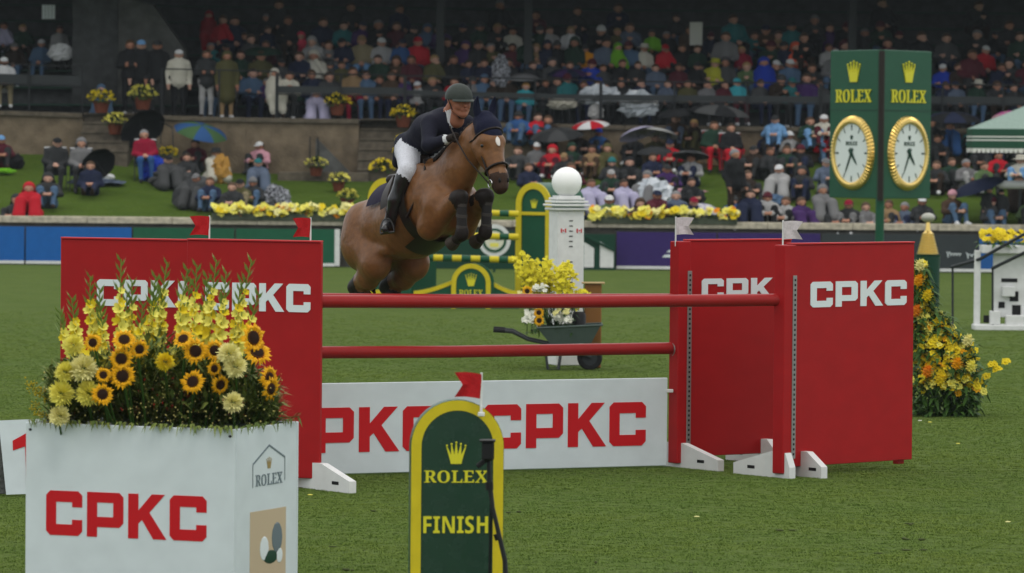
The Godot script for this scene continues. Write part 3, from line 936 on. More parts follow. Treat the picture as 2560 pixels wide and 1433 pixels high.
func build_near_fence() -> void:
	fence_wing("far red wing at the left, partly behind tall gladioli", 147, 40.2, 545, 39.6, 240, 505, 698, 764, false, true, [[0.9, 0.5, 0.5]])
	fence_wing("near red wing at the left with white lettering behind the sunflowers", 462, 38.9, 797, 38.4, 510, 775, 705, 775, false, false, [[0.985, 0.52, 0.4], [0.2, 0.5, 0.4]], 2.085)
	fence_wing("far red wing at the right with lettering half hidden by the top rail", 1712, 41.5, 1975, 42.3, 1750, 1990, 697, 752, true, true, [[-0.05, 0.62, 0.3], [0.75, 0.25, 0.5]])
	fence_wing("near red wing at the right with full white lettering beside the flower bush", 1972, 40.3, 2282, 41.45, 2021, 2264, 705, 769, true, true, [[-0.05, 0.16, 0.62], [0.12, 0.30, 0.2]])
	var nl := on(797, 38.5, 1.585); var nr := on(1950, 40.25, 1.575)
	fence_rail("red top rail nearest the camera between the two near wings", nl, nr)
	var fl := on(540, 39.65, 1.565); var fr := on(1686, 41.45, 1.53)
	fence_rail("red top rail of the far plane, peeking over the nearer top rail", fl, fr)
	var ml := on(545, 39.65, 1.09); var mr := on(1680, 41.45, 1.085)
	fence_rail("lower single red rail above the white gate", ml, mr)
	rail_cup(nr + Vector3(0.02, -0.01, 0.0), nr - nl, "steel cup under the nearest top rail at the near right post")
	rail_cup(fr + Vector3(0.02, -0.01, 0.0), fr - fl, "steel cup under the far top rail at the far right post")
	rail_cup(mr + Vector3(0.02, -0.01, 0.0), mr - ml, "steel cup under the lower rail at the far right post")
	# white gate with red lettering
	var a := on(520, 39.4, 0.0); var e := on(1668, 41.35, 0.0)
	var o := thing("fence_gate", "long white gate with large red lettering at the foot of the fence", "gate", a)
	var fm := facing(Vector3.ZERO, e - a)
	var wide := (e - a).length()
	var b := MB.new(); b.box(fm * Transform3D(Basis(), Vector3(wide * 0.5, 0.42, -0.02)), Vector3(wide, 0.80, 0.035), 0.006); put("panel", b.done(), mats.white_board, o)
	b = MB.new(); b.box(fm * Transform3D(Basis(), Vector3(wide + 0.02, 0.70, -0.02)), Vector3(0.07, 0.03, 0.05)); put("hook", b.done(), mats.white_paint, o)
	for s in [[668, 1092], [1195, 1615]]:
		var t0: float = (s[0] - 520.0) / 1148.0; var t1: float = (s[1] - 520.0) / 1148.0
		block_word(o, "CPKC", fm * Transform3D(Basis(), Vector3(wide * t0, 0.21, -0.0035)), 0.395, wide * (t1 - t0), mats.red_print)
	# flags on the wings
	var red := mat("red_flag", Color(0.48, 0.014, 0.018), 0.75, "cloth", 3.0)
	var white := mat("white_flag", Color(0.66, 0.60, 0.62), 0.75, "cloth", 3.0)
	for m in [red, white]:
		m.backlight_enabled = true; m.backlight = Color(0.3, 0.3, 0.3) * m.albedo_color
	swallow_flag(at(523, 606, 39.75), 0.172, 0.165, 0.225, -1.0, red, "red swallowtail flag on the far red wing by the gladioli", "red flags")
	swallow_flag(at(776, 610, 38.5), 0.150, 0.160, 0.215, -1.0, red, "red swallowtail flag on the near red wing at the top rail's end", "red flags")
	swallow_flag(at(1689, 616, 41.4), 0.165, 0.155, 0.26, 1.0, white, "white swallowtail flag on the far right wing", "white flags")
	swallow_flag(at(1957, 630, 40.2), 0.175, 0.160, 0.27, 1.0, white, "white swallowtail flag on the near right wing", "white flags")
	# number board at the left edge
	var p := ground(22, 1243)
	o = thing("number_board", "leaning white number board with a red figure at the left edge", "sign", p)
	var lean := Transform3D(Basis(Vector3.BACK, 0.05) * Basis(Vector3.RIGHT, -0.06), Vector3.ZERO)
	b = MB.new(); b.prism(lean, PackedVector2Array([Vector2(-0.02, 0.02), Vector2(0.50, 0.02), Vector2(0.50, 0.63), Vector2(-0.06, 0.63)]), 0.02); put("panel", b.done(), mats.white_board, o)
	b = MB.new(); b.prism(lean * Transform3D(Basis(), Vector3(0.05, 0.10, 0.0215)), PackedVector2Array([Vector2(0.10, 0), Vector2(0.20, 0), Vector2(0.20, 0.42), Vector2(0.12, 0.42), Vector2(0.0, 0.36), Vector2(0.0, 0.28), Vector2(0.10, 0.31)]), 0.004, false); put("figure", b.done(), mats.red_print, o)
	b = MB.new(); b.beam(Vector3(-0.09, 0.02, -0.06), Vector3(-0.12, 0.60, -0.05), 0.05, 0.12); put("side_board", b.done(), mats.concrete, o)

func striped_rail(label: String, a: Vector3, e: Vector3, r: float) -> void:
	var o := thing("striped_rail", label, "jump rail", Vector3.ZERO, 0.0, "striped rails of the far fence")
	var n := 13
	for i in n:
		var b := MB.new()
		b.tube([a.lerp(e, float(i) / n), a.lerp(e, float(i + 1) / n)], [r, r], 12)
		put("stripe", b.done(), mats.yellow_paint if i % 2 == 0 else mats.green_board, o)

func arched_wing(label: String, where: Vector3, h: float) -> void:
	var o := thing("arched_wing", label, "jump wing", where, 0.0, "arched wings of the far fence")
	var z := Vector3(-0.6, 0, 0.8)
	var fr := Transform3D(Basis(Vector3.UP.cross(z), Vector3.UP, z), Vector3.ZERO)
	var w := 0.78
	var b := MB.new(); b.prism(fr * Transform3D(Basis(), Vector3(0, 0, -1.0)), arch(w, h), 1.0); put("body", b.done(), mats.green_board, o)
	b = MB.new(); arch_border(b, fr, w, h, 0.115, 0.03); put("border", b.done(), mats.yellow_paint, o)
	b = MB.new(); b.box(fr * Transform3D(Basis(), Vector3(0, h - 0.56, 0.012)), Vector3(w - 0.2, 0.06, 0.024)); put("crossbar", b.done(), mats.yellow_paint, o)
	b = MB.new(); b.box(fr * Transform3D(Basis(), Vector3(w * 0.5 + 0.008, h - 0.56, -0.5)), Vector3(0.02, 0.06, 0.98)); put("side_bar", b.done(), mats.yellow_paint, o)
	b = MB.new(); crown(fr * Transform3D(Basis(), Vector3(0, h - 0.46, 0.001)), 0.16, 0.17, b); put("crown_emblem", b.done(), mats.yellow_print, o)

func bloom_ball(b: MB, c: Vector3, r: float, g: RandomNumberGenerator) -> void:   # ragged little flower head: a ring of petals and a heart
	var up := Vector3(g.randf_range(-0.6, 0.6), g.randf_range(0.2, 1.0), g.randf_range(0.1, 1.0)).normalized()
	var x := up.cross(Vector3(0.3, 0.1, 0.9)).normalized()
	var y := up.cross(x)
	for i in 7:
		var a := TAU * i / 7.0 + g.randf() * 0.4
		var o := x * cos(a) + y * sin(a)
		var s := up.cross(o) * r * 0.42
		var k := r * g.randf_range(0.85, 1.15)
		var tip := c + o * k + up * r * g.randf_range(0.0, 0.5)
		var mid := c + o * k * 0.6 + up * r * 0.32
		b.flat(c, mid + s, mid - s, up + o * 0.3)
		b.flat(mid + s, tip, mid - s, up + o * 0.6)
	b.ball(Transform3D(Basis.from_scale(Vector3.ONE * r * 0.34), c + up * r * 0.15), 6, 4)

func leaf_blade(b: MB, a: Vector3, dir: Vector3, l: float, w: float, droop: float) -> void:
	dir = dir.normalized()
	var s := dir.cross(Vector3.UP).normalized() * w * 0.5
	var m := a + dir * l * 0.5
	var t := a + dir * l + Vector3.DOWN * droop * l
	var n := s.cross(dir)
	b.flat(a, m + s, m - s, n); b.flat(m + s, t, m - s, n)

# low round flowering plant in a clay pot
func potted_mum(where: Vector3, r: float, label: String, bloom: String, i: int, pot := true) -> void:
	var g := RandomNumberGenerator.new(); g.seed = 300 + i
	var o := thing("flower_pot", label, "flower pot", where, g.randf() * TAU, "yellow potted plants on the terrace steps")
	var b := MB.new()
	var ph := r * 0.85
	if pot:
		b.lathe(Transform3D(), [Vector2(0.0, 0.0), Vector2(r * 0.42, 0.0), Vector2(r * 0.58, ph * 0.82), Vector2(r * 0.66, ph * 0.82), Vector2(r * 0.66, ph), Vector2(r * 0.56, ph), Vector2(r * 0.5, ph * 0.85)], 18)
		put("pot", b.done(), mats.terracotta, o)
	else: ph = r * 0.15
	b = MB.new()
	for k in 170:
		var th := acos(g.randf_range(-0.1, 1.0)); var a := g.randf() * TAU
		var dir := Vector3(sin(th) * cos(a), cos(th), sin(th) * sin(a))
		leaf_blade(b, Vector3(0, ph, 0) + dir * Vector3(r, r * 0.8, r) * g.randf_range(0.35, 0.85), dir + Vector3(0, -0.2, 0), r * 0.36, r * 0.16, 0.3)
	put("foliage", b.done(), mats.leaf_dark, o)
	b = MB.new()
	for k in 62:
		var th := acos(g.randf_range(0.05, 1.0)); var a := g.randf() * TAU
		var dir := Vector3(sin(th) * cos(a), cos(th), sin(th) * sin(a))
		bloom_ball(b, Vector3(0, ph, 0) + dir * Vector3(r, r * 0.8, r) * g.randf_range(0.86, 1.05), r * g.randf_range(0.10, 0.16), g)
	tag(put("blossoms", b.done(), mats[bloom], o), "", "", "", "stuff")

func flower_trough(px0: float, px1: float, label: String, i: int) -> void:
	var g := RandomNumberGenerator.new(); g.seed = 500 + i
	var a := on(px0, 107.2, 0.0); var e := on(px1, 107.2, 0.0)
	var o := thing("flower_trough", label, "flower trough", Vector3((a.x + e.x) * 0.5, 1.14, -107.25), 0.0, "flower troughs on the ring wall")
	var w := e.x - a.x
	var b := MB.new(); b.bx(Vector3(0, 0.02, 0), Vector3(w, 0.16, 0.26), 0.01); put("trough", b.done(), mat("trough_green", Color(0.10, 0.12, 0.085), 0.8, "concrete", 0.8), o)
	b = MB.new()
	for k in int(w * 150): leaf_blade(b, Vector3(g.randf_range(-w, w) * 0.5, 0.10, g.randf_range(-0.12, 0.14)), Vector3(g.randf_range(-1, 1), g.randf_range(0.2, 1.4), g.randf_range(-0.4, 1)), g.randf_range(0.10, 0.20), 0.05, 0.4)
	put("foliage", b.done(), mats.leaf_dark, o)
	for kind in [["petal_lemon", 0.42], ["petal_cream", 0.25], ["petal_yellow", 0.25], ["petal_orange", 0.10]]:
		b = MB.new()
		for k in int(w * 34 * kind[1]): bloom_ball(b, Vector3(g.randf_range(-w, w) * 0.5, g.randf_range(0.08, 0.30), g.randf_range(0.02, 0.20)), g.randf_range(0.07, 0.13), g)
		tag(put("blossoms", b.done(), mats[kind[0]], o), "", "", "", "stuff")

func clock_panel(o: Node3D, fr: Transform3D, w: float, h: float, called_side: float) -> void:
	var b := MB.new(); b.box(fr * Transform3D(Basis(), Vector3(w * 0.5, h * 0.5, -0.04)), Vector3(w, h, 0.08), 0.012)
	var pn := put("sign_panel", b.done(), mats.green_board, o)
	b = MB.new(); b.box(fr * Transform3D(Basis(), Vector3(w * 0.5, h * 0.595, 0.004)), Vector3(w - 0.02, 0.018, 0.01), 0.0); put("joint_strip", b.done(), mats.dark_green, pn)
	b = MB.new(); crown(fr * Transform3D(Basis(), Vector3(w * 0.5, h * 0.785, 0.001)), 0.44, 0.42, b, 0.02); put("crown_emblem", b.done(), mats.yellow_print, pn)
	text(pn, "lettering", "ROLEX", "Droid Serif", 700, fr * Transform3D(Basis(), Vector3(w * 0.5, h * 0.69, 0.001)), w * 0.74, 0.25, mats.yellow_print, 0.02)
	# clock with a fluted gilt bezel
	var c := fr * Transform3D(Basis(), Vector3(w * 0.5, h * 0.305, 0.0))
	var R := 0.725
	b = MB.new()
	var n := 240
	var prof := [Vector2(R, 0.0), Vector2(R * 0.985, 0.05), Vector2(R * 0.93, 0.085), Vector2(R * 0.86, 0.09), Vector2(R * 0.80, 0.075), Vector2(R * 0.79, 0.03)]
	for i in n:
		for k in prof.size() - 1:
			var q := []
			for s in [[0, 0], [1, 0], [1, 1], [0, 1]]:
				var a: float = TAU * (i + s[0]) / n
				var m: Vector2 = prof[k + s[1]]
				var fl := 1.0 if (k + s[1] == 0 or k + s[1] > 3) else 1.0 - (0.035 if (i + s[0]) % 4 >= 2 else 0.0)
				q.append(c * Vector3(cos(a) * m.x * fl, sin(a) * m.x * fl, m.y * (1.0 if fl == 1.0 else 0.93)))
			b.quad(q[0], q[1], q[2], q[3], c.basis * Vector3(cos(TAU * i / n) * (0.6 - k * 0.25), sin(TAU * i / n) * (0.6 - k * 0.25), 1.0))
	put("bezel", b.done(), mats.gold, pn)
	b = MB.new(); b.lathe(c * Transform3D(Basis(Vector3.RIGHT, PI * 0.5), Vector3.ZERO), [Vector2(R * 0.80, 0.0), Vector2(R * 0.80, 0.04), Vector2(0.0, 0.041)], 40); put("dial", b.done(), mat("dial_white", Color(0.66, 0.72, 0.70), 0.35), pn)
	b = MB.new()
	for i in 12:
		var a := TAU * i / 12.0
		b.box(c * Transform3D(Basis(Vector3.BACK, a), Vector3(-sin(a), cos(a), 0) * R * 0.69 + Vector3(0, 0, 0.046)), Vector3(0.018 if i % 3 else 0.03, 0.11, 0.006), 0.0)
	put("hour_marks", b.done(), mat("mark_green", Color(0.03, 0.06, 0.05), 0.4), pn)
	b = MB.new(); crown(c * Transform3D(Basis(), Vector3(0, R * 0.36, 0.043)), 0.10, 0.09, b); put("dial_crown", b.done(), mats.dark_green, pn)
	text(pn, "dial_lettering", "ROLEX", "Droid Serif", 700, c * Transform3D(Basis(), Vector3(0, R * 0.26, 0.043)), 0.40, 0.075, mats.dark_green)
	for hd in [[deg_to_rad(-140), 0.30, 0.045, "hour_hand"], [deg_to_rad(-208), 0.46, 0.03, "minute_hand"]]:
		b = MB.new()
		b.prism(c * Transform3D(Basis(Vector3.BACK, hd[0]), Vector3(0, 0, 0.05)), PackedVector2Array([Vector2(-hd[2], -0.10), Vector2(hd[2], -0.10), Vector2(hd[2] * 0.5, hd[1] * 0.7), Vector2(0, hd[1]), Vector2(-hd[2] * 0.5, hd[1] * 0.7)]), 0.008)
		put(hd[3], b.done(), mats.dark_green, pn)
	b = MB.new(); b.ball(c * Transform3D(Basis.from_scale(Vector3(0.05, 0.05, 0.02)), Vector3(0, 0, 0.06)), 12, 6); put("hand_hub", b.done(), mats.dark_green, pn)

func build_far_course() -> void:
	var b: MB
	var o: Node3D
	# flower troughs and pots
	flower_trough(528, 880, "trough of yellow and cream flowers on the wall left of the horse", 0)
	flower_trough(1478, 1842, "trough of yellow and cream flowers on the wall right of the white pillar", 1)
	var pots := [[253, 282, 117.0, 0.36, "bright yellow potted plant at the top of the left steps", "petal_yellow", true], [357, 274, 117.2, 0.38, "sparse potted plant on the wall beside the left steps", "petal_lemon", true], [287, 336, 116.2, 0.33, "dull yellow potted plant halfway down the left steps", "petal_lemon", true],
		[417, 392, 114.2, 0.28, "yellow plant beside the blue and green umbrella", "petal_yellow", false], [843, 288, 117.1, 0.34, "potted plant on the terrace edge among the crowd's feet", "petal_yellow", true], [1008, 318, 116.8, 0.34, "bright potted plant at the top of the steps behind the rider", "petal_yellow", true],
		[1010, 372, 116.2, 0.24, "small plant just behind the rider's jacket", "petal_yellow", true], [1004, 404, 115.8, 0.24, "small plant behind the rider's white breeches", "petal_yellow", true], [955, 432, 115.6, 0.36, "wide yellow plant at the foot of the steps behind the horse's back", "petal_yellow", false],
		[790, 440, 115.2, 0.30, "yellow plant before the sloping stair cheek", "petal_lemon", true], [846, 478, 113.0, 0.28, "yellow plant on the lawn below the stair cheek", "petal_lemon", true], [868, 520, 110.2, 0.28, "sparse plant on the lawn right above the flower trough", "petal_lemon", true]]
	for i in pots.size():
		var q: Array = pots[i]
		potted_mum(at(q[0], q[1], q[2]), q[3], q[4], q[5], i, q[6])
	# far arched fence
	arched_wing("green arched wing with yellow border behind the horse's back", on(962, 82.0, 0.0), 2.30)
	arched_wing("green arched wing with yellow border beside the white pillar", on(1333, 82.0, 0.0), 2.24)
	striped_rail("top green and yellow striped rail behind the horse's forelegs", on(990, 81.6, 1.73), on(1296, 81.6, 1.68), 0.055)
	striped_rail("middle green and yellow striped rail across the round emblem", on(990, 81.5, 1.30), on(1296, 81.5, 1.27), 0.058)
	striped_rail("bottom green and yellow striped rail above the arched filler", on(990, 81.4, 0.90), on(1294, 81.4, 0.86), 0.06)
	o = thing("arched_filler", "low green filler with wavy yellow top and central arch under the far rails", "jump filler", on(1177, 81.0, 0.0))
	for s in [[-1.02, -0.25, 1.0], [0.28, 0.86, -1.0], [-1.75, -1.06, 1.0]]:
		var top := PackedVector2Array([Vector2(s[0], 0), Vector2(s[1], 0)])
		var pts := []
		for i in 13:
			var u := float(i) / 12
			pts.append(Vector2(lerpf(s[1], s[0], u), 0.30 + 0.24 * (pow(1.0 - u, 1.6) if s[2] > 0 else pow(1.0 - (1.0 - u), 1.6))))
		for q in pts: top.append(q)
		b = MB.new(); b.prism(Transform3D(Basis(), Vector3(0, 0, -0.2)), top, 0.2); put("wave_board", b.done(), mats.green_board, o)
		b = MB.new()
		for i in 12:
			var p: Vector2 = pts[i]; var q: Vector2 = pts[i + 1]
			b.quad(Vector3(p.x, p.y, 0.012), Vector3(q.x, q.y, 0.012), Vector3(q.x, q.y - 0.07, 0.012), Vector3(p.x, p.y - 0.07, 0.012), Vector3.BACK)
			b.quad(Vector3(p.x, p.y + 0.003, 0.012), Vector3(q.x, q.y + 0.003, 0.012), Vector3(q.x, q.y + 0.003, -0.2), Vector3(p.x, p.y + 0.003, -0.2), Vector3.UP)
		put("wave_border", b.done(), mats.yellow_paint, o)
	var fr := Transform3D(Basis(), Vector3(0, 0, 0.06))
	b = MB.new(); b.prism(Transform3D(Basis(), Vector3(0.06, 0, -0.3)), arch(0.70, 0.80), 0.35); put("arch_body", b.done(), mats.green_board, o)
	b = MB.new(); arch_border(b, fr, 0.70, 0.80, 0.085, 0.02); put("arch_border", b.done(), mats.yellow_paint, o)
	b = MB.new(); b.prism(fr * Transform3D(Basis(), Vector3(0, 0, -0.02)), arch(0.68, 0.78), 0.022); put("arch_face", b.done(), mats.green_board, o)
	b = MB.new(); crown(fr * Transform3D(Basis(), Vector3(0, 0.40, 0.004)), 0.20, 0.24, b); put("crown_emblem", b.done(), mats.yellow_print, o)
	text(o, "lettering", "ROLEX", "Droid Serif", 700, fr * Transform3D(Basis(), Vector3(0, 0.27, 0.004)), 0.42, 0.13, mats.yellow_print)
	# round emblem board on the far wall
	o = thing("round_emblem", "round white emblem board with green ring and coloured quarters", "emblem", at(1236, 601, 104.0))
	for s in [[0.37, mats.white_paint, 0.0, "disc"], [0.275, mats.green_board, 0.022, "green_ring"], [0.215, mat("emblem_cream", Color(0.62, 0.62, 0.50), 0.5), 0.026, "inner_disc"]]:
		b = MB.new(); b.lathe(Transform3D(Basis(Vector3.RIGHT, PI * 0.5), Vector3(0, 0, s[2])), [Vector2(s[0], -0.02), Vector2(s[0], 0.0), Vector2(0, 0.0005)], 32); put(s[3], b.done(), s[1], o)
	for s in [[Vector2(-0.17, 0.02), Vector2(0.13, 0.10), mats.red_print, "red_quarter"], [Vector2(0.03, 0.0), Vector2(0.15, 0.10), mat("emblem_grey", Color(0.12, 0.15, 0.16), 0.5), "grey_quarter"], [Vector2(-0.10, -0.15), Vector2(0.2, 0.09), mats.petal_lemon, "yellow_quarter"]]:
		b = MB.new(); b.prism(Transform3D(Basis(), Vector3(s[0].x, s[0].y, 0.028)), PackedVector2Array([Vector2.ZERO, Vector2(s[1].x, 0), s[1], Vector2(0, s[1].y)]), 0.004, false); put(s[3], b.done(), s[2], o)
	b = MB.new(); b.bx(Vector3(0, -0.46, -0.03), Vector3(0.06, 0.9, 0.05)); put("stake", b.done(), mats.dark_green, o)
	# green stepped gate in the gap of the boards
	o = thing("stepped_gate", "dark green gate with two white panels right of the white pillar", "gate", on(1492, 106.6, 0.0))
	b = MB.new(); b.bx(Vector3(0, 0.42, 0), Vector3(0.86, 0.84, 0.05)); put("leaf", b.done(), mats.dark_green, o)
	for s in [[-0.22, 0.40], [0.24, 0.36]]:
		b = MB.new(); b.prism(Transform3D(Basis(), Vector3(s[0] - 0.17, 0.06, 0.028)), PackedVector2Array([Vector2(0, 0), Vector2(0.32, 0), Vector2(0.32, s[1] + 0.05), Vector2(0, s[1] + 0.25)]), 0.01, false); put("white_panel", b.done(), mats.white_paint, o)
	b = MB.new(); b.beam(Vector3(-0.42, 0.86, 0.06), Vector3(0.40, 0.46, 0.06), 0.06, 0.05); put("brace", b.done(), mats.dark_green, o)
	b = MB.new(); b.bx(Vector3(-2.2, 0.45, -0.05), Vector3(3.4, 0.9, 0.05)); put("fence_panel", b.done(), mats.dark_green, o)
	b = MB.new(); b.bx(Vector3(-0.9, 1.12, 0.0), Vector3(0.26, 0.24, 0.3)); put("white_box", b.done(), mats.white_paint, o)
	# white pillar with a ball
	o = thing("white_pillar", "tall white pillar topped with a large white ball", "pillar", on(1413, 60.5, 0.0), 0.32)
	b = MB.new(); b.bx(Vector3(0, 1.03, 0), Vector3(0.37, 2.06, 0.37), 0.012); put("shaft", b.done(), mats.white_paint, o)
	for s in [[0.46, 2.075, 0.035], [0.50, 2.125, 0.03], [0.46, 2.17, 0.03], [0.38, 2.21, 0.03], [0.30, 2.235, 0.03]]:
		b = MB.new(); b.bx(Vector3(0, s[1], 0), Vector3(s[0], s[2], s[0]), 0.012); put("moulding", b.done(), mats.white_paint, o)
	b = MB.new(); b.orb(Vector3(0, 2.43, 0), Vector3.ONE * 0.20, 32, 20); put("ball", b.done(), mat("white_ball", Color(0.86, 0.87, 0.86), 0.4), o)
	b = MB.new()
	for i in 26:
		if i < 18 or i > 19: b.bx(Vector3(0.0, 0.22 + i * 0.068, 0.187), Vector3(0.05, 0.014, 0.006), 0.0)
	put("scale_marks", b.done(), mats.black_plastic, o)
	for s in [-0.105, 0.115]:
		var k := Vector3(s, 1.79, 0.187)
		b = MB.new(); b.bx(k, Vector3(0.075, 0.055, 0.006), 0.0)
		var fl := put("flag_sticker", b.done(), mats.red_print, o)
		b = MB.new(); b.bx(k + Vector3(0, 0, 0.003), Vector3(0.036, 0.055, 0.004), 0.0); put("white_band", b.done(), mats.white_print, fl)
		b = MB.new(); b.bx(k + Vector3(0, 0, 0.005), Vector3(0.02, 0.024, 0.003), 0.0); put("leaf_mark", b.done(), mats.red_print, fl)
	build_wheelbarrow()
	# clock tower
	var foot := on(2198, 88.0, 0.0)
	o = thing("clock_tower", "green clock tower with two gilt clocks on angled panels", "clock tower", foot)
	b = MB.new(); b.tube([Vector3(0, 0, -0.06), Vector3(0, 1.95, -0.06)], [0.085, 0.085], 14); put("pole", b.done(), mats.green_board, o)
	b = MB.new(); b.tube([Vector3(0, 1.9, 0.02), Vector3(0, 4.79, 0.02)], [0.062, 0.062], 10); put("corner_post", b.done(), mat("post_brown", Color(0.020, 0.016, 0.013), 0.5), o)
	var yb := at(2198, 497, 88.0).y
	var h := at(2198, 124, 88.0).y - yb
	var lx := Vector3(0.50, 0, 0.866); var rx := Vector3(0.60, 0, -0.80)
	clock_panel(o, facing(Vector3(-0.06, yb, 0) - lx * 1.66, lx), 1.66, h, -1.0)
	clock_panel(o, facing(Vector3(0.06, yb, 0), rx), 1.72, h, 1.0)
	# gilt ridged trophy on a dark pedestal
	o = thing("gilt_trophy", "ridged gold cone with a pale knob on a dark green pedestal", "trophy", on(2318, 84.0, 0.0), 0.4)
	var pr := [Vector2(0.0, 0.0), Vector2(0.22, 0.0), Vector2(0.23, 0.92), Vector2(0.24, 0.96), Vector2(0, 0.96)]
	b = MB.new(); b.lathe(Transform3D(), pr, 20, 0, TAU, false); put("pedestal", b.done(), mats.dark_green, o)
	var cone := [Vector2(0.0, 0.96)]
	for i in 8:
		var r := 0.20 - i * 0.013
		cone.append(Vector2(r, 0.97 + i * 0.05)); cone.append(Vector2(r, 1.0 + i * 0.05)); cone.append(Vector2(r - 0.02, 1.01 + i * 0.05))
	cone.append(Vector2(0.05, 1.40)); cone.append(Vector2(0.03, 1.58))
	b = MB.new(); b.lathe(Transform3D(), cone, 24, 0, TAU, false); put("ridged_cone", b.done(), mats.gold, o)
	b = MB.new(); b.orb(Vector3(0, 1.64, 0), Vector3(0.13, 0.09, 0.13), 16, 10); put("knob", b.done(), mat("knob_pale", Color(0.35, 0.35, 0.30), 0.3), o)
	# white flower table with cut-outs at the right edge
	o = thing("flower_table", "white stand with dark cut-outs and yellow flowers at the right edge", "flower stand", ground(2442, 824))
	b = MB.new(); b.bx(Vector3(0.46, 1.30, -0.1), Vector3(0.80, 0.13, 0.5), 0.01); put("table_top", b.done(), mats.white_paint, o)
	b = MB.new(); b.bx(Vector3(0.0, 0.65, 0), Vector3(0.10, 1.26, 0.08), 0.01); put("post", b.done(), mats.white_paint, o)
	b = MB.new(); b.bx(Vector3(0.56, 0.74, -0.06), Vector3(0.60, 1.08, 0.08), 0.01); put("panel", b.done(), mats.white_paint, o)
	b = MB.new(); b.bx(Vector3(0.44, 0.04, 0.02), Vector3(1.0, 0.09, 0.5), 0.012); put("base", b.done(), mats.white_paint, o)
	for s in [[0.52, 0.80, 0.26, 0.06], [0.60, 0.54, 0.14, 0.16], [0.40, 0.40, 0.10, 0.10], [0.64, 0.30, 0.14, 0.20], [0.24, 0.17, 0.26, 0.12]]:
		b = MB.new(); b.bx(Vector3(s[0], s[1], -0.016), Vector3(s[2], s[3], 0.012), 0.0); put("cut_out", b.done(), mats.black_plastic, o)
	for s in [[Vector3(0.28, 0.20, 0.10), Vector3(0.16, 0.22, 0.2)], [Vector3(0.50, 0.62, 0.06), Vector3(0.2, 0.16, 0.14)], [Vector3(0.62, 0.16, 0.12), Vector3(0.34, 0.16, 0.2)]]:
		b = MB.new(); b.bx(s[0], s[1], 0.01); put("block", b.done(), mats.white_paint, o)
	b = MB.new()
	var g := RandomNumberGenerator.new(); g.seed = 61
	for k in 70: leaf_blade(b, Vector3(g.randf_range(0.05, 0.85), 1.36, g.randf_range(-0.3, 0.1)), Vector3(g.randf_range(-1, 1), g.randf_range(0.1, 0.8), g.randf_range(-0.4, 1)), 0.2, 0.06, 0.5)
	put("foliage", b.done(), mats.leaf, o)
	b = MB.new()
	for k in 60: bloom_ball(b, Vector3(g.randf_range(0.04, 0.88), g.randf_range(1.40, 1.60), g.randf_range(-0.3, 0.14)), g.randf_range(0.04, 0.07), g)
	tag(put("blossoms", b.done(), mats.petal_yellow, o), "", "", "", "stuff")
	o = thing("slanted_pole", "upper of two dark poles slanting up past the white stand", "pole", Vector3.ZERO, 0.0, "dark slanting poles")
	b = MB.new(); b.tube([at(2380, 668, 74), at(2450, 648, 73.5), at(2580, 575, 73)], [0.028, 0.028, 0.028], 8); put("shaft", b.done(), mats.dark_steel, o)
	b = MB.new(); b.tube([at(2382, 668, 74), on(2382, 74, 0.0)], [0.02, 0.02], 6); put("support", b.done(), mats.dark_steel, o)
	o = thing("slanted_pole", "lower of two dark poles slanting up past the white stand", "pole", Vector3.ZERO, 0.0, "dark slanting poles")
	b = MB.new(); b.tube([at(2480, 672, 73.4), at(2590, 618, 73)], [0.028, 0.028], 8); put("shaft", b.done(), mats.dark_steel, o)
	b = MB.new(); b.tube([at(2482, 672, 73.4), on(2482, 73.4, 0.0)], [0.02, 0.02], 6); put("support", b.done(), mats.dark_steel, o)
	# striped awning parasol at the right
	var tp := at(2600, 250, 107.9)
	o = thing("garden_parasol", "large green parasol with white stripes and scalloped fringe at the right edge", "parasol", Vector3(tp.x, bank_y(tp.x, 107.9), -107.9))
	var ry := at(2410, 322, 107.9).y - o.position.y
	var hw := tp.x - at(2410, 322, 107.9).x
	var hy := tp.y - o.position.y
	for i in 8:
		var a := TAU * i / 8 + PI / 8; var e := TAU * (i + 1) / 8 + PI / 8
		var p := Vector3(cos(a), 0, sin(a)) * hw + Vector3.UP * ry; var q := Vector3(cos(e), 0, sin(e)) * hw + Vector3.UP * ry
		b = MB.new(); b.flat(p, q, Vector3.UP * hy, (p + q) * Vector3(1, 0, 1) + Vector3.UP); put("canopy_panel", b.done(), mat("awning_green", Color(0.26, 0.36, 0.31), 0.6, "cloth", 1.0), o)
		for s in [[0.0, 0.17, "awning_dark", Color(0.020, 0.075, 0.045)], [0.17, 0.20, "awning_white", Color(0.7, 0.7, 0.66)], [0.20, 0.25, "awning_dark", Color.BLACK], [0.25, 0.28, "awning_white", Color.WHITE], [0.28, 0.46, "awning_dark", Color.BLACK]]:
			b = MB.new(); b.quad(p + Vector3.DOWN * s[0], q + Vector3.DOWN * s[0], q + Vector3.DOWN * s[1], p + Vector3.DOWN * s[1], p + q); put("valance_band", b.done(), mat(s[2], s[3], 0.7), o)
		b = MB.new()
		for k in 10:
			var u := p.lerp(q, k / 10.0); var v := p.lerp(q, (k + 1) / 10.0)
			b.quad(u + Vector3.DOWN * 0.46, v + Vector3.DOWN * 0.46, v.lerp(u, 0.2) + Vector3.DOWN * 0.56, u.lerp(v, 0.2) + Vector3.DOWN * 0.56, p + q)
		put("fringe", b.done(), mats.awning_white, o)
	b = MB.new(); b.tube([Vector3.ZERO, Vector3.UP * hy], [0.03, 0.03], 8); put("pole", b.done(), mats.dark_steel, o)
	# flower bush behind the near right wing
	build_flower_bush()

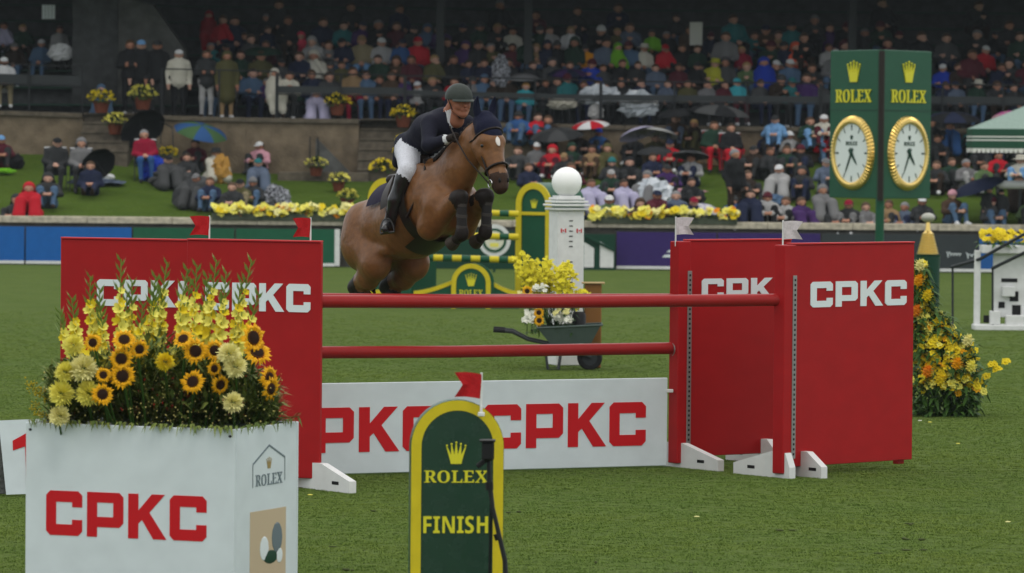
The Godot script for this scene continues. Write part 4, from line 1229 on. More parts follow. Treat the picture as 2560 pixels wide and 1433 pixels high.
func build_wheelbarrow() -> void:
	var b: MB
	var base := ground(1400, 925)
	var o := thing("wheelbarrow", "green wheelbarrow carrying flowers in front of the white pillar", "wheelbarrow", base)
	b = MB.new()
	var tray := [Vector3(-0.30, 0.555, 0), Vector3(0.52, 0.60, 0), Vector3(0.40, 0.36, 0), Vector3(-0.12, 0.33, 0)]
	var wz := [0.30, 0.30, 0.20, 0.20]
	for s in [-1.0, 1.0]:
		b.quad(tray[0] + Vector3(0, 0, s * wz[0]), tray[1] + Vector3(0, 0, s * wz[1]), tray[2] + Vector3(0, 0, s * wz[2]), tray[3] + Vector3(0, 0, s * wz[3]), Vector3(0, 0, s))
	for e in [[0, 3], [1, 2], [3, 2]]:
		var p: Vector3 = tray[e[0]]; var q: Vector3 = tray[e[1]]
		b.quad(p + Vector3(0, 0, wz[e[0]]), q + Vector3(0, 0, wz[e[1]]), q - Vector3(0, 0, wz[e[1]]), p - Vector3(0, 0, wz[e[0]]))
	put("tray", b.done(), mat("barrow_green", Color(0.085, 0.115, 0.105), 0.4, "paint", 1.5), o)
	b = MB.new()
	b.tube([tray[0] + Vector3(0, 0, 0.3), tray[1] + Vector3(0.02, 0, 0.3), tray[1] + Vector3(0.02, 0, -0.3), tray[0] + Vector3(0, 0, -0.3), tray[0] + Vector3(0, 0, 0.3)], [0.014, 0.014, 0.014, 0.014, 0.014], 6)
	put("rim", b.done(), mats.barrow_green, o)
	for s in [-1.0, 1.0]:
		b = MB.new(); b.tube([Vector3(-0.86, 0.52, s * 0.28), Vector3(-0.62, 0.50, s * 0.28), Vector3(-0.42, 0.40, s * 0.25), Vector3(0.0, 0.31, s * 0.18), Vector3(0.40, 0.17, s * 0.06)], [0.022, 0.022, 0.02, 0.02, 0.02], 8)
		var hd := put("handle", b.done(), mats.dark_steel, o)
		b = MB.new(); b.tube([Vector3(-0.87, 0.52, s * 0.28), Vector3(-0.72, 0.512, s * 0.28)], [0.028, 0.028], 8); put("grip", b.done(), mats.rubber, hd)
		b = MB.new(); b.tube([Vector3(-0.20, 0.32, s * 0.22), Vector3(-0.16, 0.02, s * 0.26), Vector3(-0.02, 0.02, s * 0.24), Vector3(0.02, 0.30, s * 0.20)], [0.018, 0.018, 0.018, 0.018], 8); put("leg", b.done(), mats.dark_steel, o)
	var wh := put("wheel", null, null, o, Vector3(0.385, 0.165, 0)) if false else Node3D.new()
	wh.name = "wheel"; o.add_child(wh); wh.position = Vector3(0.385, 0.165, 0)
	var ax := Transform3D(Basis(Vector3.RIGHT, PI * 0.5), Vector3.ZERO)
	b = MB.new(); b.lathe(ax, [Vector2(0.10, -0.045), Vector2(0.15, -0.045), Vector2(0.165, -0.02), Vector2(0.165, 0.02), Vector2(0.15, 0.045), Vector2(0.10, 0.045), Vector2(0.10, -0.045)], 24); put("tyre", b.done(), mats.rubber, wh)
	b = MB.new(); b.lathe(ax, [Vector2(0.0, -0.03), Vector2(0.102, -0.03), Vector2(0.102, 0.03), Vector2(0.0, 0.03)], 20); put("rim", b.done(), mats.dark_steel, wh)
	# things riding in the barrow
	var g := RandomNumberGenerator.new(); g.seed = 91
	var bush := thing("flowering_branch_bush", "spray of yellow blossom branches standing in the wheelbarrow", "flowers", base + Vector3(-0.05, 0.40, 0))
	b = MB.new()
	var bl := MB.new()
	for i in 26:
		var a := g.randf() * TAU
		var tip := Vector3(g.randf_range(-0.58, 0.42), g.randf_range(0.74, 1.10), g.randf_range(-0.25, 0.25))
		if tip.x > 0.2: tip.y -= 0.16
		var mid := tip * Vector3(0.55, 0.6, 0.55)
		b.tube([Vector3(g.randf_range(-0.08, 0.08), 0, g.randf_range(-0.08, 0.08)), mid, tip], [0.008, 0.005, 0.002], 5)
		for k in 36:
			var u := g.randf_range(0.42, 1.0)
			bloom_ball(bl, mid.lerp(tip, (u - 0.3) / 0.7) + Vector3(g.randf_range(-1, 1), g.randf_range(-1, 1), g.randf_range(-1, 1)) * 0.06, g.randf_range(0.022, 0.042), g)
	put("branches", b.done(), mats.leaf_dark, bush)
	tag(put("blossoms", bl.done(), mat("petal_forsythia", Color(0.66, 0.58, 0.03), 0.6), bush), "", "", "", "stuff")
	b = MB.new()
	for i in 220: leaf_blade(b, Vector3(g.randf_range(-0.42, 0.22), g.randf_range(0.05, 0.45), g.randf_range(-0.2, 0.26)), Vector3(g.randf_range(-1, 1), g.randf_range(-0.2, 1), g.randf_range(-0.3, 1)), 0.12, 0.045, 0.4)
	put("foliage", b.done(), mats.leaf_dark, bush)
	var pos := [[1350, 722, "petal_white"], [1338, 762, "petal_white"], [1318, 800, "petal_white"], [1398, 792, "petal_white"], [1412, 800, "petal_white"], [1330, 785, "petal_white"], [1404, 776, "petal_cream"], [1312, 740, "petal_cream"]]
	for i in pos.size():
		var f := thing("daisy_cluster", "cluster of white blooms in the wheelbarrow, %s" % ["above the top rail by the orange rose", "upper of the ones beside the sunflowers", "lowest, over the tray's left rim", "lower pair, left bloom, near the black can", "lower pair, right bloom, near the black can", "left of the lower sunflower", "uppermost near the black can", "cream one at the bush's left"][i], "flowers", at(pos[i][0], pos[i][1], base.z * -1.0 - 0.26), 0.0, "white blooms in the wheelbarrow")
		b = MB.new()
		for k in 14: bloom_ball(b, Vector3(g.randf_range(-1, 1), g.randf_range(-0.5, 0.5), g.randf_range(-0.5, 0.5)) * 0.085, g.randf_range(0.028, 0.045), g)
		put("petals", b.done(), mats[pos[i][2]], f)
		b = MB.new(); b.tube([Vector3.ZERO, Vector3(0.0, -0.2, -0.2)], [0.006, 0.006], 5); put("stem", b.done(), mats.leaf, f)
	for q in [[1347, 782, "upper sunflower in the wheelbarrow"], [1348, 802, "lower sunflower in the wheelbarrow"], [1318, 728, "orange bloom above the top rail in the wheelbarrow"]]:
		sunflower(at(q[0], q[1], base.z * -1.0 - 0.30), 0.075, Vector3(0.1, 0.15, 1), q[2], "small sunflowers in the wheelbarrow", Vector3(0, -0.22, -0.2))
	var can := thing("black_can", "black plastic can standing in the wheelbarrow", "can", base + Vector3(0.24, 0.40, 0.0))
	b = MB.new(); b.lathe(Transform3D(), [Vector2(0, 0), Vector2(0.09, 0), Vector2(0.09, 0.32), Vector2(0.06, 0.36), Vector2(0.0, 0.36)], 14); put("body", b.done(), mats.black_plastic, can)
	b = MB.new(); b.tube([Vector3(-0.07, 0.34, 0), Vector3(-0.05, 0.42, 0), Vector3(0.05, 0.42, 0), Vector3(0.07, 0.34, 0)], [0.01, 0.01, 0.01, 0.01], 6); put("handle", b.done(), mats.black_plastic, can)
	var bxn := thing("orange_crate", "tall tan box behind the wheelbarrow's front", "crate", base + Vector3(0.43, 0.0, -0.5))
	b = MB.new(); b.bx(Vector3(0, 0.56, 0), Vector3(0.22, 1.10, 0.2), 0.01); put("body", b.done(), mat("tan_wood", Color(0.22, 0.10, 0.03), 0.7), bxn)
	b = MB.new(); b.bx(Vector3(0.0, 1.12, 0), Vector3(0.30, 0.02, 0.26), 0.004); put("lid", b.done(), mat("tan_lid", Color(0.42, 0.30, 0.15), 0.7), bxn)

func build_flower_bush() -> void:
	var g := RandomNumberGenerator.new(); g.seed = 404
	var base := ground(2372, 1040)
	var o := thing("flower_bush", "tall cascading bush of yellow and orange flowers behind the right wing", "flower bush", base)
	var s := 47.6 / F                # metres per photograph pixel there
	var b := MB.new()
	var spots := []
	var right := func(t: float) -> float: return curve(t, [[0.0, 70.0], [0.18, 92.0], [0.40, 66.0], [0.60, 8.0], [0.70, -48.0], [1.0, -66.0]])
	for i in 620:
		var t := pow(g.randf(), 1.35)
		var rr: float = right.call(t)
		spots.append(Vector3(g.randf_range(-98.0, rr) * s, (t * 390.0 + 6.0) * s, g.randf_range(-1, 1) * (rr + 98.0) * 0.40 * s))
	for p in spots:
		for k in 4: leaf_blade(b, p, Vector3(g.randf_range(-1, 1), g.randf_range(-0.5, 0.8), g.randf_range(-0.6, 1)), g.randf_range(0.10, 0.20), 0.05, 0.4)
	put("foliage", b.done(), mats.leaf, o)
	b = MB.new(); b.tube([Vector3.ZERO, Vector3(-0.1, 0.8, 0), Vector3(-0.3, 1.55, 0)], [0.05, 0.035, 0.015], 8); put("stem", b.done(), mats.leaf_dark, o)
	for kind in [["petal_yellow", 300, 0.028, 0.062, 0.14], ["petal_lemon", 150, 0.03, 0.062, 0.14], ["petal_amber", 55, 0.035, 0.065, 0.12]]:
		b = MB.new()
		for i in kind[1]:
			var t := lerpf(kind[4] + 0.06, 1.0, pow(g.randf(), 1.2))
			var rr: float = right.call(t)
			var a := g.randf_range(-0.3, PI + 0.1)
			var k := g.randf_range(0.35, 1.12)
			bloom_ball(b, Vector3((lerpf(-98.0, rr, 0.5) + cos(a) * (rr + 98.0) * 0.5 * k) * s, (t * 390.0 + g.randf_range(-14, 14)) * s, sin(a) * (rr + 98.0) * 0.40 * s), g.randf_range(kind[2], kind[3]), g)
		tag(put("blossoms", b.done(), mats[kind[0]], o), "", "", "", "stuff")
	var big := [[2392, 908, "petal_amber", "orange bloom low on the bush beside its yellow neighbour"], [2428, 915, "petal_lemon", "pale yellow round bloom at the bush's right side"], [2350, 948, "petal_yellow", "yellow round bloom low on the bush's middle"], [2318, 928, "petal_orange", "orange bloom low on the bush beside the red wing"], [2296, 700, "petal_amber", "amber bloom at the bush's top beside the red wing"], [2318, 738, "petal_yellow", "yellow bloom just below the bush's topmost bloom"], [2290, 776, "petal_orange", "dark orange bloom half hidden by the red wing"], [2420, 850, "petal_cream", "cream bloom at the bush's right shoulder"], [2300, 662, "petal_cream", "cream bloom at the very top of the bush"]]
	for i in big.size():
		var q: Array = big[i]
		var f := thing("round_bloom", q[3], "flower", at(q[0], q[1], -base.z - 0.42 + (0.25 if q[1] < 800 else 0.0)), 0.0, "large blooms in the flower bush")
		b = MB.new()
		for k in 26:
			var th := acos(1.0 - 1.3 * (k + 0.5) / 26.0); var a := k * 2.4
			var dir := Vector3(sin(th) * cos(a), sin(th) * sin(a), cos(th))
			var e := dir.cross(Vector3(0.2, 1, 0.1)).normalized() * 0.026
			b.flat(dir * 0.02, dir * 0.055 + e, dir * 0.055 - e, dir); b.flat(dir * 0.055 + e, dir * 0.078 + Vector3(0, 0, 0.012), dir * 0.055 - e, dir)
		b.orb(Vector3.ZERO, Vector3.ONE * 0.045, 10, 6)
		put("petals", b.done(), mats[q[2]], f)
		b = MB.new(); b.tube([Vector3.ZERO, Vector3(0, -0.12, -0.25)], [0.007, 0.007], 5); put("stem", b.done(), mats.leaf, f)
	var sp := thing("flower_spray", "thin stem with three small yellow flowers reaching out over the grass", "flower", at(2440, 935, -base.z - 0.1))
	b = MB.new(); b.tube([Vector3(-0.12, -0.05, 0), Vector3(0.1, 0.05, 0), Vector3(0.34, 0.13, 0)], [0.006, 0.005, 0.004], 5); put("stem", b.done(), mats.leaf, sp)
	for q in [Vector3(0.32, 0.13, 0), Vector3(0.17, 0.10, 0.0), Vector3(0.22, 0.05, 0.02)]:
		b = MB.new(); bloom_ball(b, q, 0.05, g); bloom_ball(b, q + Vector3(0.03, 0.01, 0), 0.04, g); put("bloom", b.done(), mats.petal_yellow, sp)

# ---------------------------------------------------------------- foreground
func sunflower(where: Vector3, r: float, look: Vector3, label: String, group: String, root: Vector3) -> void:
	var g := RandomNumberGenerator.new(); g.seed = int(where.x * 977.0 + where.y * 313.0) + 7
	var o := thing("sunflower", label, "sunflower", where, 0.0, group)
	look = look.normalized()
	var x := Vector3.UP.cross(look).normalized()
	var t := Transform3D(Basis(x, look.cross(x), look), Vector3.ZERO)
	var b := MB.new()
	for ring in 2:
		var n := 17
		for i in n:
			var a := TAU * (i + ring * 0.5 + g.randf_range(-0.25, 0.25)) / n
			var k := r * g.randf_range(0.88, 1.08) * (1.0 if ring == 0 else 0.9)
			var o2 := Vector3(cos(a), sin(a), 0); var s := Vector3(-sin(a), cos(a), 0)
			var z0 := 0.004 * ring
			var bend := g.randf_range(-0.25, 0.20) * r
			var p0 := t * (o2 * r * 0.40 + Vector3(0, 0, z0)); var m := o2 * k * 0.70 + Vector3(0, 0, z0 + r * 0.10)
			var w := s * r * 0.115
			var tip := t * (o2 * k + Vector3(0, 0, bend))
			var mm := t * (m + Vector3(0, 0, r * 0.03))
			b.flat(p0, t * (m + w), mm, look); b.flat(p0, mm, t * (m - w), look)
			b.flat(t * (m + w), tip, mm, look); b.flat(mm, tip, t * (m - w), look)
	put("petals", b.done(), mats.petal_amber, o)
	b = MB.new(); b.ball(t * Transform3D(Basis.from_scale(Vector3(r * 0.44, r * 0.44, r * 0.15)), Vector3(0, 0, r * 0.05)), 18, 9); put("seed_disc", b.done(), mats.seed_brown, o)
	b = MB.new()
	for i in 26:
		var a := TAU * i / 26.0
		b.ball(t * Transform3D(Basis.from_scale(Vector3.ONE * r * 0.035), Vector3(cos(a) * r * 0.40, sin(a) * r * 0.40, r * 0.11)), 5, 4)
	put("floret_ring", b.done(), mat("floret_brown", Color(0.16, 0.055, 0.008), 0.8), o)
	b = MB.new(); b.tube([Vector3.ZERO, -look * 0.05 + Vector3.DOWN * 0.02, root * 0.5 + Vector3(0, -0.02, -0.02), root], [0.009, 0.009, 0.008, 0.008], 6); put("stem", b.done(), mats.leaf, o)

func gladiolus(foot: Vector3, tip: Vector3, label: String, i: int) -> void:
	var g := RandomNumberGenerator.new(); g.seed = 800 + i
	var o := thing("gladiolus", label, "gladiolus", foot, 0.0, "yellow gladioli in the planter")
	var d := tip - foot
	var curl := Vector3(g.randf_range(-0.07, 0.07), 0, g.randf_range(-0.04, 0.04))
	var f := func(u: float) -> Vector3: return d * u + curl * sin(u * PI) + curl * 1.1 * maxf(0.0, u - 0.75) * 4.0 * u
	var pts := []; var rad := []
	for k in 9:
		var u := k / 8.0
		pts.append(f.call(u)); rad.append(lerpf(0.008, 0.004, u))
	var b := MB.new(); b.tube(pts, rad, 6); put("stem", b.done(), mats.leaf_light, o)
	# closed green buds towards the tip
	b = MB.new()
	for k in 7:
		var u := 0.80 + k * 0.03
		var p: Vector3 = f.call(minf(u, 1.0))
		var s := 1.0 if k % 2 else -1.0
		leaf_blade(b, p, d.normalized() + Vector3(s * 0.55, 0.0, g.randf_range(-0.2, 0.5)), lerpf(0.10, 0.06, k / 8.0), 0.030, -0.15)
		leaf_blade(b, p, d.normalized() + Vector3(s * 0.45, 0.1, 0.3), lerpf(0.085, 0.05, k / 8.0), 0.026, -0.1)
	put("buds", b.done(), mats.leaf_light, o)
	for k in 12:
		var u := 0.44 + k * 0.034
		var p: Vector3 = f.call(u)
		var s := 1.0 if k % 2 else -1.0
		var look := Vector3(s * g.randf_range(0.25, 0.8), 0.5, g.randf_range(0.5, 1.0)).normalized()
		var x := look.cross(Vector3.UP).normalized(); var y := look.cross(x)
		b = MB.new()
		var r := lerpf(0.044, 0.026, k / 12.0) * g.randf_range(0.8, 1.3)
		for m in 6:
			var a := TAU * m / 6.0 + g.randf() * 0.3
			var o2 := x * cos(a) + y * sin(a); var e := (x * -sin(a) + y * cos(a)) * r * 0.50
			var m1 := look * r * 0.55 + o2 * r * 0.55; var t := look * r * g.randf_range(0.7, 1.0) + o2 * r * 1.05
			b.flat(Vector3.ZERO, m1 + e, m1 - e, look - o2); b.quad(m1 + e, t + e * 0.45, t - e * 0.45, m1 - e, look - o2 * 0.4)
		put("floret", b.done(), mats.petal_lemon if (k + i) % 3 else mats.petal_yellow, o, p)
	b = MB.new()
	for k in 2: leaf_blade(b, f.call(0.05 + 0.1 * k), Vector3((k * 2 - 1) * 0.25, 1.0, 0.2), 0.36, 0.022, 0.0)
	put("sword_leaf", b.done(), mats.leaf, o)

func pompon(where: Vector3, r: float, m: Material, label: String) -> void:
	var g := RandomNumberGenerator.new(); g.seed = int(where.x * 877.0 + where.y * 411.0) + 3
	var o := thing("chrysanthemum", label, "chrysanthemum", where, 0.0, "round chrysanthemums in the planter")
	var b := MB.new()
	for k in 150:
		var th := acos(1.0 - 1.75 * (k + 0.5) / 150.0); var a := k * 2.39996
		var dir := Vector3(sin(th) * cos(a), sin(th) * sin(a) * 0.85 + 0.1, cos(th)).normalized()
		var e := dir.cross(Vector3(g.randf(), 1, g.randf())).normalized() * r * 0.12
		var l := r * g.randf_range(0.82, 1.12) * (0.8 + 0.25 * sin(th))
		var up := Vector3(0, 0, r * 0.14)
		b.flat(dir * r * 0.25, dir * l * 0.75 + e, dir * l * 0.75 - e, dir); b.flat(dir * l * 0.75 + e, dir * l + up, dir * l * 0.75 - e, dir)
	put("petals", b.done(), m, o)
	b = MB.new(); b.tube([Vector3.ZERO, Vector3(0, -0.08, -0.06), Vector3(0.0, -0.30, -0.34)], [0.007, 0.007, 0.007], 6); put("stem", b.done(), mats.leaf, o)

func build_foreground() -> void:
	var b: MB
	# planter: front face and a narrower side face meeting at a corner near the camera
	var top := 1.096
	var c0 := on(62, 29.55, 0.0); var c1 := on(584, 29.0, 0.0); var c2 := on(744, 29.9, 0.0)
	var c3 := c0 + (c2 - c1)
	var pb := (c0 + c1 + c2 + c3) * 0.25
	var o := thing("planter_box", "large white planter box with red lettering full of yellow flowers", "planter", pb)
	var cs := [c0 - pb, c1 - pb, c2 - pb, c3 - pb]
	for i in 4:
		var p: Vector3 = cs[i]; var q: Vector3 = cs[(i + 1) % 4]
		var fr := facing(p, q - p)
		b = MB.new(); b.box(fr * Transform3D(Basis(), Vector3((q - p).length() * 0.5, top * 0.5 + 0.01, -0.0125)), Vector3((q - p).length() - (0.052 if i % 2 else 0.0), top - 0.02, 0.025), 0.004)
		var side := put("side_panel", b.done(), mats.white_board, o)
		if i == 0:
			for k in [0.022, 0.978]:
				b = MB.new(); b.ball(fr * Transform3D(Basis.from_scale(Vector3(0.012, 0.009, 0.004)), Vector3((q - p).length() * k, top - 0.045, 0.001)), 8, 5); put("screw", b.done(), mats.black_plastic, side)
	b = MB.new()
	b.quad(cs[0] + Vector3.UP * 0.98, cs[1] + Vector3.UP * 0.98, cs[2] + Vector3.UP * 0.98, cs[3] + Vector3.UP * 0.98, Vector3.UP)
	put("soil", b.done(), mat("soil", Color(0.03, 0.022, 0.015), 0.95), o)
	var f0 := facing(cs[0], cs[1] - cs[0])
	var w0: float = (cs[1] - cs[0]).length()
	var ya := at(300, 1345, 29.3).y; var yb := at(300, 1233, 29.3).y
	block_word(o, "CPKC", f0 * Transform3D(Basis(), Vector3(w0 * (115 - 62) / 522.0, ya, -0.001)), yb - ya, w0 * 405 / 522.0, mats.red_print, 0.004)
	# printed house emblem on the narrow side
	var f1 := facing(cs[1], cs[2] - cs[1])
	var w1: float = (cs[2] - cs[1]).length()
	var ln := mat("print_slate", Color(0.13, 0.17, 0.19), 0.5)
	b = MB.new()
	var hy := top - 0.13
	var pts := [Vector2(0.28 * w1, hy - 0.26), Vector2(0.28 * w1, hy - 0.11), Vector2(0.53 * w1, hy), Vector2(0.78 * w1, hy - 0.09), Vector2(0.78 * w1, hy - 0.24)]
	for k in pts.size() - 1: b.beam(f1 * Vector3(pts[k].x, pts[k].y, 0.001), f1 * Vector3(pts[k + 1].x, pts[k + 1].y, 0.001), 0.012, 0.003, 0.0)
	put("house_outline", b.done(), ln, o)
	b = MB.new(); crown(f1 * Transform3D(Basis(), Vector3(0.53 * w1, hy - 0.15, -0.001)), 0.08, 0.075, b, 0.003); put("crown_emblem", b.done(), mat("print_bronze", Color(0.30, 0.22, 0.08), 0.5), o)
	text(o, "lettering", "ROLEX", "Droid Serif", 700, f1 * Transform3D(Basis(), Vector3(0.53 * w1, hy - 0.22, -0.001)), w1 * 0.42, 0.075, ln, 0.003)
	b = MB.new(); b.box(f1 * Transform3D(Basis(), Vector3(0.52 * w1, 0.30, 0.0005)), Vector3(w1 * 0.56, 0.5, 0.003), 0.0); put("tan_print", b.done(), mat("print_tan", Color(0.50, 0.40, 0.27), 0.5), o)
	for q in [[0.46, 0.30, 0.10, 0.16, "white_print"], [0.66, 0.36, 0.12, 0.20, "print_slate"], [0.56, 0.24, 0.16, 0.09, "dark_green"], [0.70, 0.24, 0.07, 0.10, "white_print"]]:
		b = MB.new(); b.ball(f1 * Transform3D(Basis.from_scale(Vector3(q[2] * w1 * 0.7, q[3] * 0.5, 0.002)), Vector3(q[0] * w1, q[1], 0.0025)), 14, 6); put("figure_print", b.done(), mats[q[4]], o)
	# flowers in the planter
	var mid := 29.9
	var g := RandomNumberGenerator.new(); g.seed = 1212
	var tips := [[295, 648, 285, 0], [205, 690, 210, 0], [245, 720, 245, 0], [330, 700, 330, 1], [375, 690, 350, 0], [400, 655, 375, 1], [440, 672, 420, 0], [178, 745, 190, 1], [120, 780, 180, 1], [365, 720, 350, 0], [310, 730, 300, 1], [265, 760, 262, 0], [420, 720, 408, 1], [485, 662, 500, 0], [530, 650, 530, 0], [545, 690, 540, 1], [610, 650, 590, 0], [620, 735, 605, 1], [575, 680, 570, 0], [500, 715, 505, 1], [460, 700, 455, 1], [560, 740, 560, 0], [595, 700, 600, 0], [345, 760, 340, 0]]
	for i in tips.size():
		var q: Array = tips[i]
		var dd: float = mid + q[3] * 0.25 - 0.05
		var foot := at(q[2] * 0.82 + 60, 1060, dd); foot.y = 1.0
		gladiolus(foot, at(q[0], q[1], dd - 0.05), "yellow gladiolus spike %s in the planter" % ["tallest over the first white letters", "leaning near the wing's left edge", "beside the red wing's first letter", "curling over the letter P", "forked at the centre left", "tall and bent at the centre left", "outermost of the left bunch, bending right", "short at the far left", "drooping out past the wing's left edge", "in the middle of the left bunch", "short in the left bunch's middle", "low in the left bunch", "thin at the left bunch's right side", "first of the tall right bunch", "tallest bent tip of the right bunch", "behind the tallest of the right bunch", "tall leaning right over the letter K", "short at the right bunch's edge", "upright in the right bunch", "short at the right bunch's left", "crossing between both bunches", "low in the right bunch", "upright just left of the letter K", "lowest above the two big sunflowers"][i], i)
	var suns := [[232, 857, 21, -0.2, 0.1, "small half-shut sunflower at the upper left"], [310, 850, 27, 0.1, 0.7, "sunflower turned upward, uppermost left of the gap"], [348, 873, 22, 0.4, -0.1, "plain orange sunflower bud right of the upturned one"], [303, 897, 27, 0.0, 0.0, "middle of the three stacked sunflowers"], [306, 940, 29, 0.05, 0.05, "lowest and largest of the three stacked sunflowers"], [258, 938, 18, 0.0, 0.2, "little closed sunflower beside the stacked ones"], [256, 986, 25, 0.1, 0.15, "sunflower between the two cream pompons"], [458, 848, 25, -0.3, 0.9, "sunflower seen edge-on at the right bunch's left"], [488, 878, 29, 0.3, 0.1, "large sunflower in the right bunch under the gladioli"], [537, 876, 25, 0.0, 0.0, "sunflower right of the large one in the right bunch"], [482, 955, 28, -0.3, 0.4, "lone sunflower low in the middle"], [535, 922, 18, 0.6, 0.0, "folded orange sunflower in the right bunch"], [550, 962, 23, 0.7, -0.3, "drooping orange sunflower low in the right bunch"], [632, 845, 34, 0.9, 0.2, "dark-hearted sunflower at the right end, topmost"], [642, 882, 34, 0.5, 0.9, "wide sunflower below the dark-hearted one"], [672, 945, 28, 1.2, 0.0, "sunflower turned sideways at the right end, upper"], [676, 972, 28, 1.4, -0.2, "sunflower turned sideways at the right end, lower"]]
	for q in suns:
		var p := at(q[0], q[1], mid - 0.60 + (q[0] - 300) * 0.0006)
		sunflower(p, q[2] * 1.22 * 29.5 / F, Vector3(q[3], q[4], 1.0), q[5] + " in the planter", "sunflowers in the planter", Vector3((384 - q[0]) * 0.0006, 1.0 - p.y, -0.34))
	var poms := [[209, 920, 29, "petal_cream", "large cream pompon at the upper left"], [222, 984, 27, "petal_lemon", "lemon pompon between sunflower and leaves"], [153, 984, 27, "petal_lemon", "lemon pompon at the left edge"], [148, 1040, 22, "petal_cream", "cream pompon low on the left rim"], [162, 930, 22, "petal_lemon", "lemon pompon left of the large cream one"], [572, 884, 24, "petal_cream", "greenish cream pompon right of the gladioli"], [588, 918, 24, "petal_cream", "greenish cream pompon below its twin on the right"], [582, 1006, 22, "petal_cream", "pale pompon low on the right rim"], [183, 862, 22, "petal_lemon", "lemon bloom at the upper left edge"], [412, 905, 20, "petal_yellow", "yellow bloom in the middle gap"]]
	for q in poms: pompon(at(q[0], q[1], mid - 0.56), q[2] * 1.25 * 29.5 / F, mats[q[3]], q[4] + " of the planter")
	# leafy filler
	b = MB.new()
	var lt := MB.new()
	for i in 9200:
		var px := g.randf_range(125, 690)
		var hi := 850.0 + absf(px - 400) * 0.30 if px < 640 else 965.0
		var py := g.randf_range(hi, 1065)
		if py < 900 and g.randf() < 0.45: continue
		var p := at(px, py, mid + g.randf_range(-0.38, 0.35) * clampf((1075 - py) / 60.0, 0.4, 1.0))
		var dir := Vector3(g.randf_range(-1, 1) + (px - 400) * 0.0006, g.randf_range(0.0, 1.2), g.randf_range(-0.4, 1.0))
		leaf_blade(lt if g.randf() < 0.60 else b, p, dir, g.randf_range(0.06, 0.16), g.randf_range(0.010, 0.040), g.randf_range(0, 0.4))
	var fo := Node3D.new(); fo.name = "filler_greenery"; add_child(fo)
	tag(fo, "mass of feathery green leaves between the planter's flowers", "foliage", "", "stuff")
	for i in 170:       # sprigs that hang over the rim
		var u := fposmod(floorf(g.randf() * 7.0) / 7.0 + 0.07 + g.randfn(0.0, 0.035), 1.0)
		var rim: Vector3 = (c0.lerp(c1, u) if i % 4 else c1.lerp(c2, u)) + Vector3(0, top + 0.01, 0)
		leaf_blade(lt if i % 2 else b, rim + Vector3(0, 0, -0.02), Vector3(g.randf_range(-0.7, 0.7), g.randf_range(0.0, 0.5), 1.0), g.randf_range(0.05, 0.11), g.randf_range(0.008, 0.022), g.randf_range(0.3, 0.9))
	put("dark_leaves", b.done(), mat("leaf_mid", Color(0.085, 0.125, 0.028), 0.6), fo)
	put("pale_leaves", lt.done(), mat("leaf_olive", Color(0.150, 0.185, 0.040), 0.6), fo)
	b = MB.new()
	for i in 620:
		var px := g.randf_range(85, 710)
		var k := FastNoiseLite.new() if false else null
		var py := g.randf_range(930, 1062)
		if absf(px - 430) > 110 and g.randf() < 0.55: continue
		var p := at(px, py, mid - 0.40 + g.randf_range(-0.05, 0.2))
		b.ball(Transform3D(Basis.from_scale(Vector3.ONE * g.randf_range(0.003, 0.0075)), p), 5, 3)
	put("seed_sprays", b.done(), mat("straw", Color(0.48, 0.42, 0.14), 0.8), fo)
	# goldenrod plumes at the left rim
	for q in [[95, 975, "upper goldenrod plume reaching left over the planter's corner"], [105, 1030, "lower goldenrod plume at the planter's left corner"]]:
		var p := at(q[0], q[1], mid - 0.1)
		var gr := thing("goldenrod", q[2], "flower", p, 0.0, "goldenrod plumes")
		b = MB.new()
		for i in 90:
			var u := g.randf()
			b.ball(Transform3D(Basis.from_scale(Vector3.ONE * g.randf_range(0.004, 0.008)), Vector3(0.10 * u - 0.06 + g.randf_range(-0.03, 0.03), 0.03 - u * 0.10 + g.randf_range(-0.03, 0.05), g.randf_range(-0.03, 0.03))), 5, 3)
		put("plume", b.done(), mat("goldenrod", Color(0.42, 0.33, 0.02), 0.8), gr)
		b = MB.new(); b.tube([Vector3(-0.05, 0.03, 0), Vector3(0.05, -0.06, 0), Vector3(0.14, -0.22, 0.0)], [0.003, 0.004, 0.005], 5); put("stem", b.done(), mats.leaf, gr)
	var fern := thing("fern_sprig", "narrow rosemary-like sprig hanging over the planter's right corner", "foliage", at(700, 1045, mid - 0.1))
	b = MB.new()
	for i in 60:
		var u := i / 60.0
		leaf_blade(b, Vector3(u * 0.14 - 0.02, 0.02 * sin(u * 9.0), 0.0), Vector3(0.7, sin(i * 2.1), cos(i * 1.7)), 0.045, 0.006, 0.0)
	put("needles", b.done(), mats.leaf_mid, fern)
	b = MB.new(); b.tube([Vector3(-0.08, -0.06, 0), Vector3(-0.02, 0, 0), Vector3(0.13, 0.01, 0)], [0.004, 0.004, 0.003], 5); put("stem", b.done(), mats.leaf, fern)
	# finish marker
	var fd := 28.0
	var base := on(1140, fd, 0.0)
	o = thing("finish_marker", "round-topped green finish board with yellow border and lettering", "finish sign", base, 0.0)
	o.rotation.y = 0.10
	var h := at(1140, 1000, fd).y
	var w := 0.575
	b = MB.new(); b.prism(Transform3D(Basis(), Vector3(0, 0, -0.13)), arch(w, h), 0.13); put("body", b.done(), mats.green_board, o)
	b = MB.new(); arch_border(b, Transform3D(), w - 0.006, h - 0.003, 0.062, 0.006, 30); put("border", b.done(), mats.yellow_paint, o)
	b = MB.new(); b.prism(Transform3D(Basis(), Vector3(0, 0, 0.0)), arch(w - 0.128, h - 0.064), 0.002, false); put("face", b.done(), mat("face_green", Color(0.008, 0.040, 0.022), 0.30, "paint", 0.8), o)
	var tf := func(px: float, py: float) -> Vector3:
		var q := at(px, py, fd) - base
		return Vector3(q.x, q.y, 0.002)
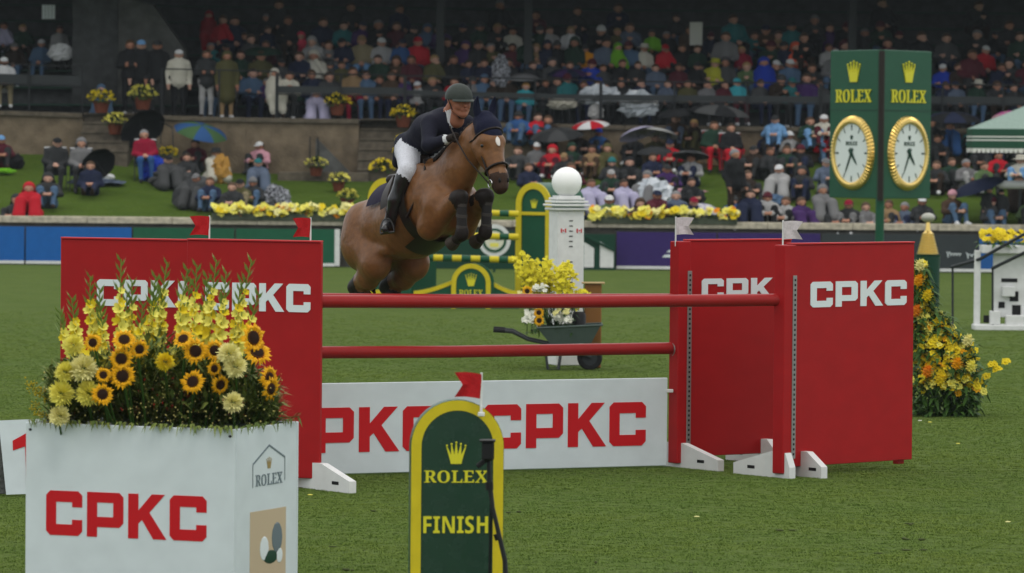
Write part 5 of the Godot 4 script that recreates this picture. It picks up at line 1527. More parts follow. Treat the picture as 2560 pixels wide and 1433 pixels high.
	b = MB.new(); crown(Transform3D(Basis(), tf.call(1140, 1160)), 0.125, 0.14, b, 0.004); put("crown_emblem", b.done(), mats.yellow_print, o)
	text(o, "maker_lettering", "ROLEX", "Droid Serif", 700, Transform3D(Basis(), tf.call(1140, 1192)), 0.395, 0.076, mats.yellow_print, 0.004)
	text(o, "finish_lettering", "FINISH", "Droid Sans", 800, Transform3D(Basis(), tf.call(1139, 1312)), 0.40, 0.108, mats.yellow_print, 0.004)
	swallow_flag(at(1203, 1030, 27.98), 0.165, 0.152, 0.232, -1.0, mats.red_flag, "red swallowtail flag clipped to the finish board", "red flags", -0.01)
	o = thing("flag_clip", "small white clip holding the red flag to the finish board", "clip", at(1203, 1036, 27.96))
	b = MB.new(); b.bx(Vector3.ZERO, Vector3(0.042, 0.026, 0.03), 0.004); put("block", b.done(), mats.white_paint, o)
	b = MB.new(); b.bx(Vector3(0, 0.03, 0.0), Vector3(0.016, 0.045, 0.016), 0.002); put("socket", b.done(), mats.white_paint, o)
	# timing sensor on its thin stand in front of the finish board
	var sd := 27.2
	o = thing("timing_sensor", "black timing sensor on a slanting thin stand before the finish board", "sensor", on(1262, sd, 0.0))
	var og := o.position
	b = MB.new(); b.box(Transform3D(Basis(), at(1220, 1127, sd) - og), Vector3(0.075, 0.115, 0.10), 0.012); var sb := put("sensor_box", b.done(), mats.black_plastic, o)
	b = MB.new(); b.box(Transform3D(Basis(), at(1219, 1102, sd) - og), Vector3(0.095, 0.012, 0.12), 0.003); put("hood", b.done(), mats.black_plastic, sb)
	b = MB.new(); b.box(Transform3D(Basis(Vector3.BACK, 0.7), at(1204, 1158, sd) - og), Vector3(0.07, 0.03, 0.04), 0.006); put("clamp", b.done(), mats.black_plastic, o)
	b = MB.new(); b.tube([at(1222, 1150, sd) - og, at(1224, 1210, sd) - og, at(1232, 1270, sd) - og, at(1262, 1400, sd) - og, Vector3(0.03, 0.0, 0)], [0.012, 0.016, 0.013, 0.015, 0.012], 8); put("stand_leg", b.done(), mats.black_metal, o)
	b = MB.new(); b.tube([at(1223, 1205, sd) - og, at(1224, 1225, sd) - og], [0.024, 0.024], 8); put("collar", b.done(), mats.black_plastic, o)
	b = MB.new(); b.tube([at(1241, 1335, sd) - og, at(1246, 1350, sd) - og], [0.02, 0.02], 8); put("joint", b.done(), mats.black_plastic, o)
	b = MB.new(); b.tube([at(1228, 1260, sd) - og, Vector3(-0.10, 0.0, -0.3)], [0.010, 0.010], 6); put("rear_leg", b.done(), mats.black_metal, o)

# ---------------------------------------------------------------- horse and rider (x forward, y up, z to the horse's right)
func mount_frame() -> Transform3D:
	var h := Vector3(0.5, 0, 0.866)
	var p := deg_to_rad(17)
	var x := h * cos(p) + Vector3.UP * sin(p)
	var z := Vector3(-0.866, 0, 0.5)
	return Transform3D(Basis(x, z.cross(x), z), at(1032, 531, 41.5))

func barrel(x: float, phi: float, off: float) -> Vector3:     # a point just off the horse's barrel; phi 0 is the back, positive to its right
	var cy := curve(x, [[-0.75, 0.06], [-0.4, 0.0], [0.0, -0.055], [0.55, -0.02]])
	var r := curve(x, [[-0.75, 0.325], [-0.4, 0.335], [0.0, 0.36], [0.45, 0.345]])
	return Vector3(x, cy + (r + off) * cos(phi) + (0.055 * smoothstep(0.9, 0.0, absf(phi)) if x > 0.0 else 0.02 * smoothstep(0.7, 0.0, absf(phi))), (r * 0.87 + off) * sin(phi))

func wrap_patch(b: MB, x0: float, x1: float, p0: float, p1: float, off: float, nx := 8, np := 14, taper := 0.0) -> void:
	var f := func(i: int, j: int) -> Vector3:
		var ph := lerpf(p0, p1, float(j) / np)
		var a := lerpf(x0 + taper * absf(ph), x1 - taper * absf(ph), float(i) / nx)
		return barrel(a, ph, off)
	for i in nx:
		for j in np:
			var q := [f.call(i, j), f.call(i + 1, j), f.call(i + 1, j + 1), f.call(i, j + 1)]
			var n := []
			for e in q: n.append((Vector3(0, e.y + 0.0, e.z * 1.3)).normalized())
			b.quads(q[0], q[1], q[2], q[3], n[0], n[1], n[2], n[3])

func build_horse() -> void:
	var o := thing("horse", "bay show jumper in mid leap with knees folded, wearing a navy ear bonnet", "horse")
	o.transform = mount_frame()
	var B := []
	var V := func(x: float, y: float, z := 0.0) -> Vector3: return Vector3(x, y, z)
	# trunk
	B.append([V.call(0.50, -0.02), V.call(0.0, -0.06), 0.325, 0.355, 0, 0.87])
	B.append([V.call(0.0, -0.06), V.call(-0.42, 0.0), 0.355, 0.325, 0, 0.87])
	B.append([V.call(-0.42, -0.01), V.call(-0.72, 0.0), 0.31, 0.285, 0, 0.96])
	B.append([V.call(0.62, -0.10), V.call(0.70, -0.06), 0.265, 0.225, 0, 0.80])
	B.append([V.call(0.46, 0.30), V.call(0.12, 0.24), 0.075, 0.09, 0, 0.8])
	B.append([V.call(-0.34, 0.18), V.call(-0.86, 0.13), 0.12, 0.12, 0, 1.3])
	# neck
	B.append([V.call(0.60, 0.0), V.call(0.92, 0.155), 0.300, 0.225, 0, 0.60])
	B.append([V.call(0.92, 0.155), V.call(1.16, 0.315), 0.225, 0.168, 0, 0.58])
	B.append([V.call(1.16, 0.315), V.call(1.33, 0.40), 0.168, 0.125, 0, 0.66])
	# head
	B.append([V.call(1.37, 0.41), V.call(1.44, 0.26), 0.108, 0.122, 0, 0.95])
	B.append([V.call(1.44, 0.26), V.call(1.56, -0.05), 0.112, 0.072, 0, 0.88])
	B.append([V.call(1.565, -0.06), V.call(1.585, -0.14), 0.070, 0.061, 2, 1.05])
	B.append([V.call(1.32, 0.28), V.call(1.38, 0.16), 0.112, 0.105, 0, 0.84])
	B.append([V.call(1.38, 0.16), V.call(1.52, -0.11), 0.096, 0.052, 0, 0.80])
	B.append([V.call(1.54, -0.14), V.call(1.55, -0.16), 0.038, 0.036, 2])
	for s in [-1.0, 1.0]:
		# shoulder and folded foreleg
		B.append([V.call(0.46, 0.20, s * 0.12), V.call(0.72, -0.14, s * 0.14), 0.125, 0.118, 0])
		B.append([V.call(0.72, -0.14, s * 0.17), V.call(0.56, -0.30, s * 0.17), 0.115, 0.105, 0])
		var kz: float = s * 0.118
		var kx := 1.10 if s > 0 else 1.15
		B.append([V.call(0.58, -0.29, s * 0.17), V.call(kx - 0.10, -0.18, kz), 0.125, 0.074, 0, 0.88])
		B.append([V.call(kx - 0.16, -0.185, kz), V.call(kx - 0.06, -0.17, kz), 0.070, 0.060, 1])
		B.append([V.call(kx - 0.05, -0.165, kz), V.call(kx + 0.0, -0.175, kz), 0.056, 0.054, 1])
		B.append([V.call(kx + 0.005, -0.175, kz), V.call(kx - 0.085, -0.47, kz - s * 0.01), 0.050, 0.036, 1])
		B.append([V.call(kx - 0.085, -0.47, kz - s * 0.01), V.call(kx - 0.10, -0.50, kz - s * 0.01), 0.047, 0.045, 1])
		B.append([V.call(kx - 0.10, -0.50, kz - s * 0.01), V.call(kx - 0.215, -0.515, kz - s * 0.01), 0.040, 0.044, 1])
		B.append([V.call(0.62, 0.10, s * 0.155), V.call(0.80, -0.10, s * 0.15), 0.085, 0.075, 0])
		B.append([V.call(0.70, -0.20, s * 0.09), V.call(0.80, -0.10, s * 0.07), 0.10, 0.09, 0])
		B.append([V.call(1.36, 0.24, s * 0.075), V.call(1.41, 0.16, s * 0.07), 0.062, 0.050, 0])
		B.append([V.call(1.44, 0.29, s * 0.085), V.call(1.50, 0.27, s * 0.075), 0.028, 0.024, 0])
		B.append([V.call(1.46, 0.20, s * 0.068), V.call(1.53, -0.02, s * 0.052), 0.024, 0.018, 0])
		B.append([V.call(-0.20, -0.30, s * 0.19), V.call(-0.44, -0.24, s * 0.23), 0.05, 0.06, 0])
		B.append([V.call(-0.86, 0.04, s * 0.10), V.call(-0.84, -0.20, s * 0.13), 0.14, 0.12, 0])
		# haunch, gaskin, hock and trailing cannon
		B.append([V.call(-0.66, 0.05, s * 0.15), V.call(-0.72, -0.12, s * 0.18), 0.235, 0.215, 0, 0.8])
		B.append([V.call(-0.70, -0.06, s * 0.17), V.call(-0.46, -0.34, s * 0.20), 0.225, 0.165, 0, 0.8])
		B.append([V.call(-0.46, -0.36, s * 0.20), V.call(-0.66, -0.43, s * 0.185), 0.150, 0.115, 0, 0.82])
		B.append([V.call(-0.66, -0.43, s * 0.185), V.call(-0.92, -0.43, s * 0.165), 0.115, 0.066, 0, 0.82])
		B.append([V.call(-0.84, -0.43, s * 0.17), V.call(-0.985, -0.44, s * 0.165), 0.075, 0.058, 1])
		B.append([V.call(-0.965, -0.45, s * 0.165), V.call(-0.80, -0.585, s * 0.150), 0.054, 0.040, 1])
		B.append([V.call(-0.80, -0.585, s * 0.150), V.call(-0.89, -0.58, s * 0.150), 0.048, 0.044, 1])
	# the head is carried a little to the left and tucked in
	var turned := Vector3(0.055, -0.035, -0.045)
	var poll := Vector3(1.36, 0.42, 0)
	var tuck := Transform3D(Basis(Vector3.BACK, -0.17), poll + turned) * Transform3D(Basis(), -poll)
	for q in B:
		for e in 2:
			if q[e].x > 1.28: q[e] = tuck * q[e]
			elif q[e].x > 0.8 and q[e].y > 0.0: q[e] += turned * smoothstep(0.80, 1.30, q[e].x)
	var body := MeshInstance3D.new()
	body.name = "body"
	body.mesh = skinned([skin(B, 0.0150, 0.055)], [0, 1, 2])
	body.set_surface_override_material(0, mat("bay_coat", Color(0.205, 0.088, 0.029), 0.40, "coat", 1.1))
	mats.bay_coat.metallic_specular = 0.36
	body.set_surface_override_material(1, mat("dark_points", Color(0.018, 0.013, 0.011), 0.55, "coat", 2.0))
	body.set_surface_override_material(2, mat("muzzle_dark", Color(0.050, 0.026, 0.016), 0.55, "coat", 2.0))
	o.add_child(body)
	var b: MB
	# hooves
	for s in [-1.0, 1.0]:
		var kx := 1.10 if s > 0 else 1.15
		for q in [[Vector3(kx - 0.215, -0.515, s * 0.108), Vector3(-0.95, -0.10, 0)], [Vector3(-0.89, -0.58, s * 0.150), Vector3(-0.96, 0.25, 0)]]:
			b = MB.new()
			var dir: Vector3 = q[1].normalized()
			b.tube([q[0] - dir * 0.01, q[0] + dir * 0.085], [0.050, 0.066], 14)
			put("hoof", b.done(), mat("hoof_horn", Color(0.045, 0.035, 0.028), 0.5), o)
	# eyes, nostrils
	for s in [-1.0, 1.0]:
		b = MB.new(); b.orb(Vector3(1.475, 0.235, s * 0.103), Vector3(0.030, 0.024, 0.020), 12, 8); put("eye", b.done(), mat("eye_dark", Color(0.006, 0.004, 0.004), 0.12), o).transform = tuck
		b = MB.new(); b.orb(Vector3(1.634, -0.09, s * 0.042), Vector3(0.014, 0.022, 0.012), 10, 6); put("nostril", b.done(), mats.black_plastic, o).transform = tuck
	# star on the forehead
	b = MB.new()
	var n := Vector3(0.93, 0.366, 0).normalized()
	var fx := Transform3D(Basis(Vector3.BACK, Vector3(-0.366, 0.93, 0), n) , Vector3(1.44, 0.26, 0) + n * 0.119 + Vector3(0.008, -0.02, 0))
	b.ball(fx * Transform3D(Basis.from_scale(Vector3(0.026, 0.072, 0.012)), Vector3.ZERO), 12, 8)
	put("star", b.done(), mat("star_white", Color(0.62, 0.58, 0.54), 0.6), o).transform = tuck
	# mane: a row of plaits along the crest
	for i in 16:
		var u := i / 15.0
		var p := Vector3(lerpf(0.56, 1.28, u), curve(lerpf(0.56, 1.28, u), [[0.5, 0.330], [0.92, 0.385], [1.16, 0.490], [1.32, 0.530]]), 0.012)
		b = MB.new(); b.orb(p, Vector3(0.026, 0.028, 0.028), 8, 6); put("plait", b.done(), mats.dark_points, o, turned * smoothstep(0.80, 1.30, p.x))
	# tail
	var tl := []
	for i in 7: tl.append([Vector3(-0.93 - 0.16 * sin(i * 0.5), 0.14 - i * 0.095, 0.02 * sin(i * 1.1)), Vector3(-0.93 - 0.16 * sin((i + 1) * 0.5), 0.14 - (i + 1) * 0.095, 0.02 * sin((i + 1) * 1.1)), [0.045, 0.060, 0.070, 0.072, 0.066, 0.05, 0.034][i], [0.060, 0.070, 0.072, 0.066, 0.05, 0.034, 0.015][i], 0])
	put("tail", skinned([skin(tl, 0.018, 0.04)], [0]), mats.dark_points, o)
	# tack
	b = MB.new(); wrap_patch(b, -0.36, 0.36, -1.15, 1.15, 0.030, 10, 20, 0.03); put("saddle_pad", b.done(), mat("pad_navy", Color(0.018, 0.015, 0.036), 0.8, "cloth", 4.0), o)
	var leather := mat("tack_leather", Color(0.016, 0.011, 0.009), 0.4)
	b = MB.new(); wrap_patch(b, 0.00, 0.44, 0.35, 1.42, 0.050, 8, 12, 0.03); wrap_patch(b, 0.00, 0.44, -0.35, -1.42, 0.050, 8, 12, 0.03); 
	var sd := put("saddle_seat", skinned([skin([[V.call(-0.14, 0.345), V.call(0.05, 0.335), 0.06, 0.06, 0, 1.9], [V.call(0.05, 0.355), V.call(0.30, 0.41), 0.06, 0.06, 0, 1.5], [V.call(-0.17, 0.36, -0.09), V.call(-0.17, 0.36, 0.09), 0.04, 0.04, 0]], 0.018, 0.05)], [0]), leather, o)
	put("saddle_flaps", b.done(), leather, o)
	b = MB.new(); wrap_patch(b, 0.30, 0.43, 1.2, TAU - 1.2, 0.018, 3, 26); put("girth", b.done(), leather, o)
	b = MB.new(); wrap_patch(b, 0.12, 0.42, 2.5, TAU - 2.5, 0.028, 4, 10); put("belly_guard", b.done(), leather, o)
	for s in [-1.0, 1.0]:
		b = MB.new(); b.tube([Vector3(0.40, -0.16, s * 0.30), Vector3(0.62, 0.02, s * 0.245), Vector3(0.62, 0.22, s * 0.17), Vector3(0.46, 0.36, s * 0.07)], [0.012, 0.012, 0.012, 0.012], 6); put("breast_strap", b.done(), leather, o)
	# bridle
	var br := Node3D.new(); br.name = "bridle"; o.add_child(br); br.transform = tuck
	var ring := func(c: Vector3, ry: float, rz: float, tilt: float, r: float) -> ArrayMesh:
		var m := MB.new(); var pts := []; var rad := []
		for i in 25:
			var a := TAU * i / 24.0
			pts.append(c + Vector3(cos(tilt) * ry * cos(a), sin(tilt) * ry * cos(a), rz * sin(a))); rad.append(r)
		m.tube(pts, rad, 6)
		return m.done()
	put("noseband", ring.call(Vector3(1.515, 0.02, 0), 0.122, 0.092, 0.38, 0.013), leather, br)
	put("browband", ring.call(Vector3(1.39, 0.32, 0), 0.166, 0.122, 0.42, 0.011), leather, br)
	put("throat_lash", ring.call(Vector3(1.32, 0.30, 0), 0.160, 0.116, 0.10, 0.008), leather, br)
	for s in [-1.0, 1.0]:
		b = MB.new(); b.tube([Vector3(1.38, 0.44, s * 0.110), Vector3(1.41, 0.25, s * 0.118), Vector3(1.49, 0.05, s * 0.096), Vector3(1.535, -0.09, s * 0.078)], [0.009, 0.009, 0.009, 0.009], 6); put("cheek_strap", b.done(), leather, br)
		var pts := []; var rad := []
		for i in 13:
			pts.append(Vector3(1.535 + 0.034 * cos(TAU * i / 12), -0.11 + 0.034 * sin(TAU * i / 12), s * 0.082)); rad.append(0.006)
		b = MB.new(); b.tube(pts, rad, 6); put("bit_ring", b.done(), mat("bright_steel", Color(0.5, 0.5, 0.5), 0.25, "", 1, 1.0), br)
		b = MB.new(); b.tube([Vector3(1.52, -0.11, s * 0.084), Vector3(1.32, 0.13, s * 0.155 + 0.02), Vector3(1.14, 0.34, s * 0.155 + 0.03), Vector3(1.05, 0.46, s * 0.155 + 0.03)], [0.007, 0.007, 0.007, 0.007], 6); put("rein", b.done(), leather, br)
		# tendon boots
		var kx := 1.10 if s > 0 else 1.15
		b = MB.new(); b.tube([Vector3(kx - 0.008, -0.215, s * 0.117), Vector3(kx - 0.035, -0.31, s * 0.114), Vector3(kx - 0.078, -0.45, s * 0.110)], [0.049, 0.046, 0.047], 14)
		var tb := put("tendon_boot", b.done(), mat("boot_neoprene", Color(0.020, 0.018, 0.018), 0.55), o)
		for k in 3:
			var p := Vector3(kx - 0.012, -0.24, s * 0.117).lerp(Vector3(kx - 0.07, -0.43, s * 0.111), k / 2.0)
			b = MB.new(); b.tube([p + Vector3(0.006, 0.012, 0), p - Vector3(0.006, 0.012, 0)], [0.0505, 0.0505], 14); put("strap", b.done(), mat("boot_strap", Color(0.055, 0.048, 0.045), 0.5), tb)
		b = MB.new(); b.tube([Vector3(-0.92, -0.485, s * 0.162), Vector3(-0.81, -0.575, s * 0.152)], [0.058, 0.056], 14); put("hind_boot", b.done(), mats.boot_neoprene, o)
	# ear bonnet
	var bonnet := mat("bonnet_navy", Color(0.010, 0.012, 0.032), 0.85, "cloth", 6.0)
	var eb := put("ear_bonnet", skinned([skin([[V.call(1.355, 0.46), V.call(1.40, 0.40), 0.105, 0.122, 0, 1.0], [V.call(1.42, 0.37), V.call(1.455, 0.32), 0.118, 0.104, 0, 0.95]], 0.012, 0.03)], [0]), bonnet, o)
	eb.transform = tuck
	for s in [-1.0, 1.0]:
		b = MB.new(); b.tube([Vector3(1.355, 0.52, s * 0.065), Vector3(1.365, 0.585, s * 0.082), Vector3(1.385, 0.64, s * 0.090), Vector3(1.41, 0.685, s * 0.086)], [0.036, 0.034, 0.024, 0.004], 10); put("ear", b.done(), bonnet, eb)
	b = MB.new(); b.ball(fx * Transform3D(Basis.from_scale(Vector3(0.016, 0.016, 0.006)), Vector3(-0.01, 0.075, 0.006)), 10, 6); put("badge", b.done(), mat("badge_pale", Color(0.6, 0.45, 0.45), 0.5), eb)

func moved(s: Dictionary, t: Transform3D) -> Dictionary:
	for i in s.v.size():
		s.v[i] = t * s.v[i]; s.n[i] = (t.basis * s.n[i]).normalized()
	return s

func hand_bones(w: Vector3, fwd: Vector3, side: Vector3, up: Vector3, cls: int) -> Array:   # a fist closed on a rein: palm, four unequal fingers, thumb
	var out := [[w, w + fwd * 0.075, 0.030, 0.034, cls]]
	var len := [0.042, 0.048, 0.045, 0.035]
	for i in 4:
		var k := w + fwd * 0.088 + up * (0.030 - i * 0.021)
		var p1: Vector3 = k + fwd * 0.022 + side * 0.018
		var p2: Vector3 = p1 + side * len[i] * 0.62 - fwd * 0.008
		var p3: Vector3 = p2 - fwd * 0.030 - side * 0.004
		out.append([k, p1, 0.0105, 0.0100, cls]); out.append([p1, p2, 0.0100, 0.0092, cls]); out.append([p2, p3, 0.0092, 0.0082, cls])
	var th := w + fwd * 0.035 + up * 0.030 + side * 0.016
	out.append([th, th + fwd * 0.034 + up * 0.014 + side * 0.016, 0.0125, 0.0110, cls])
	out.append([th + fwd * 0.034 + up * 0.014 + side * 0.016, th + fwd * 0.062 + up * 0.008 + side * 0.026, 0.0110, 0.0090, cls])
	return out

func build_rider() -> void:
	var o := thing("person", "rider in navy jacket, white breeches and grey helmet crouched over the jumping horse", "person")
	o.transform = mount_frame()
	var V := func(x: float, y: float, z := 0.0) -> Vector3: return Vector3(x, y, z)
	# classes: 0 skin, 1 jacket, 2 breeches, 3 boots, 4 gloves, 5 shirt
	var zs := -0.05      # sits a little to the left of the crest
	var B := [
		[V.call(0.17, 0.545, zs - 0.07), V.call(0.17, 0.545, zs + 0.07), 0.140, 0.140, 2],
		[V.call(0.19, 0.575, zs), V.call(0.46, 0.635, zs), 0.158, 0.160, 1, 1.15], [V.call(0.46, 0.635, zs), V.call(0.72, 0.615, zs), 0.162, 0.160, 1, 1.2],
		[V.call(0.76, 0.605, zs - 0.165), V.call(0.76, 0.605, zs + 0.165), 0.094, 0.094, 1],
		[V.call(0.12, 0.61, zs - 0.10), V.call(0.0, 0.47, zs - 0.14), 0.105, 0.05, 1], [V.call(0.12, 0.61, zs + 0.10), V.call(0.0, 0.47, zs + 0.14), 0.105, 0.05, 1], [V.call(0.12, 0.61, zs), V.call(-0.03, 0.50, zs), 0.105, 0.05, 1],
		[V.call(0.80, 0.66, zs), V.call(0.89, 0.73, zs), 0.066, 0.060, 0], [V.call(0.85, 0.60, zs), V.call(0.88, 0.68, zs), 0.060, 0.055, 5],
	]
	for s in [-1.0, 1.0]:
		B.append([V.call(0.77, 0.60, zs + s * 0.195), V.call(0.86, 0.375, zs + s * 0.285), 0.078, 0.062, 1])
		B.append([V.call(0.86, 0.375, zs + s * 0.285), V.call(1.02, 0.375, zs * 0.5 + s * 0.190), 0.060, 0.045, 1])
		B.append([V.call(1.015, 0.376, zs * 0.5 + s * 0.193), V.call(1.04, 0.375, zs * 0.5 + s * 0.180), 0.043, 0.041, 5])
		B.append([V.call(0.17, 0.525, zs + s * 0.10), V.call(0.46, 0.255, zs * 0.5 + s * 0.280), 0.125, 0.082, 2])
		B.append([V.call(0.46, 0.255, zs * 0.5 + s * 0.280), V.call(0.41, 0.19, s * 0.285), 0.080, 0.070, 2])
		B.append([V.call(0.42, 0.20, s * 0.285), V.call(0.30, 0.03, s * 0.325), 0.072, 0.069, 3])
		B.append([V.call(0.30, 0.03, s * 0.325), V.call(0.15, -0.14, s * 0.345), 0.069, 0.049, 3])
		B.append([V.call(0.145, -0.155, s * 0.345), V.call(0.11, -0.185, s * 0.34), 0.050, 0.044, 3])
		B.append([V.call(0.14, -0.18, s * 0.35), V.call(0.245, -0.225, s * 0.445), 0.045, 0.038, 3])
	var parts := [skin(B, 0.014, 0.035)]
	for s in [-1.0, 1.0]:
		parts.append(skin(hand_bones(V.call(1.037, 0.375, zs * 0.5 + s * 0.181), Vector3(0.92, 0.0, -0.30 * s).normalized(), Vector3(-0.25, -0.15, -s).normalized(), Vector3(0.1, 0.97, -0.15 * s).normalized(), 4), 0.0045, 0.007))
	var hf := Transform3D(Basis(), Vector3.ZERO)
	var look := Vector3(0.96, -0.22, 0.02).normalized()
	var hx := Vector3.UP.cross(look).normalized()
	hf = Transform3D(Basis(hx, look.cross(hx), look) * 1.07, V.call(1.00, 0.735, zs - 0.01))
	var H := [[V.call(0, 0.035, -0.012), V.call(0, 0.03, 0.012), 0.094, 0.092, 0], [V.call(0, -0.02, 0.022), V.call(0, -0.095, 0.048), 0.073, 0.036, 0], [V.call(0, 0.005, 0.088), V.call(0, -0.036, 0.108), 0.011, 0.016, 0],
		[V.call(-0.05, 0.022, 0.066), V.call(0.05, 0.022, 0.066), 0.020, 0.020, 0], [V.call(-0.022, -0.066, 0.082), V.call(0.022, -0.066, 0.082), 0.0085, 0.0085, 0], [V.call(0, -0.108, 0.056), V.call(0, -0.104, 0.062), 0.024, 0.022, 0]]
	for s in [-1.0, 1.0]:
		H.append([V.call(s * 0.042, -0.036, 0.060), V.call(s * 0.046, -0.03, 0.052), 0.026, 0.026, 0])
		H.append([V.call(s * 0.088, 0.01, -0.006), V.call(s * 0.086, -0.032, -0.002), 0.018, 0.012, 0])
		H.append([V.call(s * 0.055, -0.06, 0.012), V.call(s * 0.03, -0.095, 0.04), 0.03, 0.024, 0])
	H.append([V.call(0, -0.07, -0.02), V.call(0, -0.15, -0.055), 0.058, 0.060, 0])
	parts.append(moved(skin(H, 0.006, 0.018), hf))
	var body := MeshInstance3D.new()
	body.name = "body"
	body.mesh = skinned(parts, [0, 1, 2, 3, 4, 5])
	body.set_surface_override_material(0, mat("rider_skin", Color(0.29, 0.118, 0.070), 0.5))
	body.set_surface_override_material(1, mat("jacket_navy", Color(0.012, 0.013, 0.026), 0.75, "cloth", 3.0))
	body.set_surface_override_material(2, mat("breeches_white", Color(0.66, 0.68, 0.74), 0.8, "cloth", 3.0))
	body.set_surface_override_material(3, mat("boot_black", Color(0.010, 0.010, 0.011), 0.28))
	body.set_surface_override_material(4, mat("glove_brown", Color(0.020, 0.014, 0.012), 0.6))
	body.set_surface_override_material(5, mat("shirt_white", Color(0.62, 0.64, 0.66), 0.8, "cloth", 4.0))
	o.add_child(body)
	var b := MB.new()
	for s in [-1.0, 1.0]: b.ball(hf * Transform3D(Basis.from_scale(Vector3(0.013, 0.007, 0.006)), Vector3(s * 0.033, 0.002, 0.087)), 10, 6)
	put("eyes", b.done(), mat("eye_brown", Color(0.03, 0.018, 0.012), 0.3), o)
	b = MB.new(); b.ball(hf * Transform3D(Basis.from_scale(Vector3(0.024, 0.004, 0.005)), Vector3(0, -0.066, 0.089)), 10, 6); put("lips", b.done(), mat("lip", Color(0.22, 0.07, 0.05), 0.5), o)
	# helmet: dome, brim and chin strap
	b = MB.new()
	var hm := hf * Transform3D(Basis(Vector3.RIGHT, 0.12), Vector3(0, 0.048, -0.008))
	var prof := []
	for i in 13:
		var a := PI * 0.5 * i / 12.0
		prof.append(Vector2(cos(a), sin(a)))
	prof.insert(0, Vector2(0.985, -0.16))
	b.lathe(hm * Transform3D(Basis.from_scale(Vector3(0.112, 0.116, 0.134)), Vector3.ZERO), prof, 28)
	var he := put("helmet", b.done(), mat("helmet_grey", Color(0.046, 0.056, 0.050), 0.55, "cloth", 9.0), o)
	b = MB.new()
	for i in 12:
		var a0 := lerpf(0.55, PI - 0.55, i / 12.0); var a1 := lerpf(0.55, PI - 0.55, (i + 1) / 12.0)
		var f := func(a: float, k: float, y: float) -> Vector3: return hm * Vector3(cos(a) * 0.112 * k, y - 0.02, sin(a) * 0.134 + (k - 1.0) * 0.30 * sin(a))
		b.quad(f.call(a0, 1.0, 0.008), f.call(a1, 1.0, 0.008), f.call(a1, 1.13, -0.008), f.call(a0, 1.13, -0.008), hm.basis.y)
		b.quad(f.call(a0, 1.0, 0.0), f.call(a1, 1.0, 0.0), f.call(a1, 1.13, -0.014), f.call(a0, 1.13, -0.014), -hm.basis.y)
		b.quad(f.call(a0, 1.13, -0.008), f.call(a1, 1.13, -0.008), f.call(a1, 1.13, -0.014), f.call(a0, 1.13, -0.014), hm.basis.z)
	put("brim", b.done(), mats.helmet_grey, he)
	b = MB.new()
	for s in [-1.0, 1.0]: b.tube([hf * Vector3(s * 0.104, 0.03, 0.0), hf * Vector3(s * 0.085, -0.05, 0.02), hf * Vector3(s * 0.03, -0.13, 0.05), hf * Vector3(0, -0.136, 0.055)], [0.006, 0.006, 0.006, 0.006], 6)
	put("chin_strap", b.done(), mats.black_plastic, he)
	# stock tie, lapels
	b = MB.new(); b.tube([V.call(0.86, 0.685, zs - 0.058), V.call(0.915, 0.70, zs), V.call(0.86, 0.685, zs + 0.058)], [0.022, 0.024, 0.022], 8); b.tube([V.call(0.91, 0.69, zs), V.call(0.90, 0.63, zs), V.call(0.875, 0.57, zs)], [0.020, 0.028, 0.018], 8); put("stock_tie", b.done(), mats.shirt_white, o)
	# stirrups
	for s in [-1.0, 1.0]:
		var c := V.call(0.20, -0.205, s * 0.405)
		b = MB.new()
		var pts := []; var rad := []
		for i in 13:
			var a := PI * i / 12.0
			pts.append(c + Vector3(0.02 * sin(a), sin(a) * 0.125 - 0.04, 0) + Vector3(-0.45, 0, s * 0.89) * 0.062 * cos(a)); rad.append(0.008)
		b.tube(pts, rad, 6)
		b.box(Transform3D(Basis(Vector3(-0.45, 0, s * 0.89), Vector3.UP, Vector3(s * 0.89, 0, 0.45)), c + Vector3(0, -0.045, 0)), Vector3(0.13, 0.012, 0.05), 0.003)
		put("stirrup", b.done(), mat("stirrup_dark", Color(0.05, 0.05, 0.05), 0.35, "", 1, 0.6), o)
		b = MB.new(); b.tube([c + Vector3(0.02, 0.085, 0), V.call(0.20, 0.10, s * 0.345), V.call(0.16, 0.30, s * 0.23)], [0.010, 0.010, 0.010], 6); put("stirrup_leather", b.done(), mats.tack_leather, o)

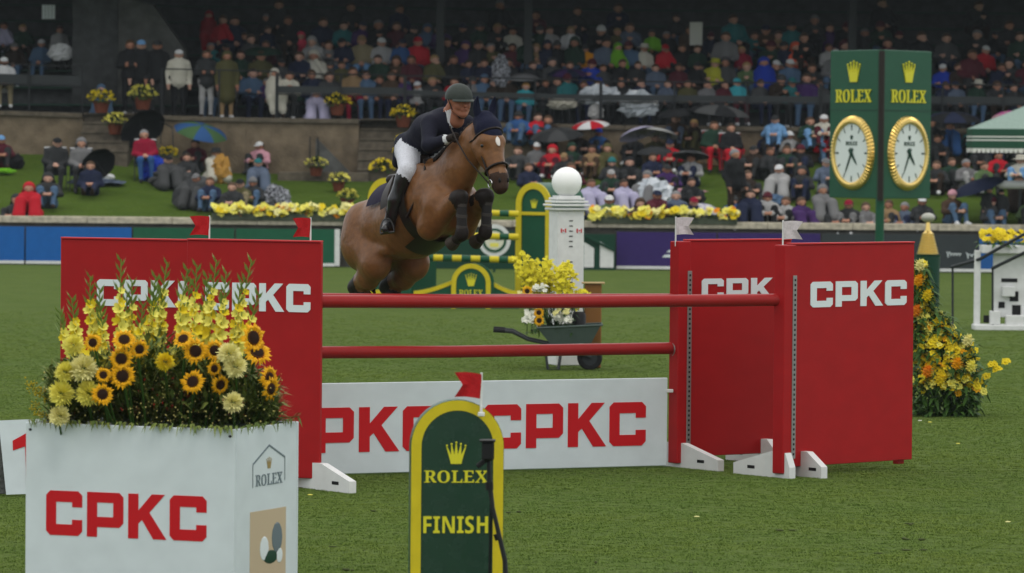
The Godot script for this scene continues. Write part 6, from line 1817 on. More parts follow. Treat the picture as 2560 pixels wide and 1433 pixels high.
# ---------------------------------------------------------------- spectators
var proto := {}
var gear := {}
const TINT := {
	"black": Color(0.012, 0.013, 0.015), "charcoal": Color(0.030, 0.032, 0.034), "dark grey": Color(0.060, 0.062, 0.064), "grey": Color(0.17, 0.17, 0.175), "light grey": Color(0.36, 0.36, 0.36), "white": Color(0.66, 0.67, 0.68), "cream": Color(0.56, 0.54, 0.46),
	"navy": Color(0.014, 0.020, 0.050), "blue": Color(0.030, 0.095, 0.26), "royal blue": Color(0.012, 0.045, 0.40), "denim blue": Color(0.075, 0.135, 0.23), "light blue": Color(0.16, 0.33, 0.58), "slate blue": Color(0.10, 0.13, 0.19),
	"red": Color(0.46, 0.010, 0.022), "crimson": Color(0.26, 0.006, 0.030), "maroon": Color(0.085, 0.012, 0.022), "pink": Color(0.80, 0.055, 0.12), "pale pink": Color(0.58, 0.30, 0.36), "magenta": Color(0.55, 0.04, 0.36), "orange": Color(0.72, 0.105, 0.045),
	"lime green": Color(0.17, 0.46, 0.018), "green": Color(0.060, 0.13, 0.050), "dark green": Color(0.014, 0.042, 0.026), "teal": Color(0.018, 0.15, 0.16), "turquoise": Color(0.045, 0.36, 0.42), "olive": Color(0.085, 0.080, 0.030), "sage green": Color(0.10, 0.16, 0.065),
	"yellow": Color(0.40, 0.40, 0.030), "amber": Color(0.72, 0.29, 0.012), "gold": Color(0.46, 0.25, 0.055), "tan": Color(0.29, 0.19, 0.095), "khaki": Color(0.25, 0.21, 0.125), "brown": Color(0.065, 0.038, 0.022), "dark brown": Color(0.030, 0.019, 0.013),
	"lavender": Color(0.42, 0.40, 0.56), "purple": Color(0.055, 0.022, 0.11), "auburn": Color(0.075, 0.022, 0.012), "blond": Color(0.30, 0.20, 0.085), "mint": Color(0.20, 0.45, 0.32),
}

func cloth(c: String) -> StandardMaterial3D:
	return mat("cloth_" + c.replace(" ", "_"), TINT[c], 0.8, "cloth", 3.0)

func flesh(i: int) -> StandardMaterial3D:
	return mat("skin_%d" % i, [Color(0.44, 0.235, 0.165), Color(0.38, 0.19, 0.125), Color(0.31, 0.145, 0.095), Color(0.48, 0.28, 0.21), Color(0.18, 0.085, 0.05)][i], 0.55)

func make_proto(kind: String) -> Dictionary:
	if proto.has(kind): return proto[kind]
	var V := func(x: float, y: float, z: float) -> Vector3: return Vector3(x, y, z)
	var B := []
	var h := Vector3(0, 0.725, 0.035)       # head centre
	var top := 1.22                        # coats are bulky
	var fing := []
	if kind.begins_with("stand"):
		h = Vector3(0, 1.58, 0.02)
		B += [[V.call(-0.07, 0.94, 0), V.call(0.07, 0.94, 0), 0.125, 0.125, 2], [V.call(0, 0.92, 0), V.call(0, 1.20, 0), 0.15 * top, 0.15 * top, 1], [V.call(0, 1.20, 0), V.call(0, 1.36, 0), 0.15 * top, 0.14 * top, 1], [V.call(-0.15, 1.38, 0), V.call(0.15, 1.38, 0), 0.085, 0.085, 1], [V.call(0, 1.42, 0), V.call(0, 1.52, 0.01), 0.06, 0.06, 0]]
		if kind == "standcoat": B += [[V.call(0, 1.0, 0), V.call(0, 0.58, 0), 0.19, 0.22, 1]]
		for s in [-1.0, 1.0]:
			B += [[V.call(s * 0.09, 0.90, 0), V.call(s * 0.105, 0.48, 0.01), 0.095, 0.068, 2], [V.call(s * 0.105, 0.48, 0.01), V.call(s * 0.11, 0.10, -0.01), 0.066, 0.048, 2], [V.call(s * 0.11, 0.045, -0.02), V.call(s * 0.125, 0.04, 0.14), 0.045, 0.04, 3]]
			if kind == "standfold":
				B += [[V.call(s * 0.20, 1.37, 0), V.call(s * 0.26, 1.13, 0.07), 0.066, 0.058, 1], [V.call(s * 0.26, 1.13, 0.07), V.call(s * -0.04, 1.14 + s * 0.02, 0.22), 0.056, 0.045, 1], [V.call(s * -0.04, 1.14 + s * 0.02, 0.22), V.call(s * -0.10, 1.15, 0.21), 0.036, 0.03, 0]]
			else:
				B += [[V.call(s * 0.20, 1.37, 0), V.call(s * 0.27, 1.10, -0.02), 0.066, 0.058, 1], [V.call(s * 0.27, 1.10, -0.02), V.call(s * 0.25, 0.86, 0.10), 0.055, 0.044, 1], [V.call(s * 0.25, 0.86, 0.10), V.call(s * 0.245, 0.79, 0.14), 0.036, 0.032, 0]]
				fing.append([V.call(s * 0.245, 0.78, 0.15), Vector3(0, -1, 0.25)])
	elif kind == "poncho":
		B += [[V.call(0, 0.56, 0), V.call(0, 0.30, 0.06), 0.17, 0.27, 1], [V.call(0, 0.30, 0.06), V.call(0, 0.10, 0.22), 0.27, 0.28, 1], [V.call(-0.14, 0.12, 0.36), V.call(0.14, 0.12, 0.36), 0.15, 0.15, 1], [V.call(-0.12, 0.10, 0.38), V.call(-0.12, -0.20, 0.44), 0.13, 0.11, 1], [V.call(0.12, 0.10, 0.38), V.call(0.12, -0.20, 0.44), 0.13, 0.11, 1], [V.call(0, 0.58, 0), V.call(0, 0.66, 0.01), 0.075, 0.065, 1], [V.call(-0.15, 0.50, 0), V.call(0.15, 0.50, 0), 0.10, 0.10, 1]]
		for s in [-1.0, 1.0]: B.append([V.call(s * 0.12, -0.36, 0.44), V.call(s * 0.125, -0.38, 0.58), 0.045, 0.04, 3])
		for s in [-1.0, 1.0]: B.append([V.call(s * 0.12, -0.2, 0.44), V.call(s * 0.12, -0.36, 0.44), 0.06, 0.05, 2])
	elif kind.begins_with("lawn"):
		h = Vector3(0, 0.695, 0.04) if kind != "lawndrape" else Vector3(0, 0.69, 0.03)
		B += [[V.call(-0.08, 0.11, -0.02), V.call(0.08, 0.11, -0.02), 0.13, 0.13, 2], [V.call(0, 0.13, -0.03), V.call(0, 0.36, 0), 0.16 * top, 0.155 * top, 1], [V.call(0, 0.36, 0), V.call(0, 0.48, 0.01), 0.155 * top, 0.14 * top, 1], [V.call(-0.15, 0.50, 0.01), V.call(0.15, 0.50, 0.01), 0.088, 0.088, 1], [V.call(0, 0.53, 0.01), V.call(0, 0.63, 0.02), 0.06, 0.06, 0]]
		for s in [-1.0, 1.0]:
			if kind == "lawnout":
				B += [[V.call(s * 0.09, 0.10, 0.05), V.call(s * 0.13, 0.22, 0.44), 0.095, 0.072, 2], [V.call(s * 0.13, 0.22, 0.44), V.call(s * 0.10, 0.07, 0.84), 0.068, 0.05, 2], [V.call(s * 0.10, 0.06, 0.86), V.call(s * 0.12, 0.16, 0.95), 0.044, 0.04, 3]]
				B += [[V.call(s * 0.20, 0.49, 0), V.call(s * 0.27, 0.26, 0.02), 0.066, 0.058, 1], [V.call(s * 0.27, 0.26, 0.02), V.call(s * 0.08, 0.26, 0.26), 0.055, 0.044, 1], [V.call(s * 0.08, 0.26, 0.26), V.call(s * 0.02, 0.27, 0.30), 0.036, 0.032, 0]]
				fing.append([V.call(s * 0.02, 0.27, 0.31), Vector3(-s * 0.6, 0.2, 0.8)])
			elif kind == "lawndrape":
				B += [[V.call(s * 0.08, 0.15, 0.0), V.call(s * 0.15, 0.40, 0.34), 0.16, 0.11, 1], [V.call(s * 0.15, 0.40, 0.34), V.call(s * 0.17, 0.08, 0.50), 0.12, 0.14, 1], [V.call(s * 0.16, 0.48, 0.0), V.call(s * 0.18, 0.35, 0.3), 0.09, 0.09, 1], [V.call(s * 0.2, 0.1, -0.05), V.call(s * 0.22, 0.08, 0.4), 0.12, 0.1, 1]]
			else:
				B += [[V.call(s * 0.09, 0.11, 0.05), V.call(s * 0.15, 0.46, 0.36), 0.10, 0.074, 2], [V.call(s * 0.15, 0.46, 0.36), V.call(s * 0.13, 0.09, 0.52), 0.070, 0.05, 2], [V.call(s * 0.13, 0.05, 0.52), V.call(s * 0.15, 0.045, 0.68), 0.046, 0.04, 3]]
				B += [[V.call(s * 0.20, 0.49, 0), V.call(s * 0.28, 0.33, 0.16), 0.066, 0.058, 1], [V.call(s * 0.28, 0.33, 0.16), V.call(s * 0.10, 0.34, 0.46), 0.055, 0.044, 1], [V.call(s * 0.10, 0.34, 0.46), V.call(s * 0.03, 0.34, 0.48), 0.036, 0.032, 0]]
				fing.append([V.call(s * 0.03, 0.34, 0.49), Vector3(-s, 0.0, 0.3)])
	else:
		var lean := 0.16 if kind == "sitlean" else 0.0
		h = Vector3(0, 0.725 - lean * 0.5, 0.035 + lean * 1.3)
		var sh := Vector3(0, 0.52 - lean * 0.35, lean)
		B += [[V.call(-0.08, 0.11, 0), V.call(0.08, 0.11, 0), 0.13, 0.13, 2], [V.call(0, 0.12, 0), V.call(0, 0.34, lean * 0.5), 0.155 * top, 0.155 * top, 1], [V.call(0, 0.34, lean * 0.5), sh - Vector3(0, 0.03, 0), 0.155 * top, 0.145 * top, 1], [sh + Vector3(-0.15, 0, 0), sh + Vector3(0.15, 0, 0), 0.088, 0.088, 1], [sh + Vector3(0, 0.03, 0.01), h - Vector3(0, 0.10, 0.0), 0.06, 0.06, 0]]
		for s in [-1.0, 1.0]:
			B += [[V.call(s * 0.09, 0.11, 0.03), V.call(s * 0.13, 0.13, 0.42), 0.10, 0.076, 2], [V.call(s * 0.13, 0.13, 0.42), V.call(s * 0.13, -0.32, 0.46), 0.070, 0.05, 2], [V.call(s * 0.13, -0.39, 0.44), V.call(s * 0.14, -0.40, 0.60), 0.046, 0.04, 3]]
			var el: Vector3 = sh + Vector3(s * 0.26, -0.25, 0.06)
			var hd := Vector3(s * 0.05, 0.22, 0.30)
			if kind == "sitcross":
				el = sh + Vector3(s * 0.25, -0.21, 0.10); hd = Vector3(s * -0.06, 0.32 + s * 0.015, 0.24)
			elif kind == "sitlean":
				el = Vector3(s * 0.24, 0.24, 0.32); hd = Vector3(s * 0.04, 0.38, 0.46)
			elif kind == "situp" and s > 0:
				hd = h + Vector3(0.06, -0.09, 0.12); el = sh + Vector3(0.25, -0.20, 0.16)
			B += [[sh + Vector3(s * 0.20, -0.01, 0), el, 0.067, 0.059, 1], [el, hd, 0.057, 0.045, 1], [hd, hd + (hd - el).normalized() * 0.06, 0.036, 0.032, 0]]
			fing.append([hd + (hd - el).normalized() * 0.07, (hd - el).normalized()])
	B.append([h + Vector3(0, -0.175, -0.02), h + Vector3(0, -0.125, -0.015), 0.098, 0.080, 1])     # collar
	var parts := [skin(B, 0.027, 0.06)]
	# head on a finer grid, with nose, brow, chin and ears
	var H := [[h + Vector3(0, 0.03, -0.01), h + Vector3(0, 0.03, 0.01), 0.096, 0.092, 0], [h + Vector3(0, -0.02, 0.02), h + Vector3(0, -0.095, 0.045), 0.074, 0.038, 0], [h + Vector3(0, 0.0, 0.088), h + Vector3(0, -0.036, 0.108), 0.013, 0.018, 0], [h + Vector3(-0.05, 0.022, 0.066), h + Vector3(0.05, 0.022, 0.066), 0.02, 0.02, 0]]
	for s in [-1.0, 1.0]: H.append([h + Vector3(s * 0.09, 0.01, -0.005), h + Vector3(s * 0.088, -0.03, 0), 0.018, 0.013, 0])
	H.append([h + Vector3(0, -0.06, -0.01), h + Vector3(0, -0.13, -0.01), 0.056, 0.056, 0])
	parts.append(skin(H, 0.013, 0.02))
	var e := MB.new()
	for s in [-1.0, 1.0]: e.orb(h + Vector3(s * 0.034, 0.0, 0.086), Vector3(0.014, 0.009, 0.008), 6, 4)
	e.orb(h + Vector3(0, -0.066, 0.086), Vector3(0.024, 0.006, 0.008), 6, 4)
	e.set_meta("cls", 4)
	parts.append(e)
	var fm := MB.new()       # fingers and thumbs
	for f in fing:
		var d: Vector3 = f[1].normalized()
		var sd := d.cross(Vector3(0.3, 1, 0.2)).normalized()
		for i in 4: fm.tube([f[0] + sd * (0.024 - i * 0.016), f[0] + sd * (0.026 - i * 0.017) + d * [0.045, 0.052, 0.048, 0.036][i], f[0] + sd * (0.022 - i * 0.015) + d * [0.065, 0.075, 0.070, 0.052][i] + Vector3(0, -0.015, 0)], [0.010, 0.009, 0.006], 5)
		fm.tube([f[0] + sd * 0.03 - d * 0.03, f[0] + sd * 0.05 + d * 0.015], [0.012, 0.008], 5)
	fm.set_meta("cls", 0)
	parts.append(fm)
	proto[kind] = {"mesh": skinned(parts, [0, 1, 2, 3, 4]), "head": h, "surf": []}
	for c in [0, 1, 2, 3, 4]:
		var has := false
		for p in parts:
			if p is MB: has = has or (p.get_meta("cls") == c and not p.v.is_empty())
			else: has = has or p.f.has(c)
		if has: proto[kind].surf.append(c)
	return proto[kind]

func make_gear() -> void:
	var b := MB.new()
	var dome := []
	for i in 9: dome.append(Vector2(cos(PI * 0.5 * i / 8.0), sin(PI * 0.5 * i / 8.0)))
	# cap with peak
	b.lathe(Transform3D(Basis.from_scale(Vector3(0.106, 0.10, 0.115)), Vector3(0, 0.045, -0.008)), dome, 14)
	b.box(Transform3D(Basis(Vector3.RIGHT, 0.22), Vector3(0, 0.042, 0.135)), Vector3(0.15, 0.012, 0.10), 0.005)
	gear["cap"] = b.done()
	# knitted beanie with turned rim
	b = MB.new()
	b.lathe(Transform3D(Basis.from_scale(Vector3(0.110, 0.125, 0.118)), Vector3(0, 0.035, -0.008)), [Vector2(1.0, -0.15), Vector2(1.06, -0.1), Vector2(1.06, 0.16), Vector2(1.0, 0.2)] + dome.slice(2), 14)
	gear["beanie"] = b.done()
	# wide brimmed hat
	b = MB.new()
	b.lathe(Transform3D(Basis(), Vector3(0, 0.05, 0)), [Vector2(0.20, -0.02), Vector2(0.21, -0.012), Vector2(0.115, 0.008), Vector2(0.105, 0.09), Vector2(0.07, 0.105), Vector2(0, 0.10)], 18)
	gear["hat"] = b.done()
	# short hair: shell that leaves the face free
	for kind in ["hair", "longhair", "hood"]:
		b = MB.new()
		var n := 18; var rows := 12
		var f := func(i: int, j: int) -> Vector3:
			var th := PI * 0.98 * i / rows
			var a := TAU * j / n
			var d := Vector3(sin(th) * sin(a), cos(th), sin(th) * cos(a))
			var r := Vector3(0.114, 0.122, 0.124)
			if kind == "hood": r = Vector3(0.135, 0.150, 0.150)
			var p := d * r + Vector3(0, 0.025, -0.012)
			# draw the front edge back round the face
			var front := clampf(d.z, 0.0, 1.0) * clampf(0.34 - d.y if kind != "hood" else 0.52 - d.y, 0.0, 1.0)
			p.z -= front * (0.24 if kind != "hood" else 0.20)
			if kind == "longhair" and d.y < -0.05: p += Vector3(d.x * 0.02, d.y * 0.16, -0.015)
			if kind == "hair" and d.y < -0.35: p.y = maxf(p.y, -0.045); 
			if kind == "hood" and d.y < -0.3: p += Vector3(d.x * 0.06, d.y * 0.05, 0.0)
			return p
		for i in rows:
			for j in n:
				var q := [f.call(i, j), f.call(i + 1, j), f.call(i + 1, j + 1), f.call(i, j + 1)]
				var m := []
				for w in q: m.append((w - Vector3(0, 0.02, -0.01)).normalized())
				b.quads(q[0], q[1], q[2], q[3], m[0], m[1], m[2], m[3])
		gear[kind] = b.done()

var folk := []
func place_person(where: Vector3, s: float, turn: float, kind: String, top: String, legs: String, head: String, place: String, group: String, px: float, note := "") -> void:
	var p := make_proto(kind)
	var o := Node3D.new()
	o.name = numbered("person")
	add_child(o)
	o.position = where
	o.rotation = Vector3(rng.randf_range(-0.02, 0.09), turn, rng.randf_range(-0.09, 0.09)) if kind.begins_with("sit") or kind == "poncho" else Vector3(0, turn, 0)
	o.scale = Vector3.ONE * s * Vector3(rng.randf_range(0.94, 1.12), 1.0, rng.randf_range(0.95, 1.08))
	var m := MeshInstance3D.new()
	m.name = "body"
	m.mesh = p.mesh
	var shoe: String = ["black", "dark brown", "white", "charcoal"][rng.randi() % 4]
	var set := {0: flesh(rng.randi() % 4), 1: cloth(top), 2: cloth(legs), 3: cloth(shoe), 4: mat("face_dark", Color(0.05, 0.022, 0.018), 0.5)}
	for i in p.surf.size(): m.set_surface_override_material(i, set[p.surf[i]])
	o.add_child(m)
	var hw := head.split(":")
	var words := ""
	if hw[0] == "hood":
		put("hood", gear.hood, cloth(top), o, p.head); words = "hood up"
	else:
		var c := hw[1]
		if hw[0] in ["cap", "beanie", "hat"]:
			put(hw[0], gear[hw[0]], cloth(c), o, p.head)
			put("hair", gear.hair, mat("hair_" + "dark", Color(0.025, 0.016, 0.011), 0.6), o, p.head + Vector3(0, -0.004, -0.004))
			words = "%s %s" % [c.replace(" ", "-"), hw[0]]
		else:
			put("hair", gear[hw[0]], mat("hair_" + c, TINT[c], 0.6), o, p.head)
			words = "%s%s hair" % ["long " if hw[0] == "longhair" else "", c.replace(" ", "-")]
	var what: String = {"poncho": "poncho", "lawndrape": "rain cape", "standcoat": "long coat"}.get(kind, ["jacket", "coat", "jacket"][folk.size() % 3])
	var label := note
	if not note: label = "person in %s %s, %s, %s" % [top.replace(" ", "-"), what, words, place]
	folk.append([o, label, px, group])

func label_folk() -> void:
	var by := {}
	for f in folk:
		if not by.has(f[1]): by[f[1]] = []
		by[f[1]].append(f)
	for k in by:
		var l: Array = by[k]
		l.sort_custom(func(a, b): return a[2] < b[2])
		for i in l.size():
			var text_: String = k
			if l.size() > 1: text_ += ", " + (["left of two", "right of two"][i] if l.size() == 2 else ["first", "second", "third", "fourth", "fifth", "sixth", "seventh", "eighth", "ninth", "tenth"][mini(i, 9)] + " from left")
			tag(l[i][0], text_, "person", l[i][3])

func zone(px: float) -> String:
	for z in [[230, "far left"], [480, "by the left steps"], [700, "above blue-green umbrella"], [900, "left of the rider"], [1200, "behind the rider"], [1400, "behind the horse's head"], [1560, "above the white pillar"], [1760, "above white umbrellas"], [1930, "above the red chairs"], [2090, "just left of the clocks"], [2350, "behind the clocks"]]:
		if px < z[0]: return z[1]
	return "far right"

func stand_person(px: float, py: float, top: String, head: String, legs := "charcoal", kind := "") -> void:
	var k := clampi(roundi((202.0 - py) / 44.0), 0, 5)
	var d := 119.75 + 0.85 * k
	if kind == "": kind = ["sit", "sitcross", "sit", "sitlean", "situp", "sit"][rng.randi() % 6]
	var p := at(px, py, d)
	var seat := 3.42 + 0.46 * k + 0.455
	var hh: Vector3 = make_proto(kind).head
	var s := clampf((p.y - seat) / hh.y, 0.90, 1.14)
	p.y -= hh.y * s
	var t := rng.randf_range(-0.35, 0.35) + 0.1
	p -= Basis(Vector3.UP, t) * Vector3(0, 0, hh.z * s)
	place_person(p, s, t, kind, top, legs, head, ["front stand row ", "second stand row ", "third stand row ", "fourth stand row ", "fifth stand row ", "sixth stand row "][k] + zone(px), "spectators in the stand", px)

func bank_d(px: float, py: float, h: float) -> float:
	var best := 107.9; var err := 99.0
	for i in 90:
		var d := 107.9 + i * 0.1
		var p := at(px, py, d)
		var e := absf(p.y - h - bank_y(p.x, d))
		if e < err: err = e; best = d
	return best

func bank_person(px: float, py: float, top: String, head: String, legs := "charcoal", kind := "lawn", s := 1.0, turn := 99.0, note := "") -> Vector3:
	var hh: Vector3 = make_proto(kind).head
	var up := 0.42 if kind.begins_with("sit") or kind == "poncho" else 0.0
	var d := bank_d(px, py, hh.y * s + up)
	var p := at(px, py, d)
	var t := turn if turn < 90.0 else rng.randf_range(-0.4, 0.4)
	p -= Basis(Vector3.UP, t) * Vector3(0, hh.y * s, hh.z * s)
	place_person(p, s, t, kind, top, legs, head, ("seated " if not kind.begins_with("stand") else "standing ") + "on lawn " + zone2(px), "spectators on the lawn bank", px, note)
	return p

func zone2(px: float) -> String:
	for z in [[300, "far left"], [450, "by the black umbrella"], [720, "by the blue-green umbrella"], [1400, "behind the horse's head"], [1560, "below the red-white umbrella"], [1760, "by the white umbrellas"], [1900, "by the red chairs"], [2090, "left of the clocks"], [2290, "below the clocks"]]:
		if px < z[0]: return z[1]
	return "far right"

func umbrella(where: Vector3, r: float, c1: String, c2: String, tilt: Vector3, label: String) -> void:
	if not gear.has("gore"):
		var b := MB.new()
		var f := func(i: int, a: float) -> Vector3:
			var u := i / 6.0
			var rr := sin(u * 1.25) / sin(1.25) * (1.0 - 0.045 * u * (1.0 - absf(a) * 2.0))
			return Vector3(sin(a * PI / 4.0) * rr, 0.36 * cos(u * 1.35) / 1.0 - 0.36, cos(a * PI / 4.0) * rr)
		for i in 6:
			for j in 4:
				var a0 := -0.5 + j * 0.25; var a1 := a0 + 0.25
				var q := [f.call(i, a0), f.call(i + 1, a0), f.call(i + 1, a1), f.call(i, a1)]
				var m := []
				for w in q: m.append((w * Vector3(1, 1, 1) + Vector3(0, 0.9, 0)).normalized())
				b.quads(q[0], q[1], q[2], q[3], m[0], m[1], m[2], m[3])
		gear["gore"] = b.done()
		b = MB.new(); b.tube([Vector3(0, 0.09, 0), Vector3(0, 0.0, 0), Vector3(0, -1.25, 0)], [0.006, 0.012, 0.012], 6); gear["shaft"] = b.done()
		b = MB.new(); b.tube([Vector3(0, -1.2, 0), Vector3(0, -1.42, 0), Vector3(0.03, -1.48, 0), Vector3(0.07, -1.45, 0)], [0.025, 0.025, 0.022, 0.02], 8); gear["grip"] = b.done()
		b = MB.new(); b.tube([Vector3(0, -0.42, 0), Vector3(0, -0.16, 0.52)], [0.005, 0.005], 4); gear["rib"] = b.done()
	var o := thing("umbrella", label, "umbrella", where, 0.0, "umbrellas in the crowd")
	o.transform.basis = Basis.from_euler(tilt) * Basis.from_scale(Vector3.ONE * r)
	for k in 8:
		var g := put("panel", gear.gore, cloth(c1 if k % 2 == 0 else c2), o)
		g.rotation.y = TAU * k / 8.0
		var rb := put("rib", gear.rib, mats.black_metal, o)
		rb.rotation.y = TAU * (k + 0.5) / 8.0
	put("shaft", gear.shaft, mats.black_metal, o)
	put("grip", gear.grip, mats.black_plastic, o)

func folding_chair(where: Vector3, turn: float, c: String, label: String) -> void:
	var o := thing("folding_chair", label, "folding chair", where, turn, "folding chairs on the lawn")
	var b := MB.new(); b.box(Transform3D(Basis(Vector3.RIGHT, 0.1), Vector3(0, 0.40, 0.05)), Vector3(0.52, 0.03, 0.46), 0.01); put("seat", b.done(), cloth(c), o)
	b = MB.new(); b.box(Transform3D(Basis(Vector3.RIGHT, 0.22), Vector3(0, 0.72, -0.24)), Vector3(0.52, 0.62, 0.025), 0.01); put("backrest", b.done(), cloth(c), o)
	b = MB.new(); b.box(Transform3D(Basis(Vector3.RIGHT, 0.22), Vector3(0, 1.03, -0.31)), Vector3(0.54, 0.045, 0.035), 0.008); put("top_band", b.done(), cloth("white"), o)
	for s in [-1.0, 1.0]:
		b = MB.new(); b.tube([Vector3(s * 0.27, 0.0, 0.28), Vector3(s * 0.27, 0.60, 0.18)], [0.012, 0.012], 6); put("leg", b.done(), mats.dark_steel, o)
		b = MB.new(); b.tube([Vector3(s * 0.27, 0.0, -0.16), Vector3(s * 0.27, 1.03, -0.32)], [0.012, 0.012], 6); put("leg", b.done(), mats.dark_steel, o)
		b = MB.new(); b.bx(Vector3(s * 0.28, 0.61, -0.02), Vector3(0.06, 0.02, 0.44), 0.006); put("armrest", b.done(), cloth(c), o)

# a lumpy heap or hanging of cloth, thick and closed
func drape(where: Vector3, size: Vector3, m: Material, label: String, category: String, i: int, called := "blanket") -> void:
	var n := FastNoiseLite.new(); n.seed = 60 + i; n.frequency = 1.7; n.fractal_octaves = 3
	var b := MB.new()
	var rows := 14; var sides := 26
	var f := func(r: int, j: int) -> Vector3:
		var th := PI * r / rows; var a := TAU * (j % sides) / sides
		var d := Vector3(sin(th) * cos(a), cos(th), sin(th) * sin(a))
		var k := 1.0 + 0.42 * n.get_noise_3d(d.x * 1.6, d.y * 1.6, d.z * 1.6) + 0.10 * n.get_noise_3d(d.x * 6, d.y * 6, d.z * 6)
		var p := d * size * 0.5 * k
		if d.y < 0.0: p.x *= 1.0 + 0.25 * -d.y; p.y *= 0.85
		return p
	for r in rows:
		for j in sides:
			var q := [f.call(r, j), f.call(r + 1, j), f.call(r + 1, j + 1), f.call(r, j + 1)]
			b.flat(q[0], q[1], q[2], q[0] + q[2]); b.flat(q[0], q[2], q[3], q[0] + q[2])
	tag(put(called, b.done(), m, self, where), label, category, "blankets and covers in the crowd")

